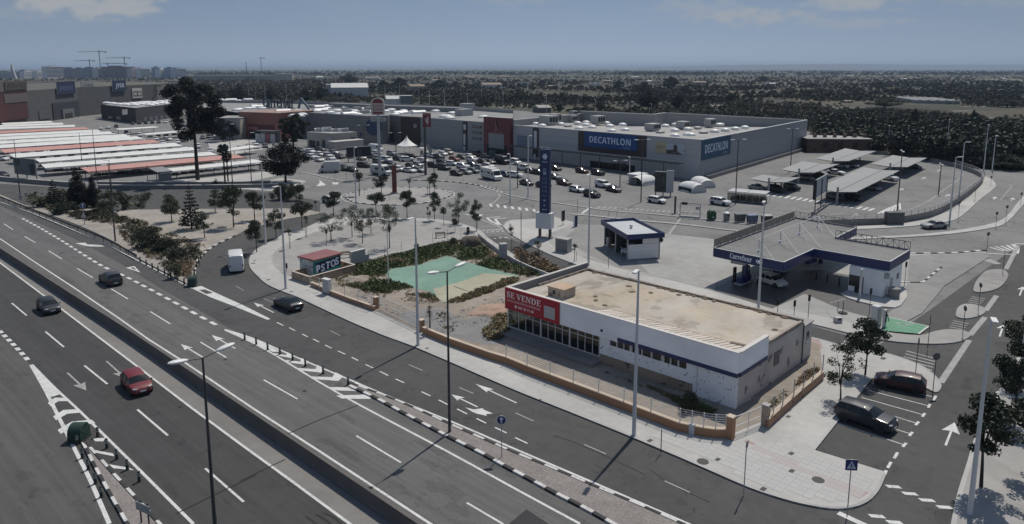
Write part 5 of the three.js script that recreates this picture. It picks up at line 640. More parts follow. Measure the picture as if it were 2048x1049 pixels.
// ---------- left: big shop hall with signs, and the small dark shop ----------
{
const h=17,w=W([[-40,186.5],[55,181],[152,175],[312,168.5]],h).map((p)=>p.setY(0)),w4=P(352,163,h).setY(0),o=thing('retail_hall','tall plain grey retail hall with several shop signs, far left','retail hall');
const dull=mat([0.085,0.087,0.088],0.8,{ map: T.fresh });for (let i=0;i < 3;i++) wallPanel(o,w[i],w[i + 1],0,h,dull,'wall',0.4);wallPanel(o,w[3],w4,0,h,mat([0.10,0.10,0.098],0.8,{ map: T.fresh }),'wall',0.4);
const bk=[w4.clone().add(V3(-90,0,-6)),w[0].clone().add(V3(-120,0,-20))];part('roof',slab([...w,w4,...bk],h - 0.6,h - 0.4),mat([0.10,0.102,0.085],0.95,{ map: T.concrete }),o);part('rear_wall',slab([bk[0],bk[1],bk[1].clone().add(V3(0.5,0,0)),bk[0].clone().add(V3(0.5,0,0))],0,h),dull,o);
const fx=(a,b,o2=0.5)=>onFacade(w[1],w[2],a,b,o2),fy=(a,b,o2=0.5)=>onFacade(w[2],w[3],a,b,o2),fz=(a,b,o2=0.5)=>onFacade(w[0],w[1],a,b,o2);
facadePart(o,'red_shop_front',fz(U1(-120,640)[0],U1(345,960)[0],0.6),mat([0.07,0.022,0.022],0.7),0.8);facadePart(o,'poster',fz(U1(10,650)[0],U1(330,740)[0],1.1),mat([0.12,0.1,0.095],0.6),0.2);facadePart(o,'sign_band',fz(U1(-120,480)[0],U1(330,600)[0],0.5),mat([0.12,0.105,0.1],0.8),0.3);
facadePart(o,'dark_entrance',fx(U1(665,765)[0],U1(1030,950)[0],0.4),mat([0.035,0.038,0.045],0.5),0.5);facadePart(o,'portal',fx(U1(785,850)[0],U1(945,960)[0],0.9),mat([0.13,0.135,0.14],0.7),0.8);facadePart(o,'portal_opening',fx(U1(815,900)[0],U1(915,962)[0],1.4),M.black,0.2);facadePart(o,'loading_door',fx(U1(490,870)[0],U1(640,960)[0],0.4),mat([0.09,0.09,0.095],0.6),0.3);facadePart(o,'shop_window',fx(U1(1090,740)[0],U1(1210,920)[0],0.4),mat([0.10,0.14,0.17],0.4),0.3);
for (const q of U2(790,520,830,520,790,600,840,600)) facadePart(o,'vent',onFacade(w[3],w4,q,[q[0] + 4,q[1] + 2.4],0.3),M.black,0.2);
const sgn=(name,label,f,bg,fg,txt,font,extra)=>facadeSign(name,label,f,printMat(canvasTex(512,256,(g,W2,H2)=>{ g.fillStyle=bg;g.fillRect(0,0,W2,H2);g.fillStyle=fg;fitText(g,txt,extra || 60,165,W2 - 60 - (extra || 60),font,130);})),M.duct,0.5);
sgn('shop_sign','dark navy square sign with pale lettering on the tall grey hall',fx(U1(705,482)[0],U1(960,635)[0],0.9),'#1a2340','#56668c','pepco','PXpx sans-serif');sgn('shop_sign','pale grey square sign with a dark lettered bar on the grey hall',fx(U1(1030,475)[0],U1(1215,620)[0],0.9),'#7d7f7e','#26313a','ACTION','bold PXpx sans-serif');sgn('shop_sign','dark blue sign with white capital letters and a bird stroke, on the grey hall',fy(U2(195,465)[0],U2(385,605)[0],0.9),'#27324e','#bcc4cf','JYSK','bold PXpx sans-serif',130);
facadeSign('poster','white framed advertising board low on the tall grey hall',fy(U2(468,570)[0],U2(605,692)[0],0.6),printMat(canvasTex(256,256,(g)=>{ g.fillStyle='#b4b2ae';g.fillRect(0,0,256,256);g.fillStyle='#4b464a';g.fillRect(14,78,228,140);g.fillStyle='#a8a29f';g.fillRect(26,110,90,70);g.beginPath();g.arc(185,148,46,0,7);g.fill();})),M.dome);
const mf=fz(U1(20,488)[0],U1(325,575)[0],0.9);facadeSign('shop_sign','brown sign band with dark slanted script letters, far left',mf,printMat(canvasTex(512,160,(g)=>{ g.fillStyle='#4b4541';g.fillRect(0,0,512,160);g.fillStyle='#17120f';g.font='italic bold 150px serif';fitText(g,'Markt',30,130,440,'italic PXpx sans-serif',150);})),M.umber);
// burger roundel behind
const h2=8,a=P(200.7,209,h2).setY(0),b=P(269,216,h2).setY(0),c=P(362,206,h2).setY(0),d=a.clone().add(c).sub(b),s=thing('dark_shop','dark low shop with white rooflights in rows, before the tall grey hall','shop building');
const dm=mat([0.045,0.045,0.048],0.7,{ map: T.metal });wallPanel(s,a,b,0,h2,dm,'wall');wallPanel(s,b,c,0,h2,dm,'wall');wallPanel(s,c,d,0,h2,dm,'wall');wallPanel(s,d,a,0,h2,dm,'wall');part('roof',slab([a,b,c,d],h2 - 0.5,h2 - 0.3),M.roofgrey,s);
const dg=mg([place(new THREE.SphereGeometry(2.2,10,5,0,7,0,1.57).scale(1.2,0.4,1),0,0.4,0),cyl(2.5,2.5,0.5,0,0,0,12)]);for (const q of U2(150,772,225,778,300,788,385,785,410,795,480,778,515,798,555,775,620,765,600,788,665,778,700,762,740,770,715,798,780,765,778,788,850,752,840,775,900,770,940,745,965,762,960,785,1025,750,1010,775)) { const o2=part('rooflight',dg,M.dome,s);o2.position.copy(P(q[0],q[1],h2 - 0.3));}
facadePart(s,'sign',onFacade(b,c,U2(340,850)[0].map((v,i)=>v),U2(415,910)[0],0.3),mat(0.3,0.6),0.2);for (let i=0;i < 6;i++) facadePart(s,'shop_window',onFacade(b,c,[285 + i * 11,235 - i * 1.1],[293 + i * 11,243 - i * 1.2],0.2),mat([0.1,0.11,0.12],0.4),0.2);for (let i=0;i < 2;i++) facadePart(s,'shop_window',onFacade(a,b,[216 + i * 16,231],[226 + i * 16,240],0.2),M.glass,0.2);
}
// ---------- carports at left, one object a row ----------
{
const rows=[[6,249,107,244.5,0],[-30,254.5,126.5,248.6,0],[-30,259,148.7,253,0],[-40,268,177,257.5,1],[-40,274,201,262.8,0],[-40,281,227,267,0],[-40,289,259,272.7,0],[-40,298,287,277,0],[7.6,304.7,320.6,284,1],[27.5,314.6,365,290.7,0],[80.8,325,401,300,0],[91.5,336.7,437,310,0],[178,344,493.5,315,1],[320,346,530,324,0],[240,260,320,255,0],[296,270,385,262.6,0],[461,302,522.5,293,0]];
const ord=['frontmost','second','third','fourth','fifth','sixth','seventh','eighth','ninth','tenth','eleventh','twelfth','thirteenth','fourteenth'];
rows.forEach(([x0,y0,x1,y1,pink],i)=>{
const a=P(x0,y0,2.3),b=P(x1,y1,2.3),L=a.distanceTo(b),label=i < 14 ? `${pink ? 'pink' : 'white'} long carport roof, ${ord[13 - i]} row counted from the road` : ['short white carport roof before the dark shop','short white carport roof behind the tall pine tree','short white carport roof beside the paved strip near the round dark tree'][i - 14];
const o=thing('carport',label,'carport',a.clone().setY(0),yaw(a,b),'rows of carports'),dep=i === 13 ? 5 : i > 13 ? 5 : i < 5 ? 6.5 : 7.4;
const r=part('roof',metric(new THREE.BoxGeometry(L,0.16,dep)),pink ? M.pinksheet : M.whitesheet,o);r.position.set(L / 2,2.3,-dep / 2);r.rotation.x=0.07;
for (let k=0.6,n=0;k < L && n < 40;k += i > 9 ? 5 : 12,n++) part('post',box(0.14,2.4,0.14,k,0,-dep * 0.75),M.poledark,o);
if (i > 9) part('front_beam',box(L,0.2,0.12,L / 2,2.12,-0.3),M.poledark,o);
if (i === 13) { const e=part('end_roof',metric(new THREE.BoxGeometry(3.6,0.14,5.4)),M.leadsheet,o);e.position.set(1.2,2.75,-2.7);e.rotation.x=0.12;part('end_wall',box(3.2,2.3,0.12,1.2,0,-0.4),mat(0.18,0.8),o);}
});
}
// ---------- butterfly carports at right ----------
{
const cs=[[T6(165,540,565,575,1000,360,635,325),'largest grey butterfly carport, nearest the billboard'],[[[1563,340],[1631,346],[1679,329],[1605,323]],'grey butterfly carport beside the hall, between the smaller and the rear one'],[[[1631,318],[1698,323],[1753,303],[1691,297.5]],'grey butterfly carport at the rear, beside the brick building'],[[[1743,328.7],[1816,335],[1855,316.5],[1786,311]],'grey butterfly carport at the rear right, behind the largest one'],[[[1500.5,358.6],[1573.7,365.5],[1602,355.6],[1526,350]],'smallest grey butterfly carport, nearest the white tents']];
for (const [q,label] of cs) {
const p=W(q,2.9),o=thing('butterfly_carport',label,'carport',V3(0,0,0),0,'butterfly carports at the right of the car park'),f=lerpV(p[0],p[1],0.52),k=lerpV(p[3],p[2],0.52),half=(a,b,c,d,name)=>{ const g=new THREE.BufferGeometry(),v=[],qd=[a,b,c,d],low=qd.map((e)=>e.clone().setY(e.y - 0.1));const quad=(i,j,m2,n2)=>v.push(...i.toArray(),...j.toArray(),...m2.toArray(),...i.toArray(),...m2.toArray(),...n2.toArray());quad(a,b,c,d);quad(low[3],low[2],low[1],low[0]);for (let i=0;i < 4;i++) quad(low[i],low[(i + 1) % 4],qd[(i + 1) % 4],qd[i]);g.setAttribute('position',new THREE.Float32BufferAttribute(v,3));g.computeVertexNormals();metric(g);return part(name,g,M.leadsheet,o);};
const f1=f.clone().setY(2.65),k1=k.clone().setY(2.65),e=p.map((x)=>x.clone().setY(3.0)),gap=f.clone().sub(p[0]).normalize().multiplyScalar(0.1);
half(e[0],f1.clone().sub(gap),k1.clone().sub(gap),e[3],'roof_panel');half(f1.clone().add(gap),e[1],e[2],k1.clone().add(gap),'roof_panel');part('gutter',beam(f1.clone().setY(2.55),k1.clone().setY(2.55),0.3,0.1),M.poledark,o);
const L=f.distanceTo(k),n=Math.max(2,Math.round(L / 9));for (let i=0;i <= n;i++) { const c=lerpV(f,k,0.02 + 0.96 * i / n);part('column',box(0.3,i === 0 ? 3.6 : 2.5,0.4,c.x,0,c.z,yaw(f,k)),i === 0 ? M.steel : M.duct,o);const ax=lerpV(p[0],p[1],0.08).sub(f),bx=lerpV(p[0],p[1],0.92).sub(f);part('rafter',[beam(c.clone().setY(2.5),c.clone().add(ax).setY(2.82),0.14,0.18),beam(c.clone().setY(2.5),c.clone().add(bx).setY(2.82),0.14,0.18)],M.poledark,o);}
}
}
// ---------- motorway: median wall, guard rail, marker posts ----------
{
const m=thing('median_barrier','long grey-brown concrete wall between the two motorway carriageways','barrier'),top=offset(barrierLine,-0.22),L=cum(top),n=34,s=L[L.length - 1] / n,sh=new THREE.Shape();sh.moveTo(-0.24,0);sh.lineTo(0.24,0);sh.lineTo(0.22,0.12);sh.lineTo(0.12,0.26);sh.lineTo(0.1,1.08);sh.lineTo(-0.1,1.08);sh.lineTo(-0.12,0.26);sh.lineTo(-0.22,0.12);sh.closePath();
for (let i=0;i < n;i++) { const a=atLen(top,L,i * s),b=atLen(top,L,(i + 1) * s),d=b.distanceTo(a) - 0.012,g=new THREE.ExtrudeGeometry(sh,{ depth: d,bevelEnabled: false });const o=part('wall_segment',metric(g),M.barrier,m);o.position.copy(a).setY(0.02);o.rotation.y=Math.atan2(b.x - a.x,b.z - a.z);}
const gl=smooth(W(R5(-160,140,0,192,120,240,340,328,440,366,600,430,700,478,820,545),0.7),4).map((p)=>p.setY(0)),gr=thing('guard_rail','rusty grey crash barrier along the planted island beside the merge lane','guard rail'),gs=new THREE.Shape();[[0,-0.16],[0.05,-0.1],[0.05,-0.05],[0,0],[0.05,0.05],[0.05,0.1],[0,0.16],[0.012,0.16],[0.062,0.1],[0.062,0.05],[0.012,0],[0.062,-0.05],[0.062,-0.1],[0.012,-0.16]].forEach((q,i)=>i ? gs.lineTo(...q) : gs.moveTo(...q));
const lg=cum(gl),tot=lg[lg.length - 1],rm=mat([0.13,0.115,0.10],0.7,{ metalness: 0.3 });
for (let s2=0;s2 + 4 < tot;s2 += 4) { const a=atLen(gl,lg,s2),b=atLen(gl,lg,s2 + 4),g=new THREE.ExtrudeGeometry(gs,{ depth: a.distanceTo(b),bevelEnabled: false });const o=part('rail',g,rm,gr);o.position.copy(a).setY(0.68);o.rotation.y=Math.atan2(b.x - a.x,b.z - a.z);part('post',box(0.1,0.8,0.12,a.x,0,a.z,0.5),rm,gr);}
const post=thing('marker_post','','marker post');part('shaft',cyl(0.1,0.1,0.75,0,0,0,12),mat([0.012,0.022,0.018],0.6),post);for (const y of [0.42,0.58]) part('reflective_band',cyl(0.105,0.105,0.08,0,y,0,12),mat([0.3,0.33,0.31],0.5),post);part('foot',cyl(0.15,0.13,0.04,0,0,0,12),M.black,post);
let first=true;const put=(u,v,label,group,y=0.02)=>{ const p=P(u,v,y);if (first) { post.position.copy(p);tag(post,label,'marker post',group);first=false;} else { const c=copyOf(post,p,0,label);if (group) c.userData.group=group;} };
const nth=['first','second','third','fourth','fifth','sixth','seventh','eighth','ninth','tenth'];
[[489,679.5],[512,689],[535,700],[559.6,709],[585,721.5],[610.5,733],[646,748],[696,770]].forEach((q,i)=>put(q[0],q[1],`black banded marker post, ${nth[i]} from the tip of the middle gore`,'marker posts on the middle gore'));
[[154,890],[164,917],[176,940],[190,968],[202,995]].forEach((q,i)=>put(q[0],q[1],`black banded marker post, ${nth[i]} from the green nose beside the lower left road`,'marker posts on the lower left gore'));
[[195,874],[213,897],[233,919],[254,940],[278,964]].forEach((q,i)=>put(q[0],q[1],`black banded marker post, ${nth[i]} from the green nose on its motorway side`,'marker posts on the lower left gore'));
R5(838,582,875,600,911,620,946,638,985,657,1022,676,1062,695,1102,716).forEach((q,i)=>put(q[0],q[1],`black banded marker post, ${nth[i]} after the guard rail along the merge lane`,'marker posts along the merge lane',0.1));
R5(1163,660,1176,612,1190,585,1202,560).forEach((q,i)=>put(q[0],q[1],`black banded marker post, ${nth[i]} from the green nose along the slip road kerb`,'marker posts along the slip road',0.1));
// green noses of the gores
const nose=(u,v,label,k)=>{ const p=P(u,v,0.02),o=thing('gore_marker',label,'gore marker',p,axis + k),sh2=new THREE.Shape();sh2.moveTo(-0.66,0);sh2.lineTo(-0.66,0.62);sh2.absarc(0,0.62,0.66,Math.PI,0,true);sh2.lineTo(0.66,0);sh2.closePath();const g=new THREE.ExtrudeGeometry(sh2,{ depth: 0.9,bevelEnabled: true,bevelSize: 0.05,bevelThickness: 0.05,bevelSegments: 3,curveSegments: 16 });g.translate(0,0,-0.9);part('body',g,mat([0.010,0.036,0.026],0.6),o);part('base',box(1.4,0.08,1.1,0,0,-0.45),M.black,o);const ch=mat([0.16,0.22,0.19],0.6);part('chevron',[place(new THREE.BoxGeometry(0.16,0.7,0.02),-0.22,0.75,0.06,0,0,0.7),place(new THREE.BoxGeometry(0.16,0.7,0.02),0.22,0.75,0.06,0,0,-0.7)],mat([0.02,0.06,0.045],0.6),o);};
nose(170,879,'dark green rounded gore marker at the tip of the lower left kerb island',2.35);nose(392,571,'green rounded gore marker at the tip of the planted island',2.6);
// frames of a small sign seen from behind at the bottom edge
const bs=thing('direction_board','small grey direction board seen from behind on two short posts, lower left gore','road sign',P(288,1053,0.02),-0.5);part('board',box(1.3,0.55,0.05,0,0.95,0),M.steel,bs);for (const x of [-0.35,0.4]) part('post',box(0.07,1.6,0.07,x,0,-0.06),M.poledark,bs);
}
// ---------- lamps ----------
{
const twin=(u,v,h,label,t)=>{ const o=thing('street_lamp',label,'street lamp',P(u,v,0.02),t);part('pole',cyl(0.12,0.06,h,0,0,0,12),M.poledark,o);part('arm',[bar(V3(-1.0,h + 0.12,0),V3(0,h - 0.05,0),0.035),bar(V3(1.0,h + 0.12,0),V3(0,h - 0.05,0),0.035)],M.poledark,o);for (const s of [-1,1]) { const g=new THREE.SphereGeometry(1,14,8);g.scale(0.62,0.13,0.22).rotateZ(s * 0.12).translate(s * 1.45,h + 0.2,0);part('lamp_head',g,M.lampwhite,o);} part('base_plate',box(0.4,0.04,0.4),M.poledark,o);part('hatch',box(0.02,0.4,0.12,0.115,0.6,0),M.steel,o);};
const hA=P(876,541,13),hB=P(920,528,13),tw=yaw(hA,hB);
twin(899,866,13.0,'dark tall lamp post with two white heads on the separator island',tw);twin(430,1062,11.2,'dark lamp post with two white heads at the bottom edge between the motorway lanes',tw);
const single=(u,v,top,label,t,dark,w=1)=>{ const p=P(u,v,0.1),h=hAt(p,top) - 0.1,o=thing('street_lamp',label,'street lamp',p,t),m=dark ? M.poledark : M.polewhite;part('pole',cyl(0.17 * w,0.07 * w,h,0,0,0,12),m,o);part('bracket',[bar(V3(0,h - 0.02,0),V3(-0.45,h + 0.06,0),0.045)],m,o);part('lamp_head',rbox(0.95,0.12,0.34,0.05,-0.85,h + 0.02,0),M.lampwhite,o);part('base_plate',box(0.45,0.04,0.45),M.steel,o);};
const T0=yaw(P(1268,870),P(1205,975)) + Math.PI;
single(1268,871,540,'white tapered lamp post on the pavement in front of the windows of the empty shop',T0);single(836,691,436,'white tapered lamp post on the pavement by the mesh gate of the lot',T0);single(571,578,373,'white tapered lamp post on the pavement left of the graffiti shed',T0);single(531,489,327,'white lamp post between slip road and plaza beside young trees',T0);single(712,414,295,'white lamp post at the left side of the roundabout',T0 + 1);single(1517,620,403,'white tall lamp post in front of the fascia lettering of the filling station',T0);single(1940,1030,635,'white tall lamp post on the right-hand pavement at the bottom corner',T0);single(1177,532,350,'white lamp post between empty shop and car wash',T0);single(1900,442,315,'white lamp post outside the curved wall beside the silver saloon',T0 + 2);single(1918,402,285,'white lamp post further up outside the curved wall',T0 + 2);single(1056,397,272,'white lamp post on the kerb of the car park left of the price pylon',T0 + 1);single(1020,405,308,'short white lamp post at the car park corner by the roundabout exit',T0);single(2037,790,560,'white lamp post beyond the trees at the right edge',T0);
single(1892,321,240,'far white lamp post behind the butterfly carports, left of the pair',T0);single(1968,342,250,'far white lamp post, left of the two at the upper right road bend',T0);single(1985,342,272,'far white lamp post, right of the two at the upper right road bend',T0);single(1775,308,252,'far white lamp post behind the rear butterfly carport',T0);single(1259,360,314,'white ball-topped lamp post before the hall entrance',T0);
single(194,367,260,'dark thin lamp post before the carports, right of the first',T0,1,0.7);single(164,335,266,'dark thin lamp post standing among the carport rows',T0,1,0.7);single(40,397,281,'dark thin lamp post at the far left by the side road',T0,1,0.7);single(223,384,321,'short dark lamp post before the pink front carport',T0,1,0.6);single(230,483,330,'rusty brown lamp post standing behind the guard rail',T0,1,0.75);single(465,376,249,'dark curved lamp post before the front carport by the palms',T0 + 2,1,0.8);single(503,372,266,'dark lamp post on the paved strip right of the palms',T0 + 2,1,0.7);single(295,361,330,'short dark post at the corner of the front carport',T0,1,0.5);
const dbl=(u,v,top,label,t)=>{ const p=P(u,v),h=hAt(p,top),o=thing('car_park_lamp',label,'street lamp',p,t);part('pole',cyl(0.13,0.09,h,0,0,0,8),M.poledark,o);part('arm',bar(V3(-1.3,h,0),V3(1.3,h,0),0.05),M.poledark,o);for (const x of [-1.4,1.4]) part('lamp_head',box(0.9,0.12,0.4,x,h,0),M.lampwhite,o);};
dbl(1471,409,280,'dark car park lamp before the side wall of the hall, near the trolley shelter',0.3);dbl(1581,344,258,'dark car park lamp by the side wall, between two butterfly carports',0.3);dbl(1282,405,280,'dark car park lamp in front of the white tents',0.3);dbl(1240,374,322,'dark car park lamp before the big sign of the hall',0.3);dbl(1795,421,303,'dark car park lamp right of the largest butterfly carport',1.2);dbl(1878,386,329,'dark car park lamp on the ramp of the curved wall',1.2);dbl(868,347,301,'dark car park lamp right of the pole with the red sign',0.2);dbl(1035,376,328,'dark car park lamp left of the price pylon',0.2);dbl(792,320,266,'dark car park lamp left of the white tent',0.2);dbl(729,320,251,'dark car park lamp left of the burger sign',0.2);
const th=thing('t_lamp','thin lamp with a T-shaped head standing in the weeds of the lot','street lamp',P(777,573,0.12),2.5),tp=hAt(th.position,441) - 0.12;part('pole',cyl(0.07,0.05,tp,0,0,0,8),M.polewhite,th);part('arm',box(1.8,0.08,0.14,0,tp,0),M.polewhite,th);part('lamp_head',box(0.7,0.16,0.3,-0.7,tp - 0.1,0),M.poledark,th);
const dp=thing('thin_pole','thin dark pole at the corner of the sports court near the exit lane','pole',P(1042,551,0.12));part('pole',cyl(0.06,0.05,hAt(dp.position,424) - 0.12,0,0,0,6),M.poledark,dp);part('cap',cyl(0.09,0.09,0.1,0,hAt(dp.position,424) - 0.2,0,8),M.steel,dp);
// far lamp posts along the road behind the gallery
const fp=new THREE.Group();let k=0;const mk=(u,v,top)=>{ const p=P(u,v),h=hAt(p,top),o=thing('street_lamp',where('pale thin lamp post',u,v),'street lamp',p,0,'lamp posts along the road behind the halls');part('pole',cyl(0.2,0.12,h,0,0,0,6),M.polewhite,o);part('lamp_head',box(1.8,0.18,0.5,-0.6,h,0),M.lampwhite,o);};
for (const q of [[428,197,172],[442,200,168],[466,201,166],[473,203,168],[497,200,167],[511,199,173],[530,202,170],[573,205,170],[597,205,172],[770,205,172],[799,200,168],[838,206,180],[859,216,183],[889,217,183],[922,203,170],[935,218,188],[963,201,170],[1006,216,175],[1093,226,196],[1191,216,199],[1303,226,208],[1435,228,215],[680,190,170],[1160,190,176],[1223,195,180]]) mk(...q);
}
// ---------- road signs and small posts ----------
{
const disc=(name,label,u,v,top,r,face,t=0,round=true,m=M.steel,pm=M.steel)=>{ const p=P(u,v,0.1),h=hAt(p,top) - 0.1,o=thing('road_sign',label,'road sign',p,t);part('post',cyl(0.035,0.035,h,0,0,-0.04,8),pm,o);if (round) { const g=new THREE.CylinderGeometry(r,r,0.03,24);g.rotateX(Math.PI / 2);g.rotateZ(Math.PI / 2);g.translate(0,h - r,0);part('plate',g,[m,face,m],o);} else { const [g,ms]=faced(2 * r,2 * r,0.03,face,m);const s=part('plate',g,ms,o);s.position.y=h - r;} return o;};
const art=(w,draw)=>printMat(canvasTex(w,w,draw),0.5),blueArrow=art(256,(g)=>{ g.fillStyle='#b9c0cf';g.fillRect(0,0,256,256);g.fillStyle='#16265e';g.beginPath();g.arc(128,128,116,0,7);g.fill();g.fillStyle='#d2d7e2';g.save();g.translate(128,128);g.rotate(Math.PI / 2 * 0);g.fillRect(-20,-30,40,120);g.beginPath();g.moveTo(0,-96);g.lineTo(66,-18);g.lineTo(-66,-18);g.fill();g.restore();});
const cross=art(256,(g)=>{ g.fillStyle='#1b2b66';g.fillRect(0,0,256,256);g.fillStyle='#c9cedb';g.beginPath();g.moveTo(128,26);g.lineTo(226,216);g.lineTo(30,216);g.fill();g.fillStyle='#141a30';g.beginPath();g.arc(128,92,14,0,7);g.fill();g.lineWidth=16;g.strokeStyle='#141a30';g.beginPath();g.moveTo(128,105);g.lineTo(126,150);g.lineTo(100,200);g.moveTo(126,150);g.lineTo(156,200);g.moveTo(98,128);g.lineTo(160,140);g.stroke();});
const ringSign=art(128,(g)=>{ g.fillStyle='#888';g.fillRect(0,0,128,128);g.fillStyle='#5b3a3a';g.beginPath();g.arc(64,64,62,0,7);g.fill();g.fillStyle='#8b8d92';g.beginPath();g.arc(64,64,46,0,7);g.fill();g.fillStyle='#4a4c55';g.fillRect(54,30,20,68);});
const back=mat([0.10,0.10,0.105],0.6);
disc('','round blue sign with a white arrow on the separator island',1003,915,832,0.34,blueArrow,-0.05,true);disc('','square blue pedestrian crossing sign at the tip of the paved corner',1695,1036,920,0.36,cross,-0.1,false);disc('','small round sign turned edge-on on the kerb before the corner gate',1489,990,882,0.27,ringSign,0.95,true);
disc('','round sign seen from behind beside the dark red hatchback',1867,784,706,0.34,back,0.1,true,back,M.poledark);disc('','dark round sign seen edge-on at the side street crossing',1833,745,676,0.3,back,1.2,true,back,M.poledark);disc('','round blue sign with an upward arrow over a small triangle on the planted island',168,450,406,0.5,blueArrow,0.1,true);
{ const p=P(168,450,0.1),o=thing('road_sign','white give-way triangle under the round blue sign on the planted island','road sign',p),g=new THREE.CylinderGeometry(0.62,0.62,0.03,3);g.rotateX(Math.PI / 2);g.rotateZ(Math.PI);part('plate',g.translate(0,1.65,0.06),mat([0.45,0.44,0.43],0.5),o);part('post',cyl(0.04,0.04,2.2,0.1,0,0.02,6),M.steel,o);}
{ const p=P(42,408,0.1),o=thing('road_sign','triangular warning sign at the far left edge of the planted island','road sign',p),g=new THREE.CylinderGeometry(0.7,0.7,0.03,3);g.rotateX(Math.PI / 2);part('plate',g.translate(0,1.3,0.06),mat([0.35,0.30,0.3],0.5),o);part('post',cyl(0.04,0.04,1.9,0,0,0,6),M.steel,o);}
// posts with boxes round the filling station
const tallPost=(u,v,top,label,kind)=>{ const p=P(u,v,0.12),h=hAt(p,top) - 0.12,o=thing('sign_post',label,'sign post',p,0.4);part('post',cyl(0.035,0.035,h,0,0,0,6),M.poledark,o);if (kind === 1) part('plate',rbox(0.3,0.72,0.12,0.03,0,h - 0.72,0),M.black,o);if (kind === 2) { const g=new THREE.CylinderGeometry(0.3,0.3,0.04,16);g.rotateX(Math.PI / 2);g.rotateY(1.1);part('plate',g.translate(0,h - 0.3,0),back,o);} if (kind === 3) part('plate',box(0.62,0.5,0.05,0,h - 0.5,0),back,o);if (kind === 0) part('cap',cyl(0.05,0.02,0.08,0,h,0,6),M.poledark,o);};
for (const [u,v,t,l,k] of [[1555,634,598,'thin post with a dark plate at the edge of the canopy shade',1],[1588,640,601,'post with black box, before the sunlit patch of the forecourt',1],[1616,646,590,'tall thin post with dark plate at the corner of the sunlit patch',1],[1676,622,606,'short thin post on the sunlit forecourt patch',0],[1739,628,577,'post with plate at the foot of the station kiosk',1],[1810,568,524,'post with plate right of the kiosk',1],[1957,622,566,'post with dark plate on the larger oval island',2],[1926,670,612,'post with dark plate on the smaller oval island',2],[1856,698,632,'thin post on the paved island before the green bay',0],[2006,548,502,'thin post at the top of the larger oval island',0],[1974,504,465,'post with square plate at the end of the checkered kerb',3],[1992,455,424,'square sign seen from behind on the road divider, lower one',3],[2012,446,411,'square sign seen from behind on the road divider, upper one',3],[1917,440,402,'square sign seen from behind outside the curved wall',3],[1950,405,378,'thin signpost on the upper pavement outside the wall',0],[1982,372,352,'square sign at the far end of the upper pavement',3],[2042,410,385,'square sign at the right edge on the divider',3],[1245,524,505,'thin post left of the car wash',0],[1217,537,462,'thin tall post in front of the car wash columns',0],[955,461,428,'square sign beside the young tree at the tip of the plaza',3],[860,449,423,'thin post with a dark plate among the plaza saplings',1],[653,491,459,'white post with a dark cap before the airy tree on the plaza',1],[631,424,402,'small sign post on the tip of the planted island',3],[778,402,387,'dark round plate on a post on the round island',2],[1155,425,400,'thin post at the crossing right of the price pylon',0],[1066,436,411,'thin post left of the price pylon box',0],[1234,435,421,'post with a round plate behind the car wash',2],[1218,432,420,'thin post behind the car wash roof',0],[573,545,527,'dark slim post beside the white lamp left of the shed',1],[1322,906,862,'black slim bollard post on the kerb of the front pavement',0],[1434,580,565,'short dark post at the left of the canopy shade',0]]) tallPost(u,v,t,l,k);
for (const [u,v,t] of [[670,366,348],[693,366,344],[717,391,380],[728,388,378],[746,377,365],[819,372,354]]) tallPost(u,v,t,'thin dark post at the roundabout, ' + ['before the box truck','right of the box truck','left of the clipped round tree','right of the clipped round tree','between round island and white van','beside the red column'][[670,693,717,728,746,819].indexOf(u)],0);
V2(970,235,1410,258,1605,275,1777,300,1915,318,2005,355).forEach((q,i)=>tallPost(q[0],q[1],q[1] - 6.5,`short dark bollard on the checkered kerb of the roundabout, ${['first', 'second', 'third', 'fourth', 'fifth', 'sixth'][i]} from the left`,0));
}
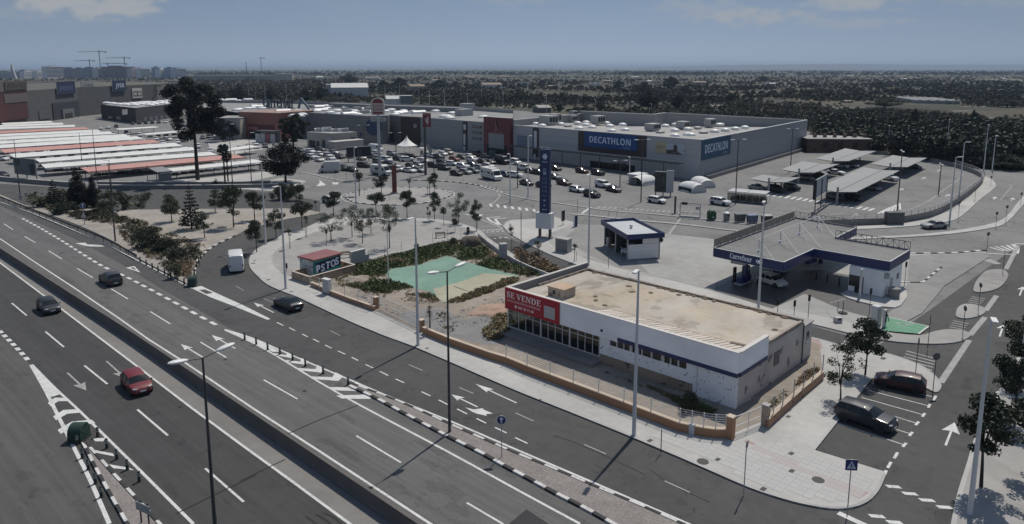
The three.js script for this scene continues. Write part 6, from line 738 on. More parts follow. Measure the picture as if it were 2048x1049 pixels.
// ---------- car park furniture: tents, billboards, bins, shelter, column ----------
{
const tent=(u,v,w,h,label,t=0.7)=>{ const p=P(u,v),o=thing('party_tent',label,'tent',p,t),pts=[];for (let i=0;i <= 10;i++) { const k=i / 10;pts.push(new THREE.Vector2(w * (1 - k) ** 1.9 * 0.98 + 0.04,2.6 + h * k));} const g=new THREE.LatheGeometry(pts,4);g.rotateY(Math.PI / 4);part('canopy',g,M.canvas,o);for (const [x,z] of [[-1,-1],[1,-1],[1,1],[-1,1]]) part('pole',cyl(0.06,0.06,2.6,x * w * 0.68,0,z * w * 0.68,6),M.polewhite,o);const g2=box(w * 1.38,0.25,0.05,0,2.4,w * 0.69),g3=box(0.05,0.25,w * 1.38,w * 0.69,2.4,0);part('valance',[g2,g3,box(w * 1.38,0.25,0.05,0,2.4,-w * 0.69),box(0.05,0.25,w * 1.38,-w * 0.69,2.4,0)],M.canvas,o);};
tent(814,307,3.6,3.6,'white pointed party tent by the gallery entrance');tent(848,312,2.0,0.9,'small flat white parasol tent behind the dark pole',0.3);
const tunnel=(a,b,r,label,awn)=>{ const A=P(...a),B=P(...b),L=A.distanceTo(B),o=thing('camping_tent',label,'tent',A,yaw(A,B));const g=new THREE.CylinderGeometry(r,r,L,16,6,true,0,Math.PI);g.rotateZ(Math.PI / 2);g.rotateX(0);const p=g.attributes.position;for (let i=0;i < p.count;i++) { const x=p.getX(i) / L,k=1 - 0.28 * Math.max(0,Math.abs(x) - 0.25) * 2;p.setXYZ(i,p.getX(i),Math.max(0,p.getY(i)) * k * 1.05,p.getZ(i) * (0.85 + 0.15 * k));} g.computeVertexNormals();g.translate(L / 2,0,0);part('canvas_shell',g,M.canvas,o);const e=new THREE.CircleGeometry(r,14,0,Math.PI);e.rotateY(Math.PI / 2);part('end_wall',[e.clone().scale(1,0.9,0.95).translate(L,0,0)],mat([0.5,0.5,0.49],0.8),o);part('side_panel',beam(V3(0.3,0.5,r * 0.97),V3(L - 0.3,0.5,r * 0.97),0.06,1.0),awn ? mat([0.5,0.5,0.5],0.8) : M.black,o);part('seam',[0.3,0.55,0.8].map((k)=>{ const t=new THREE.TorusGeometry(r * 1.0,0.04,4,14,Math.PI);t.rotateY(Math.PI / 2);return t.scale(1,1.02,0.99).translate(L * k,0,0);}),M.duct,o);};
tunnel([1370,379],[1399,386],2.1,'white tunnel tent with a dark lower side, in front of the other',false);tunnel([1395,367],[1416,376],2.0,'white domed tent behind the tunnel tent near the hall corner',true);tunnel([1271,371],[1300,366],2.2,'grey-white awning tent with a round window left of the dark billboard',true);
{ const p=P(1275,366),o=thing('small_kiosk','small grey kiosk with a flat white roof before the hall entrance','kiosk',p,0.75);part('wall',box(4,2.2,2.4),M.duct,o);part('roof',box(4.6,0.2,3,0,2.2,0),M.dome,o);part('opening',box(2.6,1.0,0.1,-0.4,0.9,1.2),M.black,o);}
// dark billboard with a pale end strip
const bb=(feet,topL,topR,label,face,opts={})=>{ const A=P(...feet[0]),B=P(...feet[1]),L=A.distanceTo(B),h=hAt(A,topL),o=thing('billboard',label,'billboard',A,yaw(A,B)),h0=h - opts.h;const [g,m]=faced(L * opts.w,opts.h,0.3,face,M.steel);const b=part('panel',g,m,o);b.position.set(L / 2,h0 + opts.h / 2,0);for (const k of [0.06,0.5,0.94]) part('post',cyl(0.12,0.12,h - 0.1,L * k,0,-0.25,8),M.poledark,o);part('frame',[box(L * opts.w,0.16,0.36,L / 2,h,0),box(L * opts.w,0.16,0.36,L / 2,h0 - 0.16,0)],M.duct,o);if (opts.strip) part('end_strip',box(1.6,opts.h + 0.5,0.4,L - 0.4,h0,0.08),mat([0.4,0.4,0.4],0.6),o);return o;};
const olive=printMat(canvasTex(512,512,(g)=>{ g.fillStyle='#35352f';g.fillRect(0,0,512,512);const r=rng(6);for (let i=0;i < 240;i++) { g.fillStyle=['#45453c','#2a2a26','#51514a','#3b3d36'][i % 4];g.beginPath();g.ellipse(r() * 512,r() * 512,8 + r() * 36,8 + r() * 30,r() * 3,0,7);g.fill();} }));
bb([[1309,391],[1343,393]],344,340,'dark olive billboard with a pale end strip at the edge of the parking',olive,{ h: 4.4,w: 1.0,strip: true });
const dark3=printMat(canvasTex(512,256,(g)=>{ g.fillStyle='#16151a';g.fillRect(0,0,512,256);g.fillStyle='#2a2a30';g.fillRect(20,40,120,190);g.fillStyle='#4a4a50';for (let i=0;i < 4;i++) g.fillRect(210,60 + i * 42,110,24);g.fillStyle='#33333a';for (let i=0;i < 3;i++) g.fillRect(360,90 + i * 36,110,14);}));
bb([[694,325],[741,322]],295.5,292,'black billboard with faint lettering behind the parked cars left of the burger sign',dark3,{ h: 2.9,w: 1.04 });
{ const A=P(1627,429),B=P(1651,412),h=hAt(A,361),o=thing('billboard','billboard seen from its blank white back before the largest butterfly carport','billboard',A,yaw(A,B)),L=A.distanceTo(B);part('panel',box(L * 1.05,3.6,0.2,L * 0.52,h - 3.6,-0.05),mat([0.36,0.38,0.41],0.6),o);part('front',box(0.6,3.9,0.5,-0.1,h - 3.8,0),M.black,o);for (const k of [0.02,0.5,0.95]) part('post',box(0.16,h - 0.2,0.16,L * k,0,0.2),M.poledark,o);part('plinth',box(L * 1.1,0.5,0.9,L / 2,0,0.1),M.wall,o);}
{ const A=P(31,359),B=P(74,364),h=hAt(A,315),o=thing('billboard','grey billboard with a dark figure print in front of the left carports','billboard',A,yaw(A,B)),L=A.distanceTo(B),[g,m]=faced(L * 1.02,4.2,0.2,printMat(canvasTex(512,256,(c)=>{ c.fillStyle='#5d6164';c.fillRect(0,0,512,256);c.fillStyle='#2c2c30';c.fillRect(20,24,130,80);c.fillStyle='#45484b';c.fillRect(20,110,150,14);c.fillRect(20,200,300,10);c.fillStyle='#1d1d20';c.beginPath();c.ellipse(430,150,60,90,0.2,0,7);c.fill();c.fillRect(350,90,90,50);})),M.steel);const b=part('panel',g,m,o);b.position.set(L / 2,h - 2.1,0);for (const k of [0.05,0.5,0.95]) part('post',cyl(0.12,0.12,h - 0.4,L * k,0,-0.2,8),M.poledark,o);}
// recycling bins in a row
const T5p=(x,y)=>{ const q=T5(x,y)[0];return P(q[0],q[1],0.02);};
{ const o=thing('glass_bank','green rounded bottle bank, first in the row of bins','recycling bin',T5p(283,985),0.2);const g=rbox(1.5,1.6,1.3,0.3,0,0.1,0,0,4);part('body',g,mat([0.022,0.07,0.035],0.6),o);part('lid',place(new THREE.SphereGeometry(0.72,14,8,0,7,0,1.57).scale(1,0.55,0.88),0,1.6,0),mat([0.022,0.07,0.035],0.6),o);part('label',box(0.22,0.22,0.02,0,0.5,0.66),M.dome,o);part('slot',cyl(0.16,0.16,0.06,0.3,1.3,0.6,10),M.black,o);}
{ const o=thing('textile_bin','narrow grey bin with pale domed top, second in the row of bins','recycling bin',T5p(480,1000),0.2);part('body',cyl(0.5,0.62,1.4,0,0,0,12),M.wall,o);part('lid',place(new THREE.SphereGeometry(0.6,12,6,0,7,0,1.57).scale(1,0.6,1),0,1.4,0),M.dome,o);part('flap',box(0.5,0.3,0.05,0,1.1,0.58),M.black,o);}
const cont=(x,y,name,label,m,lidm)=>{ const o=thing(name,label,'recycling bin',T5p(x,y),0.2),g=rbox(1.85,1.25,1.05,0.06,0,0.2,0),p=g.attributes.position;for (let i=0;i < p.count;i++) { const k=0.88 + 0.1 * p.getY(i);p.setX(i,p.getX(i) * k);p.setZ(i,p.getZ(i) * k);} g.computeVertexNormals();part('body',g,m,o);part('lid',rbox(1.95,0.2,1.15,0.07,0,1.42,0),lidm,o);for (const sx of [-0.7,0.7]) for (const sz of [-0.38,0.38]) part('wheel',place(new THREE.CylinderGeometry(0.1,0.1,0.06,10),sx,0.1,sz,0,0,Math.PI / 2),M.black,o);part('bar',box(2.05,0.08,0.08,0,1.25,0),M.steel,o);};
cont(655,1015,'waste_container','grey wheeled waste container, third in the row of bins',mat([0.10,0.105,0.10],0.6),mat([0.13,0.135,0.13],0.6));cont(815,1030,'waste_container','blue-grey wheeled paper container, fourth in the row of bins',mat([0.10,0.125,0.17],0.6),mat([0.15,0.19,0.28],0.6));cont(1005,1035,'waste_container','dark wheeled container with pale lid, last in the row of bins',mat([0.04,0.04,0.04],0.6),mat([0.42,0.42,0.40],0.6));
// trolley shelter
{ const A=P(1455,403),B=P(1532,410),L=A.distanceTo(B),o=thing('trolley_shelter','glass-sided trolley shelter with curved roofs beside the white sports utility car','shelter',A,yaw(A,B)),pane=new THREE.MeshPhysicalMaterial({ color: col(0.5),roughness: 0.1,transmission: 1,thickness: 0 });for (const z of [0,-4]) for (let i=0;i <= 6;i++) part('post',cyl(0.05,0.05,2.2,L * i / 6,0,z,6),M.steel,o);for (const k of [0,1]) { const g=new THREE.CylinderGeometry(3,3,L * 0.49,12,1,true,-0.75,1.5);g.rotateZ(Math.PI / 2);g.rotateX(Math.PI * 1.0);part('roof',metric(box(L * 0.49,0.08,4.2,L * (0.25 + 0.5 * k),2.2,-2)),mat(0.42,0.5),o);} for (let i=0;i < 6;i++) part('pane',box(L / 6 - 0.12,1.7,0.02,L * (i + 0.5) / 6,0.25,0),pane,o);const r=rng(3);for (let i=0;i < 10;i++) part('trolley_row',box(0.55,0.95,3.2,0.9 + i * (L - 1.6) / 9,0.05,-2),i % 3 ? M.poledark : M.duct,o);part('rail',beam(V3(0,0.3,0.1),V3(L,0.3,0.1),0.06,0.1),M.steel,o);}
{ const A=P(1360,434),B=P(1400,437),o=thing('height_frame','empty tube frame with a dark lamp at its corner on the car park kerb','frame',A,yaw(A,B)),L=A.distanceTo(B),h=hAt(A,406);part('post',cyl(0.09,0.09,h,0,0,0,8),M.steel,o);part('post',cyl(0.09,0.09,h,L,0,0,8),M.steel,o);part('beam',beam(V3(0,h,0),V3(L,h,0),0.14,0.16),M.steel,o);part('lower_bar',beam(V3(0,0.9,0),V3(L,0.9,0),0.1,0.12),M.steel,o);part('sign',box(1.1,0.5,0.15,0.8,h - 0.3,0.1),M.black,o);part('sign',box(0.7,0.6,0.1,L - 0.5,h - 1.1,0.1),M.duct,o);part('base',box(L,0.3,0.5,L / 2,0,0),M.duct,o);}
solo('slim_pillar',[box(0.3,3.3,0.3),box(0.36,0.1,0.36,0,3.3,0)],M.poledark,'slim dark upright left of the tube frame on the car park kerb','post',null,P(1350,427),0.2);
{ const p=P(789,387,0.12),h=hAt(p,331) - 0.12,o=thing('red_column','rusty red square column on the round island','monument',p,0.3),m=mat([0.16,0.06,0.052],0.85,{ map: T.oldwall });for (let i=0;i < 6;i++) part('block',box(0.95,h / 6 - 0.05,0.8,0,0.02 + i * h / 6,0,0.03 * (i % 2)),m,o);part('core',box(0.7,h,0.6),M.black,o);part('foot',box(1.6,0.25,1.3),M.plaza,o);}
{ const p=P(1138,452,0.13),o=thing('notice_board','grey framed notice board on a post right of the price pylon','sign',P(1126,450,0.13),0.9);part('board',box(1.0,2.0,0.16,0,0.7,0),M.duct,o);part('face',box(0.85,1.8,0.02,0,0.8,0.09),M.black,o);part('post',cyl(0.06,0.06,0.8,0,0,0,8),M.steel,o);const q=thing('blue_totem','small navy totem at the forecourt entry right of the notice board','sign',P(1151,454,0.13),0.7);part('body',box(0.75,2.0,0.3),M.navy,q);part('edge',box(0.06,2.0,0.32,-0.4,0,0),M.dome,q);}
// charger, its bollards, box and base on the forecourt
{ const o=thing('charging_station','white fast charging cabinet beside the green bay','charging station',P(1752,648,0.13),0.5);part('body',rbox(0.9,2.1,0.8,0.05),mat([0.5,0.5,0.5],0.5),o);part('front',box(0.5,1.6,0.04,-0.1,0.3,0.41),M.duct,o);part('side',box(0.04,1.9,0.6,0.46,0.05,0),M.black,o);const q=thing('charge_post','slim white charge post with a dark cable standing at the edge of the green bay','charging post',P(1769,653,0.13),0.5);part('body',rbox(0.4,1.9,0.25,0.04),mat([0.5,0.5,0.5],0.5),q);part('screen',box(0.22,1.2,0.03,0,0.45,0.13),M.black,q);part('hose',new THREE.TubeGeometry(new THREE.CatmullRomCurve3([V3(0.1,1.4,0.15),V3(0.35,0.5,0.3),V3(0.3,1.3,0.1)]),10,0.03,5),M.black,q);}
{ const o=thing('concrete_box','small white concrete box with a dark recess on the forecourt','box',P(1676,645,0.13),0.15);part('body',rbox(0.75,0.6,0.6,0.03),mat([0.42,0.41,0.4],0.8),o);part('recess',box(0.4,0.22,0.03,0,0.3,0.3),M.black,o);const q=thing('round_base','short post on a dark round base on the forecourt','post',P(1686,627,0.13));part('base',cyl(0.55,0.5,0.1,0,0,0,14),M.black,q);part('post',cyl(0.05,0.05,1.3,0,0.1,0,8),M.poledark,q);}
{ const mk=part('charging_symbol',mg([place(new THREE.RingGeometry(0.3,0.42,20,1,0,5).rotateX(-Math.PI / 2),0,0,0),place(new THREE.PlaneGeometry(0.9,0.16).rotateX(-Math.PI / 2),0.5,0,0.1,0.3)]),M.worn,forecourt);const p=P(1806,651);mk.position.set(p.x,0.158,p.z);mk.scale.setScalar(1.4);mark(band(W([[1858,653.5],[1838,668.5]],0.12),0.18,0.156),M.white,forecourt,'bay_line');mark(band(W([[1775,634.5],[1858,653.5]],0.12),0.12,0.156),M.white,forecourt,'bay_line');mark(band(W([[1660,607],[1692,598]],0.12),0.15,0.150),M.worn,forecourt,'bay_line');mark(band(W([[1655,623],[1670,640]],0.12),0.3,0.150),M.worn,forecourt,'bay_line');mark(band(W([[1822,547],[1846,553]],0.12),0.2,0.150),M.worn,forecourt,'bay_line');}
// benches, boulder, stump
const bench=(u,v,label,t)=>{ const o=thing('bench',label,'bench',P(u,v,0.124),t);for (let i=0;i < 3;i++) part('slat',box(1.8,0.04,0.12,0,0.44,-0.14 + i * 0.14),M.wood,o);for (let i=0;i < 2;i++) part('back_slat',box(1.8,0.13,0.04,0,0.6 + i * 0.18,-0.26),M.wood,o);for (const x of [-0.75,0.75]) part('leg',[box(0.07,0.46,0.4,x,0,0),box(0.07,0.9,0.06,x,0,-0.24)],M.poledark,o);};
bench(881,476,'dark bench near the weedy end of the lot at the rim of the plaza',0.35);bench(689,516,'dark bench half hidden behind the graffiti shed',0.35);
solo('litter_bin',[cyl(0.22,0.26,0.9,0,0,0,10),box(0.5,0.9,0.1,0,0.3,-0.2)],M.black,'black litter bin at the tip of the plaza near the boundary wall','bin',null,P(936,469,0.13));
{ const g=new THREE.IcosahedronGeometry(1.35,3),p=g.attributes.position;for (let i=0;i < p.count;i++) { const k=0.8 + 0.4 * vnoise(p.getX(i) * 1.4 + 7,p.getY(i) * 1.4 + p.getZ(i) + 9,99,99,3);p.setXYZ(i,p.getX(i) * k * 1.3,p.getY(i) * k * 0.95,p.getZ(i) * k);} g.computeVertexNormals();solo('boulder',metric(g),mat([0.12,0.10,0.085],0.95,{ map: T.dirt }),'dark brown boulder among weeds in the far corner of the lot','boulder',null,P(942,487,0.4));}
{ const p=P(860,668,0.13),h=hAt(p,611) - 0.13,o=thing('dead_palm','dead palm stump with a shaggy top behind the low wall by the gate','dead tree',p);part('trunk',cyl(0.1,0.07,h * 0.8,0,0,0,8),M.wood,o);const r=rng(14),l=[];for (let i=0;i < 60;i++) { const a=r() * 6.28,y=h * (0.62 + 0.38 * r()),e=0.18 + 0.4 * r();l.push(bar(V3(0,y,0),V3(Math.cos(a) * e,y - 0.5 * r(),Math.sin(a) * e),0.03,0.01,4));} part('dry_fronds',l,mat([0.12,0.09,0.065],0.95),o);}
// curved parapet of the car park ramp and its railing
{ const w=smooth(W([[1560,462],[1656,452.5],[1720,450],[1780,448],[1808,444],[1860,434],[1900,416],[1940,388],[1965,365],[1958,352],[1900,332],[1830,318],[1760,309],[1690,302]]),6),L=cum(w),o=thing('ramp_parapet','long curved concrete parapet with railing round the right end of the car park','wall'),n=26,s=L[L.length - 1] / n;for (let i=0;i < n;i++) part('wall_segment',band(cut(w,i * s + 0.01,(i + 1) * s - 0.01),0.35,0,1.15),i > 15 ? M.wall : M.wall,o);for (let t=0.5;t < s * 19;t += 2.2) { const p=atLen(w,L,t);part('baluster',box(0.07,0.75,0.07,p.x,1.15,p.z,0.5),M.steel,o);} part('handrail',band(cut(w,0,s * 19),0.08,1.88,1.95),M.steel,o);part('handrail',band(cut(w,0,s * 19),0.06,1.5,1.55),M.steel,o);part('pier',box(3.0,2.3,1.4,P(1788,449).x,0,P(1788,449).z,0.06),mat([0.13,0.125,0.12],0.85,{ map: T.concrete }),o);}
// low walls along the side road at left
for (const [w2,h,label] of [[[[-80,353],[0,361.5],[70,368],[148,374]],1.0,'low grey wall along the side road, far left'],[[[196,370.5],[300,371.5],[420,371],[540,369.5]],0.8,'upper low wall between the palms and the side road'],[[[196,377.5],[300,378],[420,377.5],[560,375]],0.8,'lower low wall along the side road before the palms']]) { const o=thing('low_wall',label,'wall'),w=smooth(W(w2),4),L=cum(w),n=8,s=L[L.length - 1] / n;for (let i=0;i < n;i++) part('wall_segment',band(cut(w,i * s + 0.01,(i + 1) * s - 0.01),0.4,0,h),M.wall,o);part('coping',band(w,0.7,h,h + 0.12),M.kerb,o);}
}
// ---------- vehicles ----------
const carTypes={
hatch: { L: 4.1,W: 1.78,H: 1.47,roof: [[0,.42],[.012,.6],[.03,.68],[.12,.96],[.3,1],[.5,.985],[.6,.92],[.76,.66],[.9,.59],[.97,.5],[1,.36]],ws: [.6,.76],rw: [.03,.12],side: [.1,.67],pil: [.4],wh: [.2,.8] },
saloon: { L: 4.7,W: 1.83,H: 1.44,roof: [[0,.45],[.012,.62],[.13,.69],[.17,.71],[.3,.96],[.45,1],[.56,.96],[.71,.68],[.92,.6],[.98,.5],[1,.38]],ws: [.56,.71],rw: [.17,.3],side: [.22,.64],pil: [.42],wh: [.2,.81] },
suv: { L: 4.45,W: 1.86,H: 1.66,roof: [[0,.4],[.012,.6],[.035,.7],[.1,.96],[.3,1],[.52,.985],[.6,.92],[.74,.68],[.93,.62],[.98,.5],[1,.36]],ws: [.6,.74],rw: [.035,.1],side: [.08,.66],pil: [.24,.43],wh: [.19,.8] },
coupe: { L: 4.6,W: 1.85,H: 1.4,roof: [[0,.48],[.012,.66],[.05,.74],[.1,.78],[.36,.98],[.48,1],[.56,.95],[.71,.68],[.92,.6],[.98,.5],[1,.38]],ws: [.56,.71],rw: [.1,.34],side: [.22,.64],pil: [.42],wh: [.2,.81] },
van: { L: 5.7,W: 2.1,H: 2.55,roof: [[0,.22],[.004,.5],[.02,.95],[.06,1],[.7,.985],[.77,.9],[.88,.55],[.97,.46],[1,.28]],ws: [.77,.88],rw: [2,3],side: [.7,.83],pil: [],wh: [.18,.82] },
combi: { L: 4.5,W: 1.82,H: 1.82,roof: [[0,.3],[.008,.55],[.02,.94],[.08,1],[.6,.985],[.68,.9],[.78,.62],[.94,.54],[.98,.46],[1,.32]],ws: [.68,.78],rw: [2,3],side: [.3,.73],pil: [.46],wh: [.19,.81] },
};
const interp=(a,t)=>{ for (let i=1;i < a.length;i++) if (t <= a[i][0]) { const k=(t - a[i - 1][0]) / (a[i][0] - a[i - 1][0]);return a[i - 1][1] + (a[i][1] - a[i - 1][1]) * k;} return a[a.length - 1][1];};
const carGeo={};
function carGeometry(kind) {
if (carGeo[kind]) return carGeo[kind];
const c=carTypes[kind],set=new Set([...c.roof.map((r)=>r[0]),...c.ws,...c.rw,...c.side,...c.pil.flatMap((p)=>[p - .012,p + .012]),.33,.5,.85,.05].filter((t)=>t >= 0 && t <= 1)),ts=[...set].sort((a,b)=>a - b),rings=[];
for (const t of ts) {
const roof=interp(c.roof,t) * c.H,belt=Math.min(roof - 0.05,c.H * (kind === 'van' ? .55 : .64)),w=c.W / 2 * interp([[0,.8],[.03,.93],[.15,1],[.8,1],[.93,.95],[1,.76]],t),k=Math.min(1,Math.max(0,(roof - belt) / .45)),wr=w * (.94 - (kind === 'van' ? .06 : .17) * k),low=interp([[0,.34],[.05,.22],[.95,.22],[1,.32]],t);
const half=[[.8 * w,low],[w * .97,low + .12],[w,Math.max(low + .2,belt * .62)],[w * .985,belt],[wr,roof - .07 * k - .01],[wr * .78,roof],[0,roof + .025]];
rings.push([...half.map((p)=>V3((t - .5) * c.L,p[1],p[0])),...half.slice(0,-1).reverse().map((p)=>V3((t - .5) * c.L,p[1],-p[0]))]);
}
const body=[],glass=[],n=rings[0].length,add=(l,a,b,d)=>l.push(...a.toArray(),...b.toArray(),...d.toArray());
for (let i=0;i + 1 < ts.length;i++) for (let j=0;j < n;j++) {
const q=(j + 1) % n,t=(ts[i] + ts[i + 1]) / 2,top=j >= 4 && j <= 7,sideW=j === 3 || j === 8,inR=(r)=>t > r[0] && t < r[1];
const g=(top && (inR(c.ws) || inR(c.rw)) && j >= 4) || (sideW && inR(c.side) && !c.pil.some((p)=>Math.abs(t - p) < .012) && interp(c.roof,t) > .74);
const l=g ? glass : body;add(l,rings[i][j],rings[i + 1][j],rings[i + 1][q]);add(l,rings[i][j],rings[i + 1][q],rings[i][q]);
}
for (const [r,s] of [[rings[0],1],[rings[rings.length - 1],-1]]) for (let j=1;j + 1 < n;j++) s > 0 ? add(body,r[0],r[j],r[j + 1]) : add(body,r[0],r[j + 1],r[j]);
const mk=(v)=>{ const g=new THREE.BufferGeometry();g.setAttribute('position',new THREE.Float32BufferAttribute(v,3));g.computeVertexNormals();return toCreasedNormals(g,0.6);};
const R=kind === 'van' || kind === 'suv' ? .35 : .31,tyre=new THREE.CylinderGeometry(R,R,.2,18).rotateX(Math.PI / 2),rim=mg([new THREE.CylinderGeometry(R * .62,R * .62,.215,12).rotateX(Math.PI / 2)]),arch=c.wh.flatMap((t)=>[-1,1].map((s)=>place(new THREE.CylinderGeometry(R + .07,R + .07,.06,16),(t - .5) * c.L,R + .02,s * (c.W / 2 - .018),0,Math.PI / 2)));
const noseW=c.W * .38,hy=c.H * (kind === 'van' ? .38 : .46);
return carGeo[kind]={ body: mk(body),glass: mk(glass),tyre,rim,R,arch: mg(arch),head: rbox(.1,.13,.36,.04),tail: rbox(.08,.2,.26,.03),plate: box(.02,.11,.5),mirror: rbox(.12,.13,.2,.04),grille: box(.06,.2,.8),noseW,hy };
}
const paints={ white: [.6,.6,.59],black: [.012,.013,.015],darkgrey: [.03,.032,.035],grey: [.09,.092,.095],silver: [.26,.265,.27],red: [.15,.014,.02],darkred: [.05,.012,.014],blue: [.03,.06,.14],teal: [.08,.12,.12],navy: [.014,.018,.028],beige: [.3,.28,.24],brown: [.045,.035,.03] },paintMat={};
const carGlass=mat([.012,.014,.016],.08),headM=mat([.62,.63,.64],.2),tailM=mat([.12,.008,.008],.3),rimM=mat([.2,.2,.21],.35,{ metalness: .5 });
function car(kind,colour,u,v,dx,dy,label,near,group) {
const c=carTypes[kind],g=carGeometry(kind),a=P(u - dx / 2,v - dy / 2,.02),b=P(u + dx / 2,v + dy / 2,.02),p=P(u,v,.02);
const pm=paintMat[colour] ||= new THREE.MeshPhysicalMaterial({ color: col(...paints[colour]),roughness: .5,clearcoat: .35,clearcoatRoughness: .1 });
const o=thing(kind === 'van' || kind === 'combi' ? 'van' : 'car',label,kind === 'van' || kind === 'combi' ? 'van' : 'car',p,yaw(a,b),group);
part('body',g.body,pm,o);part('windows',g.glass,carGlass,o);
if (near) part('wheel_arches',g.arch,M.black,o);
for (const t of c.wh) for (const s of [-1,1]) { const w=part('wheel',g.tyre,M.rubber,o);w.position.set((t - .5) * c.L,g.R,s * (c.W / 2 - .1));if (near) part('rim',g.rim,rimM,w);}
if (near) {
for (const s of [-1,1]) { const h=part('headlight',g.head,headM,o);h.position.set(c.L / 2 - .13,g.hy,s * (g.noseW - .06));h.rotation.y=s * -.45;const t=part('taillight',g.tail,tailM,o);t.position.set(-c.L / 2 + .05,g.hy + .02,s * (c.W * .39));const m=part('mirror',g.mirror,pm,o);m.position.set(c.L * (c.ws[1] - .53),c.H * .62,s * (c.W / 2 + .1));}
for (const s of [-1,1]) { const q=part('number_plate',g.plate,M.dome,o);q.position.set(s * (c.L / 2 + .012),.45,0);} const gr2=part('grille',g.grille,M.black,o);gr2.position.set(c.L / 2 - .025,.38,0);
part('door_seam',[.33,.5].flatMap((t)=>[-1,1].map((s)=>box(.012,.55,.012,(t - .5) * c.L,.32,s * (c.W / 2 + .001)))),M.black,o);
}
return o;
}
car('hatch','red',273,778,38,42,'red hatchback driving towards the viewer on the lower left carriageway',true);car('hatch','black',97,622,30,27,'black car with a dark windscreen driving towards the viewer at the far left',true);car('suv','darkgrey',221,567,-30,-19,'dark grey people carrier seen from behind on the upper carriageway',true);car('van','white',472,537,-5,-36,'white high-roofed panel van seen from behind on the slip road',true);car('coupe','black',576,616,-40,-19,'black fastback car on the service road before the graffiti shed',true);
car('suv','navy',1731,848,88,30,'very dark blue estate car parked in the marked bays, front one',true);car('hatch','darkred',1800,776,-80,-16,'dark red hatchback parked in the marked bays, rear one',true);car('hatch','white',1543,570,50,15,'white hatchback at the pumps in the shade of the blue canopy',true);car('saloon','silver',1869,457,-40,2,'silver saloon on the curved road below the parapet',true);car('hatch','white',1258,506,-18,16,'white car inside the car wash',true);
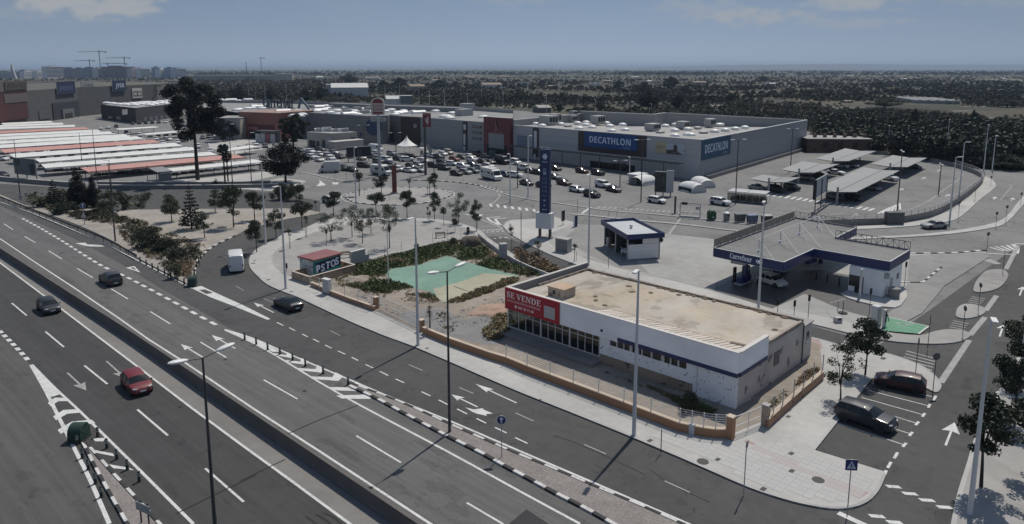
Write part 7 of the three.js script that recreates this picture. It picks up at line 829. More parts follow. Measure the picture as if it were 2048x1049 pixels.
const G='cars in the big car park',lot2=[
['hatch','white',1314,406,35,5,'white hatchback below the dark olive billboard',1],['suv','white',1441,410,38,6,'white sports utility car near the recycling bins',1],['hatch','white',1154,384,34,6,'white hatchback right of the price pylon behind a black car',1],['suv','black',1184,394,36,8,'black sports utility car in front of the white hatchback near the thin lamp post',1],['combi','white',1206,375,34,7,'white delivery van with side window before the hall',1],['saloon','black',1227,383,36,9,'black car right in front of the white delivery van',1],['saloon','black',1053,370,38,10,'black saloon left of the price pylon',0],['hatch','darkgrey',1087,375,36,5,'dark car half hidden behind the price pylon',0],['saloon','teal',1109,358,36,8,'grey-green saloon right of the pylon, next to the dark red car',0],['saloon','darkred',1128,370,38,8,'dark red car right of the price pylon',0],['hatch','black',1111,341,30,5,'black car by the hall wall behind the pylon',0],['hatch','darkred',1164,346,30,5,'dark red car close to the hall wall, left of a black one',0],['suv','black',1196,350,32,6,'black sports utility car close to the hall entrance',0],['combi','white',1049,341,20,2,'white van facing the hall before the brown pillar panel',0],['combi','white',1031,329,24,5,'white van beside the black van at the red gable',0],['van','black',1004,328,30,5,'black tall van before the red gable',0],['saloon','black',980,328,34,7,'black saloon left of the black van',0],['suv','white',1030,355,24,2,'white car behind a thin lamp, left of the pylon',0],['hatch','blue',1012,353,26,4,'blue car behind the motorhome',0],
['hatch','white',977,336,28,4,'white car behind the motorhome, nearest the black saloon',0],['hatch','silver',960,339,28,4,'silver car behind the rear of the motorhome',0],['suv','darkgrey',946,335,26,4,'dark car in the second row left of the motorhome',0],['hatch','teal',947,346,28,4,'grey-green car third in the row left of the motorhome',0],['hatch','silver',931,348,28,4,'pale car second in the row left of the motorhome',0],['hatch','black',913,351,28,4,'black car with bright bonnet, first in the row left of the motorhome',0],['suv','white',926,337,28,4,'white car behind the row left of the motorhome',0],['suv','black',869,335,30,3,'black sports utility car right of the dark sign pole',0],['hatch','navy',884,328,28,3,'dark blue car behind the black one right of the dark sign pole',0],['hatch','white',904,331,30,3,'white car with open view of its side, right of the dark sign pole',0],['hatch','red',909,322,28,4,'red car behind the white one in the third row',0],['hatch','darkgrey',924,318,24,4,'dark car beside the red one near the gallery wall',0],['hatch','white',941,317,26,4,'white car near the pillar panel of the gallery',0],['hatch','white',886,311,22,4,'white car near the gallery wall right of the small parasol',0],['combi','beige',897,309,20,4,'beige van near the gallery wall',0],
['hatch','black',822,336,28,5,'black car in the row left of the dark sign pole',0],['hatch','silver',836,333,28,5,'silver car in the row left of the dark sign pole',0],['coupe','white',819,345,32,5,'low white sports car left of the dark sign pole',0],['hatch','white',799,342,28,5,'white car behind the red column',0],['suv','white',814,323,30,-1,'white sports utility car in front of the party tent',0],['hatch','black',821,316,28,0,'black car behind the white one at the party tent',0],['hatch','darkgrey',797,321,26,3,'dark grey car left of the party tent',0],['suv','silver',784,311,28,4,'silver car left of the party tent near the gallery',0],['saloon','black',778,331,32,3,'black saloon behind the white van',0],['hatch','teal',756,326,28,4,'dark green car right of the black billboard',0],['hatch','white',752,309,24,2,'white car right of the black billboard, rear one',0],['van','white',752,303,22,2,'white van behind the burger sign pole',0],['hatch','grey',768,319,26,4,'grey car right of the burger sign pole',0],
['suv','black',688,341,24,6,'dark people carrier right of the box truck',0],['saloon','darkgrey',704,343,28,5,'dark grey saloon before the black billboard',0],['suv','brown',728,335,32,2,'brown-black car under the black billboard',0],['hatch','white',638,323,24,6,'white car at the burger restaurant, beside the round dark tree',0],['suv','white',661,321,26,7,'white sports utility car behind the box truck',0],['saloon','silver',668,308,28,4,'silver car before the service annex',0],['hatch','black',680,317,26,5,'black car left of the black billboard',0],['saloon','grey',640,302,26,2,'grey car before the restaurant windows',0],['saloon','white',620,306,26,4,'white car before the restaurant behind the round tree',0],
['saloon','silver',1515,380,28,5,'silver car under the smallest butterfly carport, left',0],['suv','black',1553,384,26,5,'black car under the smallest butterfly carport, middle',0],['suv','darkgrey',1584,380,26,6,'dark grey car under the smallest butterfly carport, right',0],['hatch','silver',1612,360,28,4,'silver car under the second butterfly carport',0],['saloon','grey',1640,356,30,4,'grey car behind the blank billboard',0],['saloon','white',1672,349,28,3,'white car left of the largest butterfly carport',0],['hatch','white',1683,336,28,3,'white car under the edge of the rear butterfly carport',0],['hatch','silver',1705,335,22,4,'silver car at the rear butterfly carport',0],['hatch','silver',1747,380,26,6,'silver car in the shade of the largest butterfly carport, front',0],['suv','white',1781,361,26,5,'pale car in the shade of the largest butterfly carport, rear',0],['hatch','grey',1829,338,26,4,'grey car under the rear right butterfly carport',0],['hatch','black',1706,401,26,5,'black car deep in the shade of the largest butterfly carport',0],['hatch','grey',1671,399,26,5,'grey car at the front left of the largest butterfly carport',0],
['hatch','white',662,406,40,4,'white and black car under a tree at the left side of the roundabout',1],['hatch','darkgrey',4,354,22,2,'dark car cut by the left edge on the side road',0],['saloon','white',5,321,24,2,'white car at the left edge beside the pink carport',0],['hatch','white',335,281,24,2,'white car beside the short carports by the pine trunk',0],['hatch','silver',366,284,24,2,'silver car at the end of the carport rows',0],
];
lot2.forEach((c)=>car(c[0],c[1],c[2],c[3],c[4],c[5],c[6],c[7],G));
{ const r=rng(77),k=['black','grey','white','darkgrey','silver','white','navy','black'],rows=[[335,354,520,332,12,'frontmost white carport'],[196,353,318,344,9,'frontmost pink carport'],[100,345,180,341,6,'third carport row from the road'],[86,335,420,309,12,'third carport roof from the road'],[86,323.5,395,299.5,12,'fourth carport roof from the road'],[34,313,355,290,12,'fifth carport roof from the road'],[14,303,312,283.5,12,'sixth carport roof from the road'],[4,294,280,276.5,12,'seventh carport roof from the road'],[4,286,252,272,10,'eighth carport roof from the road'],[200,262,232,258,3,'far end of the rear carports'],[265,252,330,249,6,'row before the dark shop'],[405,281,450,275,5,'bays before the pale shop block'],[300,277,380,270,6,'short carport behind the pine']],nth=['first','second','third','fourth','fifth','sixth','seventh','eighth','ninth','tenth','eleventh','twelfth'];
for (const [x0,y0,x1,y1,n,where] of rows) for (let i=0;i < n;i++) { const t=i / (n - 1),q=['hatch','suv','saloon'][Math.floor(r() * 3)],c=i > 7 && n === 12 ? 'white' : k[Math.floor(r() * 8)];car(q,c,x0 + (x1 - x0) * t,y0 + (y1 - y0) * t - 3,3,14,`${c === 'darkgrey' ? 'dark grey' : c === 'navy' ? 'dark blue' : c} car parked at the ${where}, ${nth[i]} from the left`,0,'cars under the carports');} }
{ // the rows nearer the gallery
const r=rng(93),k=['white','silver','white','black','grey','white','darkgrey','red','beige','navy','white'],nth=['first','second','third','fourth','fifth','sixth','seventh','eighth'];
for (const [x0,y0,x1,y1,n,where2,dx,dy] of [[745,316,772,324,3,'the row right of the billboard',26,3],[858,314,878,318,3,'the row beside the small parasol',24,4],[954,312,972,316,2,'the row before the pillar panel',24,3],[944,323,966,327,2,'the row near the black saloon',26,4],[846,325,852,328,1,'the gap behind the dark sign pole',26,3],[990,313,1010,316,2,'the row before the red gable',22,3],[1062,346,1078,349,2,'the hall row left of the pylon',24,4],[700,316,722,320,2,'the row before the black billboard',22,5],[640,312,656,314,2,'the row before the restaurant',22,4],[612,316,624,318,2,'the row right of the round dark tree',22,4],[772,341,786,344,2,'the front row beside the red column',26,4],[838,344,846,346,1,'the front row left of the dark sign pole',26,4],[1090,343,1096,344,1,'the wall row left of the pylon',24,4],[888,340,896,343,1,'the front row right of the dark sign pole',28,4],[480,300,530,296,4,'the bays right of the palms',8,8],[560,306,600,304,3,'the bays behind the round dark tree',22,4]])
for (let i=0;i < n;i++) { const t=n > 1 ? i / (n - 1) : 0,q=['hatch','suv','saloon','combi','hatch'][Math.floor(r() * 5)],c=k[Math.floor(r() * 11)],name={ darkgrey: 'dark grey',navy: 'dark blue' }[c] || c;car(q,c,x0 + (x1 - x0) * t,y0 + (y1 - y0) * t,dx,dy,`${name} ${q === 'combi' ? 'van' : 'car'} in ${where2}, ${nth[i]} from the left`,0,G);}
}
// box truck, motorhome, camper van
function bigVan(u,v,dx,dy,name,label,cat,L,Wd,H,m,cab) { const a=P(u - dx / 2,v - dy / 2,.02),b=P(u + dx / 2,v + dy / 2,.02),o=thing(name,label,cat,P(u,v,.02),yaw(a,b));part('body',rbox(L * cab,H - .5,Wd,.1,-L * (1 - cab) / 2,.5,0),m,o);const sh=new THREE.Shape();[[0,.35],[L * (1 - cab),.35],[L * (1 - cab),1.05],[L * (1 - cab) * .62,1.35],[L * (1 - cab) * .3,Math.min(H,2.5)],[0,Math.min(H,2.7)]].forEach((q,i)=>i ? sh.lineTo(...q) : sh.moveTo(...q));const g=new THREE.ExtrudeGeometry(sh,{ depth: Wd * .94,bevelEnabled: true,bevelSize: .04,bevelThickness: .04,bevelSegments: 2 });g.translate(L * (cab - .5),0,-Wd * .47);part('cab',g,m,o);part('windscreen',beam(V3(L * (cab - .5) + L * (1 - cab) * .66,1.38,0),V3(L * (cab - .5) + L * (1 - cab) * .35,Math.min(H,2.35),0),Wd * .82,.03).translate(.05,.04,0),carGlass,o);for (const s of [-1,1]) part('side_window',box(L * (1 - cab) * .36,.6,.03,L * (cab - .5) + L * (1 - cab) * .22,1.4,s * (Wd * .5 + .005)),carGlass,o);for (const x of [-.3,.34]) for (const s of [-1,1]) { const w=part('wheel',new THREE.CylinderGeometry(.36,.36,.24,16).rotateX(Math.PI / 2),M.rubber,o);w.position.set(x * L,.36,s * (Wd / 2 - .12));} part('skirt',box(L * .96,.3,Wd * .92,0,.3,0),M.black,o);return o;}
bigVan(659,345,-40,1,'box_truck','white box truck facing left near the round dark tree','truck',5.6,2.1,3.1,mat([.5,.5,.49],.6,{ map: T.fresh }),.76);
{ const o=bigVan(983,359,40,9,'motorhome','large white motorhome parked behind the roundabout','motorhome',7.0,2.3,3.0,mat([.62,.61,.58],.5),.72);for (const [x,w] of [[-2.6,.9],[.4,1.2],[-1.2,.35]]) part('side_window',box(w,.55,.03,x,1.6,1.16),carGlass,o);part('awning_rail',box(4.4,.12,.12,-.6,2.85,1.2),M.dome,o);part('stripe',box(4.8,.08,.02,-.9,1.1,1.16),M.duct,o);part('roof_hatch',box(.7,.12,.7,-.5,3.0,0),M.dome,o);}
{ const o=bigVan(762,350,40,4,'camper_van','white and grey camper van with green tinted windscreen behind the round island','camper van',6.0,2.1,2.7,mat([.5,.5,.49],.5),.66);part('side_window',box(1.6,.6,.03,-.4,1.5,1.06),carGlass,o);part('lower_trim',box(3.7,.4,.03,-.9,.6,1.06),M.duct,o);}
// ---------- trees: trunk and limbs, crown of many leaf faces gathered in clumps ----------
const leafM=(c,o={})=>mat(c,.8,{ side: THREE.DoubleSide,...o });
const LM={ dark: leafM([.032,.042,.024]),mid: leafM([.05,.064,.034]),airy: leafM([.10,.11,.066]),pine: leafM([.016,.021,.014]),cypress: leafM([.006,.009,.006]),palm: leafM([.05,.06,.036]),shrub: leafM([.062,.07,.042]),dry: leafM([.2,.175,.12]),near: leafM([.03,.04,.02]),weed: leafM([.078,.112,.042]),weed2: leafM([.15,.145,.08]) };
const bark=mat([.085,.07,.058],.95),barkD=mat([.035,.03,.027],.95);
function leaves(n,blobs,size,seed,flat=0) {               // blobs: [x, y, z, rx, ry, rz]
const r=rng(seed),pos=new Float32Array(n * 18),vol=blobs.map((b)=>b[3] * b[4] * b[5]),sum=vol.reduce((a,b)=>a + b,0),q=new THREE.Quaternion(),e=new THREE.Euler(),v=V3();let o=0;
for (let i=0;i < n;i++) {
let s=r() * sum,k=0;while (k < blobs.length - 1 && s > vol[k]) s -= vol[k++];const b=blobs[k],th=r() * 6.283,cz=r() * 2 - 1,rad=Math.pow(r(),.45),sz=Math.sqrt(1 - cz * cz);
const c=V3(b[0] + b[3] * rad * sz * Math.cos(th),b[1] + b[4] * rad * cz,b[2] + b[5] * rad * sz * Math.sin(th)),w=size * (.55 + .9 * r()),h=w * (.5 + .3 * r());e.set(r() * 6.3,r() * 6.3,flat ? r() * .8 : r() * 6.3);q.setFromEuler(e);
const pts=[[-w,0],[0,-h],[w,0],[-w,0],[w,0],[0,h]];for (const p of pts) { v.set(p[0] / 2,p[1] / 2,0).applyQuaternion(q).add(c);pos[o++]=v.x;pos[o++]=v.y;pos[o++]=v.z;}
}
const g=new THREE.BufferGeometry();g.setAttribute('position',new THREE.BufferAttribute(pos,3));g.computeVertexNormals();return g;
}
function scatterBlobs(seed,n,y0,y1,R,r0,shape) { const r=rng(seed),b=[];for (let i=0;i < n;i++) { const t=r(),y=y0 + (y1 - y0) * t,rr=R * shape(t) * Math.sqrt(r()),a=r() * 6.283,s=r0 * (.6 + .7 * r());b.push([Math.cos(a) * rr,y,Math.sin(a) * rr,s,s * .75,s]);} return b;}
function limbs(h0,blobs,r0,lean=.0) { const l=[bar(V3(0,-.05,0),V3(lean * .5,h0 * .6,0),r0,r0 * .75,8),bar(V3(lean * .5,h0 * .6,0),V3(lean,h0,0),r0 * .75,r0 * .55,8)];blobs.forEach((b,i)=>{ if (i < 14) { const m=V3(lean + b[0] * .35,h0 + (b[1] - h0) * .5,b[2] * .35);l.push(bar(V3(lean,h0 * .92,0),m,r0 * .45,r0 * .28,5),bar(m,V3(b[0],b[1],b[2]),r0 * .28,r0 * .1,5));} });return l;}
const dome=(t)=>Math.sin(Math.PI * (.18 + .76 * t)),protos={};
function proto(kind,n) {
const id=kind + n;if (protos[id]) return protos[id];let geo;const s=100 + n * 13 + kind.length;
if (kind === 'street') { const b=scatterBlobs(s,17,2.5,5.2,1.75,.72,dome);geo={ h: 5.7,w: 4.2,trunk: limbs(2.4,b,.1),crown: leaves(3200,b,.2,s),m: LM.dark,b: barkD };}
if (kind === 'bushy') { const b=scatterBlobs(s,20,1.9,5.4,1.7,.68,dome);geo={ h: 5.8,w: 4.0,trunk: limbs(1.9,b,.1),crown: leaves(2900,b,.19,s),m: LM.mid,b: bark };}
if (kind === 'airy') { const b=scatterBlobs(s,22,2.1,5.3,2.1,.62,dome);geo={ h: 5.7,w: 5.0,trunk: limbs(2.0,b,.095),crown: leaves(1900,b,.16,s),m: LM.airy,b: bark };}
if (kind === 'sapling') { const b=scatterBlobs(s,7,2.0,3.4,.35,.34,dome);geo={ h: 3.7,w: 1.2,trunk: [...limbs(2.0,b,.05),cyl(.03,.03,1.9,.3,0,.1,6)],crown: leaves(320,b,.14,s),m: LM.mid,b: bark };}
if (kind === 'ball') { const b=scatterBlobs(s,9,3.1,4.2,.5,.55,dome);geo={ h: 4.8,w: 2.1,trunk: limbs(3.0,b,.06),crown: leaves(1000,b,.16,s),m: LM.dark,b: bark };}
if (kind === 'conifer') { const b=[];for (let i=0;i < 11;i++) { const y=1 + i * .62,R=1.75 * (1 - i / 12.5);for (let k=0;k < 6;k++) { const a=k * 1.047 + i * .5;b.push([Math.cos(a) * R * .6,y,Math.sin(a) * R * .6,R * .5,.13,R * .5]);} } geo={ h: 8.1,w: 3.9,trunk: [cyl(.13,.03,7.8)],crown: leaves(1300,b,.3,s,1),m: LM.pine,b: barkD };}
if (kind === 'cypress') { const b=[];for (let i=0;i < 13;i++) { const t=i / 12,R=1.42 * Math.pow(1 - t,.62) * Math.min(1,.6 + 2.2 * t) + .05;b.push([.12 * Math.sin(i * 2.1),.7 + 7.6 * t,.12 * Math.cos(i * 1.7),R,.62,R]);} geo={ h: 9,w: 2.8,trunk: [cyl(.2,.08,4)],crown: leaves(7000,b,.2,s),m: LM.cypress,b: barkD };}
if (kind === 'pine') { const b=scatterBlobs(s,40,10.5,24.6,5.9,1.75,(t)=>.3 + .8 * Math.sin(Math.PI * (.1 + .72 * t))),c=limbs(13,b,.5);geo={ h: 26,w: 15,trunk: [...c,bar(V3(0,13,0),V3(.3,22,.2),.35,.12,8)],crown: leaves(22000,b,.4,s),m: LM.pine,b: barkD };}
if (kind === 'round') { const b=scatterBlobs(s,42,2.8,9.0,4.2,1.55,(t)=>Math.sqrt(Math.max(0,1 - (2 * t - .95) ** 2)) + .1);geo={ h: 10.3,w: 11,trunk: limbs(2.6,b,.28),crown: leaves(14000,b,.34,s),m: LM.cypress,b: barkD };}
if (kind === 'near') { const b=scatterBlobs(s,26,2.2,4.9,1.55,.5,dome);geo={ h: 5.2,w: 3.9,trunk: limbs(2.0,b,.085,.12),crown: leaves(4600,b,.16,s),m: LM.near,b: barkD };}
if (kind === 'sparse') { const b=scatterBlobs(s,24,1.7,4.6,1.6,.42,dome);geo={ h: 4.9,w: 3.9,trunk: limbs(1.4,b,.07,.1),crown: leaves(2400,b,.14,s),m: LM.near,b: barkD };}
if (kind === 'shrub') { const b=scatterBlobs(s,14,.35,1.7,1.6,.7,(t)=>1.1 - .6 * t);geo={ h: 2.3,w: 4.4,trunk: limbs(.4,b,.06),crown: leaves(3600,b,.16,s),m: n % 2 ? LM.shrub : LM.dark,b: bark };}
if (kind === 'palm') { const r=rng(s),l=[];for (let i=0;i < 34;i++) { const a=i * 2.4,el=.25 + 1.1 * r(),L=1.7 + .6 * r(),p=[];for (let k=0;k <= 4;k++) { const t=k / 4;p.push(V3(Math.cos(a) * L * t * Math.cos(el),.5 + L * t * Math.sin(el) - .9 * t * t,Math.sin(a) * L * t * Math.cos(el)));} for (let k=0;k < 4;k++) { l.push(beam(p[k],p[k + 1],.34 * (1 - k / 5),.01));} } geo={ h: 2.4,w: 3.8,trunk: [cyl(.3,.25,.6,0,0,0,10)],crown: mg(l),m: LM.palm,b: bark };}
if (kind === 'fanpalm') { const r=rng(s),l=[];for (let i=0;i < 46;i++) { const a=i * 2.4,el=-.9 + 2.0 * r(),L=1.25 + .4 * r(),c=V3(Math.cos(a) * Math.cos(el) * L,8.6 + Math.sin(el) * L,Math.sin(a) * Math.cos(el) * L),g=new THREE.CircleGeometry(.62,7,.3,2.5);g.rotateY(-a + 1.57);g.translate(c.x,c.y,c.z);l.push(g,bar(V3(0,8.6,0),c,.02,.02,4));} geo={ h: 10,w: 3.6,trunk: [cyl(.24,.17,8.6,0,0,0,10),place(new THREE.SphereGeometry(.5,8,6).scale(1,1.6,1),0,7.8,0)],crown: mg(l.map((g)=>{ g.deleteAttribute('uv');return g;})),m: LM.pine,b: barkD };}
geo.trunk=mg(geo.trunk);return protos[id]=geo;
}
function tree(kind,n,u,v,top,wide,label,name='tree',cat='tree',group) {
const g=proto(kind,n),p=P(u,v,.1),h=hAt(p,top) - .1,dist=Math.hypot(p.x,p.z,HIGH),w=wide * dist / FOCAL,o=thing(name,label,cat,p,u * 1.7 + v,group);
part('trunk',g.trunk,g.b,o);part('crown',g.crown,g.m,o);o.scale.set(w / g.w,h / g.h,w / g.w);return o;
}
for (const [k,n,u,v,t,w,l] of [
['bushy',1,343,444,388,44,'small tree with thin trunk on the sandy island behind the large shrub'],['conifer',1,383,459,366,52,'tall layered conifer on the sandy island'],['bushy',2,409,477,421,40,'small tree in front of the layered conifer'],['bushy',3,467,455,371,62,'wide leafy tree on the sandy island left of the lamp post'],['street',1,509,441,381,44,'dark tree on the sandy island beside the lamp post'],['bushy',1,430,425,378,36,'thin tree at the far side of the sandy island'],['street',2,513,505,438,42,'dark round tree on the kerb beside the white panel van'],['bushy',2,552,477,417,42,'leafy tree on the kerb between two lamp posts'],['street',3,604,458,398,40,'dark tree at the slip road edge of the plaza'],['sapling',1,613,475,429,14,'thin sapling right of the dark tree at the plaza edge'],['sapling',2,579,498,451,12,'staked sapling on the plaza left of the graffiti shed'],['street',1,667,433,382,42,'dark tree standing over the white and black car at the roundabout'],
['airy',1,662,484,424,66,'pale airy tree on the plaza, left of four'],['airy',2,704,475,408,54,'pale airy tree on the plaza, second from left'],['airy',3,725,487,417,48,'pale airy tree on the plaza with the frontmost trunk'],['airy',1,742,468,412,40,'pale airy tree behind the others on the plaza'],['airy',2,779,497,404,62,'pale green wide tree on the plaza behind the T-shaped lamp'],
['street',2,814,437,379,38,'dark rounded tree at the plaza rim, in front of the round island'],['street',3,752,430,379,36,'dark jagged tree at the plaza rim below the red column'],['bushy',3,869,440,384,32,'leafy tree at the plaza rim right of the round island'],['ball',1,887.5,454,410,18,'small lollipop-shaped tree on the plaza'],['bushy',1,910,464,416,22,'small leafy tree right of the lollipop-shaped one'],['airy',3,917,447,384,48,'spreading tree with a side branch at the plaza rim'],['bushy',2,953,462,398,30,'leafy tree at the tip of the plaza beside the square sign'],['sapling',3,856,448,412,9,'thin sapling on the plaza by the post with the dark plate'],
['ball',2,719,392,341,32,'clipped round tree on the round island, leftmost'],['street',1,763,389,350,36,'dark tree on the round island left of the red column'],['sapling',1,859,391,353,18,'sapling on the round island right of the red column'],['bushy',3,869,387,346,26,'small dark tree on the round island, rightmost'],['sapling',2,819,382,356,10,'pale bare sapling on the round island beside the column'],
['pine',1,395,360,153,112,'very tall dark pine beside the carports'],['round',1,571,365,281,100,'large dark round tree by the car park entry'],['pine',2,588,322,227,66,'dark pine behind the round tree before the terracotta block'],['round',2,445,283,234,46,'dark spreading tree at the foot of the tall pine'],['round',3,465,281,245,26,'dark tree in front of the pale shop block'],['cypress',1,158,416,331,40,'broad black cypress on the planted island'],['cypress',2,187,414,341,22,'slim black cypress beside the broad one'],['conifer',2,108,412,356,36,'small dark conifer left of the cypresses'],
['near',1,1731,750,636,84,'dense dark tree at the end of the marked bays'],['sparse',1,1682,800,686,90,'sparse tree with visible branches beside the dark blue estate car'],['near',2,1963,975,788,136,'dark street tree behind the tall lamp post at lower right'],['near',3,2030,850,690,96,'dark street tree at the right edge, middle one'],['near',1,2062,770,622,100,'dark street tree at the right edge, uppermost one'],['near',2,2085,960,800,130,'dark street tree cut by the right edge, lower one'],
['sapling',3,1076,545,479,26,'thin bare sapling on the pavement beside the exit lane'],['sapling',1,1149,523,486,16,'thin staked sapling right of the big grey cabinet'],['sapling',2,1022,505,442,14,'thin sapling at the tip of the forecourt island'],
]) tree(k,n,u,v,t,w,l);
for (const [k,n,u,v,t,w,l] of [['palm',1,76,414,384,42,'spiky low palm at the left of the conifer'],['palm',2,248,419,379,52,'spiky low palm right of the cypresses'],['fanpalm',1,450,370,293,26,'fan palm before the front carport, taller of the pair'],['fanpalm',2,456,368,308,22,'fan palm before the front carport, shorter of the pair'],['palm',3,432,372,350,20,'short palm left of the two fan palms']]) tree(k,n,u,v,t,w,l,'palm_tree','palm');
for (const [n,u,v,t,w,l] of [[1,292,497,450,70,'largest dark shrub on the sandy island'],[2,332,502,474,56,'shrub right of the largest one on the sandy island'],[3,352,522,494,60,'shrub in front of the largest one on the sandy island'],[1,382,507,491,40,'dark shrub near the slip road kerb'],[3,278,482,466,40,'low shrub left of the largest one by the guard rail'],[2,130,425,400,60,'shrub below the cypresses'],[1,215,418,398,50,'shrub between cypress and spiky palm'],[3,350,555,528,40,'dry shrub near the nose of the sandy island'],[2,338,418,392,44,'shrub at the rear of the sandy island by the side road'],[1,560,398,364,56,'clipped dark hedge bush below the round tree, left'],[3,592,400,366,50,'clipped dark hedge bush below the round tree, right'],[1,1030,489,487,1,''],[1,832,502,486,18,'dark shrub behind the sports court left of the white lamp'],[2,1378,822,776,48,'green weedy bush against the white wall of the empty shop'],[1,905,490,474,30,'weedy bush behind the sports court']]) if (l) tree('shrub',n,u,v,t,w,l,'shrub','shrub');
// weeds and dry grass nobody could count
const tint=new THREE.Color();
function scatter(name,poly,n,h,m,seed,y=.13,clump=.5) {
const g=leaves(34,[[0,.32,0,.38,.36,.38]],.2,seed,0),o=new THREE.InstancedMesh(g,m,n),r=rng(seed),w=W(poly,y),xs=w.map((p)=>p.x),zs=w.map((p)=>p.z),x0=Math.min(...xs),x1=Math.max(...xs),z0=Math.min(...zs),z1=Math.max(...zs),d=new THREE.Object3D();let k=0,tries=0;
while (k < n && tries++ < n * 40) { const x=x0 + (x1 - x0) * r(),z=z0 + (z1 - z0) * r();let c=false;for (let i=0,j=w.length - 1;i < w.length;j=i++) if ((w[i].z > z) !== (w[j].z > z) && x < (w[j].x - w[i].x) * (z - w[i].z) / (w[j].z - w[i].z) + w[i].x) c=!c;if (!c) continue;const f=vnoise(x * .35 + 500,z * .35 + 500,4096,4096,seed);if (f < clump * (.25 + .95 * r())) continue;d.position.set(x,y - .04,z);d.rotation.y=r() * 6.3;const s=h * (.4 + 1.0 * f) * (.7 + .6 * r());d.scale.set(s * 1.3,s,s * 1.3);d.updateMatrix();o.setMatrixAt(k,d.matrix);const q=.55 + .9 * r(),br=r();o.setColorAt(k++,tint.setRGB(q * (1 + .35 * br),q,q * (1 - .2 * br)));}
o.count=k;o.name=numbered(name);o.userData.kind='stuff';scene.add(o);
}
scatter('weeds',S6(720,330,860,290,960,268,1180,215,1390,150,1600,140,1700,230,1800,290,2040,350,2040,400,1900,395,1560,305,1440,262,1385,252,1180,318,985,345,950,380,975,430,1000,470,900,500,760,480,600,440,590,420,740,380),3000,.72,LM.weed,31,.13,.5);
scatter('weeds',S6(960,440,1270,505,1340,575,1290,570,1200,540,990,520,800,500,700,470,600,440),900,.55,LM.weed,32,.13,.6);scatter('weeds',S6(1370,590,1600,500,1780,432,1900,410,1890,430,1800,470,1620,540,1500,580,1430,596),420,.6,LM.weed2,33,.13,.3);scatter('weeds',S6(1650,800,1700,700,1830,640,1850,740,1830,800,1760,846,1670,846),340,.8,LM.weed2,34,.13,.3);scatter('weeds',S6(1310,660,1380,660,1470,740,1440,790,1340,760),70,.4,LM.dry,35,.13,.2);
scatter('weeds',S3(600,640,760,690,900,740,990,790,985,800,890,755,750,706,600,655),90,.45,LM.weed2,36,.13,.3);scatter('weeds',S3(960,780,1100,820,1200,860,1130,862,1020,830,960,800),60,.6,LM.weed,39,.13,.3);scatter('weeds',W7(480,700,560,640,700,520,800,420,870,400,860,420,740,500,600,600,490,710),110,.5,LM.dry,37,.13,.3);scatter('weeds',V3p(430,720,600,760,760,860,900,950,1020,900,880,960,720,960,560,880,420,800),260,1.2,LM.dry,38,.13,.3);
scatter('island_scrub',R5(130,210,420,200,560,270,800,330,830,350,620,350,480,330,300,270),420,1.1,LM.shrub,41,.12,.4);scatter('island_scrub',R5(700,390,830,330,1060,430,1200,480,1220,520,1160,620,1140,660,1060,650,960,600,860,540,800,500),600,.75,LM.shrub,42,.12,.7);scatter('island_scrub',R5(640,340,860,330,1060,420,1240,480,1230,540,1170,640,1000,640,800,510),360,.5,LM.dry,45,.12,.7);scatter('island_scrub',R5(1040,570,1150,590,1140,680,1060,660),120,.8,LM.dry,43,.12,.2);scatter('island_scrub',R5(150,180,520,150,900,190,860,260,500,250,200,225),300,1.2,LM.dark,44,.12,.5);
scatter('dry_grass',S6(740,330,960,270,1390,152,1600,140,1800,290,2040,350,2000,420,1560,300,1385,250,1180,318,985,345,940,390,1000,470,1250,520,1340,580,1200,600,800,520,600,450),900,.5,LM.dry,51,.13,.7);
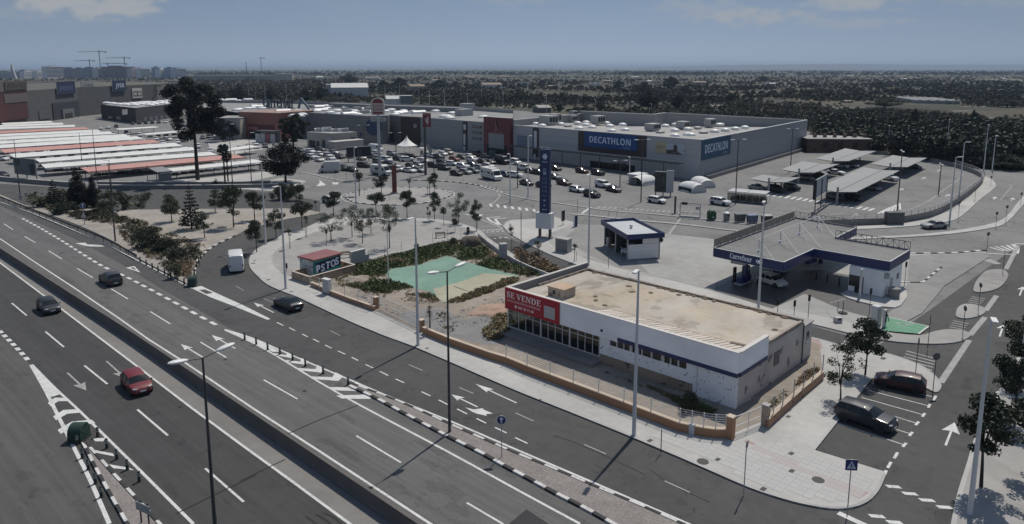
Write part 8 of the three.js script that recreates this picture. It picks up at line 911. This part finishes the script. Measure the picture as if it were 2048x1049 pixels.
// ---------- farmland, far houses, the town, cranes, hills ----------
const urban=[[-420,60],[210,60],...W([[2300,480],[2300,352],[1968,338],[1640,292],[1622,262],[1000,216],[640,210],[300,218],[-260,232]]).map((p)=>[p.x,p.z])];
const inUrban=(x,z)=>{ let c=false;for (let i=0,j=urban.length - 1;i < urban.length;j=i++) if ((urban[i][1] > z) !== (urban[j][1] > z) && x < (urban[j][0] - urban[i][0]) * (z - urban[i][1]) / (urban[j][1] - urban[i][1]) + urban[i][0]) c=!c;return c;};
{ // plots of land in different tones
const r=rng(51),tones=[[.04,.042,.028],[.056,.053,.038],[.075,.067,.052],[.046,.05,.032],[.11,.10,.082],[.034,.038,.026],[.17,.16,.138]],lists=tones.map(()=>[]);
for (let i=0;i < 900;i++) { const v=139.5 + 150 * Math.pow(r(),2.2),u=-700 + 3500 * r(),c=P(u,v),a=.9 + .25 * (r() - .5),w=(25 + 60 * r()) * (1 + -c.z / 1500),d=(18 + 40 * r()) * (1 + -c.z / 1500),ca=Math.cos(a),sa=Math.sin(a),q=[[-w,-d],[w,-d],[w,d],[-w,d]].map(([x,y])=>V3(c.x + x * ca - y * sa,0,c.z + x * sa + y * ca));if (q.some((p)=>inUrban(p.x,p.z) || p.z > -150)) continue;lists[Math.floor(r() * r() * 7)].push(sheet(q.reverse(),-.05 + .0004 * (i % 90)));}
lists.forEach((l,i)=>{ if (l.length) struct('field_plots',l,mat(tones[i],.97,{ map: T.soil }));});
{ const l=[];for (let i=0;i < 170;i++) { const v=142 + 112 * Math.pow(r(),1.6),u=380 + 1750 * r(),w=(12 + 70 * r()),a=P(u,v),b=P(u + w,v + (r() - .45) * w * .06),d=a.distanceTo(b);if (inUrban(a.x,a.z) || inUrban(b.x,b.z)) continue;l.push(band([a,lerpV(a,b,.5).add(V3(0,0,(r() - .5) * d * .05)),b],(2 + 5 * r()) * (1 + -a.z / 1800),.01 + .0002 * i));} struct('dirt_tracks',l,mat([.21,.195,.17],.97,{ map: T.dirt }));}
for (const q of [[827,196,900,193.5,997,198,1000,201,900,197,830,199],[997,212,1030,208,1100,206,1105,209,1030,213,1000,216],[1155,192,1262,192,1270,204,1170,204],[1386,212,1500,208,1555,209,1620,214,1560,216,1480,214],[1560,213,1700,216,1740,219,1690,221,1600,218],[1680,250,1830,245,1850,256,1760,268,1690,262],[1620,255,1660,250,1700,256,1650,264]]) { const p=[];for (let i=0;i < q.length;i += 2) p.push([q[i],q[i + 1]]);struct('pale_ground',sheet(W(p),.0),mat([.27,.255,.225],.97,{ map: T.dirt }));}
}
const farLeaf=leafM([.038,.046,.028]),farLeaf2=leafM([.075,.072,.05]);
{ // the tree cover that reads as one mass
const mk=(s)=>leaves(150,scatterBlobs(s,8,.22,.8,.32,.22,(t)=>1.15 - .7 * t),.16,s),r=rng(61),d=new THREE.Object3D(),c=new THREE.Color();
const run=(name,geo,m,n,v0,v1,e,size,thr,u0=-500,u1=2550)=>{ const o=new THREE.InstancedMesh(geo,m,n);let k=0,t=0;while (k < n && t++ < n * 30) { const u=u0 + (u1 - u0) * r(),v=v0 + (v1 - v0) * Math.pow(r(),e),p=P(u,v);if (inUrban(p.x,p.z)) continue;const f=.6 * vnoise(p.x / 46 + 4000,p.z / 46 + 4000,8192,8192,7) + .4 * vnoise(p.x / 150 + 900,p.z / 210 + 4000,8192,8192,9);if (f < thr * (.8 + .4 * r())) continue;const s=size * (.5 + .9 * r()) * (.6 + .8 * f);d.position.set(p.x,-.2,p.z);d.rotation.y=r() * 6.3;d.scale.set(s * (1.1 + .5 * r()),s,s * (1.1 + .5 * r()));d.updateMatrix();o.setMatrixAt(k,d.matrix);const q=.6 + .75 * r();o.setColorAt(k++,c.setRGB(q,q * (.92 + .1 * r()),q * .9));} o.count=k;o.name=numbered(name);o.userData.kind='stuff';scene.add(o);};
run('orchard_trees',mk(1),farLeaf,13000,142,206,1.25,4.4,.42);run('orchard_trees',mk(2),farLeaf2,12000,142,215,1.2,3,.36);run('orchard_trees',mk(8),farLeaf,2200,200,300,1,3.4,.54);run('orchard_trees',mk(9),farLeaf2,4000,200,300,1,2,.45);run('distant_woods',mk(3),farLeaf,9000,139.4,152,1.2,9,.47);run('hedge_scrub',mk(4),farLeaf2,5000,215,345,1.2,2.4,.42,1550,2500);
run('park_trees',mk(5),farLeaf2,900,163,206,.8,6.5,.35,340,640);run('park_trees',mk(7),farLeaf2,500,196,206,1,4,.2,560,1000);run('orchard_trees',mk(6),farLeaf,1500,250,335,.6,4.6,.45,1640,2400);
}
// trees that stand out, one by one
{ const g=proto('round',1),put=(u,v,top,w,label)=>{ const p=P(u,v),h=hAt(p,top),wd=w * Math.hypot(p.x,p.z) / FOCAL,o=thing('far_tree',label,'tree',p,u,'single trees in the farmland');part('trunk',g.trunk,barkD,o);part('crown',g.crown,u % 2 ? LM.pine : LM.dark,o);o.scale.set(wd / g.w,h / g.h,wd / g.w);};
const L=[[1036,202,180,34],[1297,222,180,52],[1236,180,160,20],[1342,182,152,36],[1290,190,163,46],[1402,205,188,16],[1462,205,186,20],[1372,190,172,22],[1355,220,190,26],[1528,165,152,26],[1760,180,163,38],[1905,185,170,34],[1770,216,195,74],[1830,252,216,14],[1946,248,219,12],[2016,215,197,44],[1642,262,240,40],[1660,255,232,34],[1760,268,238,40],[1868,300,262,60],[1900,318,272,64],[1935,330,290,60],[1955,300,254,80],[2020,290,240,90],[2048,320,262,90],[1985,325,296,44],[2010,340,306,60],[1820,290,264,40],[1700,280,256,36],[1790,285,262,30],[797,178,154,34],[768,181,160,22],[700,168,148,40],[880,178,158,38],[910,176,162,24],[1085,170,160,18],[1150,172,160,20],[640,200,172,30],[610,205,178,34],[480,205,170,40],[540,200,172,36],[400,200,168,46],[440,210,180,30],[1580,190,174,30],[1640,190,176,26],[1480,230,215,30],[1555,240,220,40],[1700,238,222,36],[1200,222,205,24],[1120,224,206,20]];
L.forEach(([u,v,t,w],i)=>put(u,v,t,w,where(w > 50 ? 'large dark tree' : w < 24 ? 'small dark tree' : 'dark tree',u,v)));
}
// houses and sheds
function house(name,label,cat,u,v,w,top,colour,roofC,group,o2={}) {
const p=P(u,v),h=hAt(p,top),k=Math.hypot(p.x,p.z) / FOCAL,L=w * k,D=o2.d || Math.min(L * .6,26),o=thing(name,label,cat,p,o2.turn ?? .25,group),wm=mat(colour,.85),rm=mat(roofC,.85);
const rh=o2.flat ? 0 : Math.min(h * .3,D * .22);part('wall',box(L,h - rh,D,0,0,-D / 2),wm,o);if (o2.flat) part('roof',box(L + .4,.3,D + .4,0,h,-D / 2),rm,o);else { const s=new THREE.Shape();s.moveTo(-D / 2 - .4,0);s.lineTo(0,rh);s.lineTo(D / 2 + .4,0);s.closePath();const g=new THREE.ExtrudeGeometry(s,{ depth: L + .6,bevelEnabled: false });g.rotateY(Math.PI / 2);g.translate(-L / 2 - .3,h - rh,-D / 2);part('roof',g,rm,o);}
const n=o2.win ?? Math.max(1,Math.floor(L / 7));for (let i=0;i < n;i++) part('window',box(1.4,1.3,.1,-L / 2 + (i + .5) * L / n,(h - rh) * .5,.03),M.glass,o);return o;
}
house('warehouse','grey warehouse with a pale roof among trees behind the gallery','warehouse',700,194,70,167,[.5,.5,.49],[.5,.5,.48],null,{ win: 0,d: 40 });house('office_block','pale flat office block with window rows beside the grey warehouse','office block',664,193,22,170,[.5,.5,.48],[.36,.36,.35],null,{ flat: 1,win: 3,d: 18 });house('storage_tank_shed','pale round-topped shed behind the burger sign','shed',788,212,29,192,[.55,.55,.54],[.5,.5,.48],null,{ win: 0,d: 16 });house('storage_shed','grey flat shed right of the pale round-topped shed','shed',814,212,23,192.5,[.16,.17,.175],[.3,.3,.3],null,{ flat: 1,win: 0,d: 16 });
house('show_building','cream cube building with dark stripes in the far industrial park','building',567,166,33,148,[.42,.4,.35],[.5,.48,.44],null,{ flat: 1,win: 3,d: 40 });for (const [u,w,l] of [[425,60,'left'],[480,56,'second'],[530,40,'third']]) house('industrial_shed',`long grey-pink industrial shed far left of the cream cube, ${l} one`,'shed',u,162,w,151,[.3,.285,.28],[.26,.22,.21],'far industrial sheds',{ flat: 1,win: 0,d: 60 });
{ const p=P(1614,305),q=P(1742,306),h=hAt(p,279),o=thing('brick_building','long low brown-red building behind the rear butterfly carport','building',p,yaw(p,q)),L=p.distanceTo(q);part('wall',box(L,h,12,L / 2,0,-6),mat([.115,.075,.06],.9,{ map: T.oldwall }),o);part('roof',box(L + .5,.3,12.5,L / 2,h,-6),M.roofgrey,o);for (let i=0;i < 6;i++) part('chimney',box(1,1.2,1,4 + i * L / 6.3,h + .3,-5),M.wood,o);for (let i=0;i < 4;i++) part('window',box(1.6,1.8,.1,6 + i * L / 4.3,1.6,.06),M.black,o);}
{ const r=rng(71),G2='small houses in the farmland',pl=[[1400,170,30,162],[1368,162,16,157],[745,160,34,153],[835,184,38,168],[875,166,24,158],[985,178,50,165],[1055,170,34,164],[1140,161,22,157],[1215,166,20,160],[1190,172,26,166],[1545,171,26,165],[1590,168,18,163],[1660,172,26,167],[1735,163,18,158],[1810,160,14,156],[1860,158,16,154],[1950,172,14,167],[2010,160,16,155],[1480,164,14,159],[1300,166,16,160],[1105,176,20,170],[940,158,24,153],[1010,156,30,151.5],[1120,152,18,148.6],[1270,156,18,152],[1420,153,16,149.5],[1560,152,18,148.6],[1700,153,16,149.8],[1840,151.5,16,148.5],[1960,152,14,149],[700,155,20,150],[640,158,18,152],[1340,150,14,147],[1500,148,20,145.6],[860,150,22,147],[1200,149,20,146.4],[1760,148.6,18,146.3],[1900,147.8,16,145.6],[1050,147.5,22,145.2],[925,147,20,144.8],[720,148,18,145],[2030,262,26,250],[1850,238,16,231],[1700,206,26,200],[1600,214,18,209],[1660,196,14,191]];
pl.forEach(([u,v,w,t],i)=>{ const white=r() < .6;house('far_house',where(white ? 'small pale house' : 'small brownish farmhouse',u,v),'house',u,v,w * .8,t + .6,white ? [.62,.61,.57] : [.3,.27,.23],white && r() < .5 ? [.5,.49,.47] : [.24,.18,.14],G2,{ turn: r() * 1.2 - .3,flat: r() < .3,win: v > 160 ? 2 : 0 });});
const nh=[P(1800,205),P(1925,208)];for (let i=0;i < 5;i++) { const a=P(1798 + i * 16,200 + i * .4),b=P(1840 + i * 18,207 + i * .4),o=thing('net_house',`long low white net house in the fields at right, ${ORD[i] || 'first'} from the left`,'greenhouse',a,yaw(a,b),'net houses'),L=a.distanceTo(b);part('cover',box(L,2.6,6,L / 2,0,0),mat([.3,.3,.285],.8),o);part('ridge',box(L,.5,2,L / 2,2.6,0),mat(.42,.8),o);}
{ const o=house('far_wall_house','pale walled house at the right edge beyond the dark trees','house',2035,306,60,286,[.2,.19,.175],[.25,.24,.22],null,{ flat: 1,win: 2,d: 10 });} house('white_wall_shed','low white shed wall behind the rear right butterfly carport','shed',1818,285,32,276,[.34,.34,.33],[.4,.4,.38],null,{ flat: 1,win: 0,d: 6 });house('white_wall_shed','low pale shed among dark trees left of the upper road bend','shed',1912,303,26,293,[.3,.3,.29],[.36,.36,.35],null,{ flat: 1,win: 0,d: 6 });house('earth_roof_shed','small shed with a sloped pale roof right behind the hall roof','shed',1090,226,26,211,[.12,.12,.115],[.3,.29,.26],null,{ win: 0,d: 14 });
}
{ // town blocks
const blocks=[[114,34,133,[.42,.44,.47],'white apartment block with dark window bands, leftmost of the town',1],[140,20,136.5,[.2,.19,.22],'purple-grey apartment block right of the banded white one',0],[158,18,137,[.22,.2,.22],'narrow purple-grey apartment block in the town',0],[181,30,136,[.19,.2,.23],'wide blue-grey apartment block under a crane',0],[204,16,136.5,[.3,.3,.3],'narrow pale apartment block left of the brown-purple slab',1],[237,54,133.5,[.15,.115,.13],'wide brown-purple apartment slab under the cranes',0],[272,16,137.5,[.28,.25,.26],'pinkish apartment block right of the slab',0],[291,20,137,[.45,.45,.45],'white apartment block with dark bands right of the slab',1],[313,16,135,[.24,.26,.3],'blue-grey apartment block with a roof house',0],[325,10,139,[.46,.46,.46],'slim white twin apartment tower',0],[340,20,136,[.23,.25,.29],'blue-grey apartment block near the right end of the town',0],[362,24,137,[.26,.28,.32],'apartment block at the right end of the town',1],[62,22,143,[.5,.49,.46],'cream angular hall at the left of the town',0],[86,20,143.5,[.46,.45,.43],'pale angular hall beside the cream one',0],[46,14,141.5,[.13,.15,.17],'dark drum building at the left of the town',0],[12,40,144,[.25,.25,.25],'low grey building at the left edge of the skyline',0]];
for (const [u,w,t,c,label,bands] of blocks) { const p=P(u,156.5),h=hAt(p,t),L=w * Math.hypot(p.x,p.z) / FOCAL * (c[0] > .25 ? 1.15 : 1),lit=c[0] > .25,o=thing('apartment_block',label,'apartment block',p,lit ? 1.35 : .15);part('wall',box(L,h,18,0,0,-9),mat(c.map((x)=>Math.min(.7,x * 2)),.8),o);part('roof_house',box(L * .4,3,8,-L * .1,h,-9),mat(c.map((x)=>x * .8),.8),o);const n=Math.max(3,Math.floor(h / 3.4));for (let i=1;i < n;i++) part('window_band',box(L * (bands ? 1.01 : .9),bands ? 1.7 : 1.1,.3,0,i * h / n,.1),mat(bands ? [.05,.06,.075] : c.map((x)=>x * .55),.4),o);}
{ const p=P(28,157),h=hAt(p,126),s=new THREE.Shape();s.moveTo(-8,0);s.quadraticCurveTo(-5,h * .6,-1,h);s.quadraticCurveTo(3,h * .4,9,0);s.closePath();const o=thing('white_sail_tower','white sail-shaped tower at the far left of the skyline','tower',p);part('shell',new THREE.ExtrudeGeometry(s,{ depth: 6,bevelEnabled: false }),mat([.45,.45,.44],.7),o);part('core',box(3,h * .5,7,0,0,3),M.duct,o);}
for (const [u,v0,top,x0,x1,label] of [[202,157,100,164,214,'tallest tower crane above the town'],[251,157,113,219,261,'tower crane above the brown-purple slab, right one'],[181,157,119,155,190,'tower crane left of the tallest one'],[217,157,125.5,206,250,'small tower crane low behind the slab'],[523,152,114,519,530,'thin dark crane far right of the town']]) { const p=P(u,v0),h=hAt(p,top),k=Math.hypot(p.x,p.z) / FOCAL,o=thing('tower_crane',label,'crane',p),y=h * .94,cm=mat([.12,.12,.125],.6);part('mast',box(1.5,h,1.5),cm,o);part('jib',beam(V3((x0 - u) * k,y - .5,0),V3(0,y,0),.9,1.1),cm,o);part('counter_jib',beam(V3(0,y,0),V3((x1 - u) * k,y + .2,0),.9,1.4),cm,o);part('counterweight',box(2.5,3,2,(x1 - u) * k - 1,y - 3.2,0),cm,o);part('cab',box(2,2.4,2,0,y - 3,1),cm,o);part('tie',[bar(V3(0,h,0),V3((x0 - u) * k * .6,y,0),.15),bar(V3(0,h,0),V3((x1 - u) * k * .8,y,0),.15)],cm,o);}
for (const [u,v,t,l] of [[493,150,124,'thin dark mast on the horizon right of the town'],[1301,146,136,'small tower on the horizon above the sports hall']]) { const p=P(u,v),h=hAt(p,t),o=thing('mast',l,'mast',p);part('shaft',cyl(h * .03 + .6,h * .012 + .4,h,0,0,0,8),mat([.09,.09,.095],.7),o);part('head',box(2.6,2.6,2.6,0,h * .9,0),mat([.12,.12,.12],.7),o);}
{ const a=P(596,160),o=thing('slanted_beam','white slanted beam structure right of the cream cube','structure',a),k=Math.hypot(a.x,a.z) / FOCAL;part('beam',beam(V3(8 * k,0,0),V3(-2 * k,14 * k,0),1.6,1.6),mat([.45,.46,.48],.6),o);part('foot',box(10 * k,2,4,4 * k,0,0),M.duct,o);}
}
{ // hills along the horizon
const ridge=(name,dist,prof,c,seed)=>{ const n=160,p=[],idx=[];for (let i=0;i <= n;i++) { const t=i / n,az=(-60 + 120 * t) * Math.PI / 180,u=1024 + FOCAL * Math.tan(az) * 1.013,px=interp(prof,u) + 1.3 * (fbm(t,.3,40,1,4,seed) - .5),h=HIGH + px / FOCAL * dist,x=Math.tan(az) * dist;for (const [k,y] of [[0,-30],[.35,h * .55],[.8,h * .9],[1.2,h],[3,h * .3]]) p.push(x * (1 + .05 * k),y,-dist - k * 1400);} for (let i=0;i < n;i++) for (let k=0;k < 4;k++) { const a=i * 5 + k,b=a + 5;idx.push(a,b,b + 1,a,b + 1,a + 1);} const g=new THREE.BufferGeometry();g.setAttribute('position',new THREE.Float32BufferAttribute(p,3));g.setIndex(idx);g.computeVertexNormals();struct(name,g,c);};
ridge('hills',17000,[[-3000,1],[200,2],[420,3.2],[620,2],[1000,1],[1280,1.5],[1420,6],[1560,8.5],[1700,9.5],[1850,8.5],[2000,8],[2300,9],[5000,5]],mat([.12,.11,.085],.95),81);
}
// ---------- shadows on for everything, then the picture ----------
scene.traverse((o)=>{ if (o.isMesh) { o.castShadow=true;o.receiveShadow=true;} });
renderer.setSize(1024,524);
renderer.render(scene,camera);
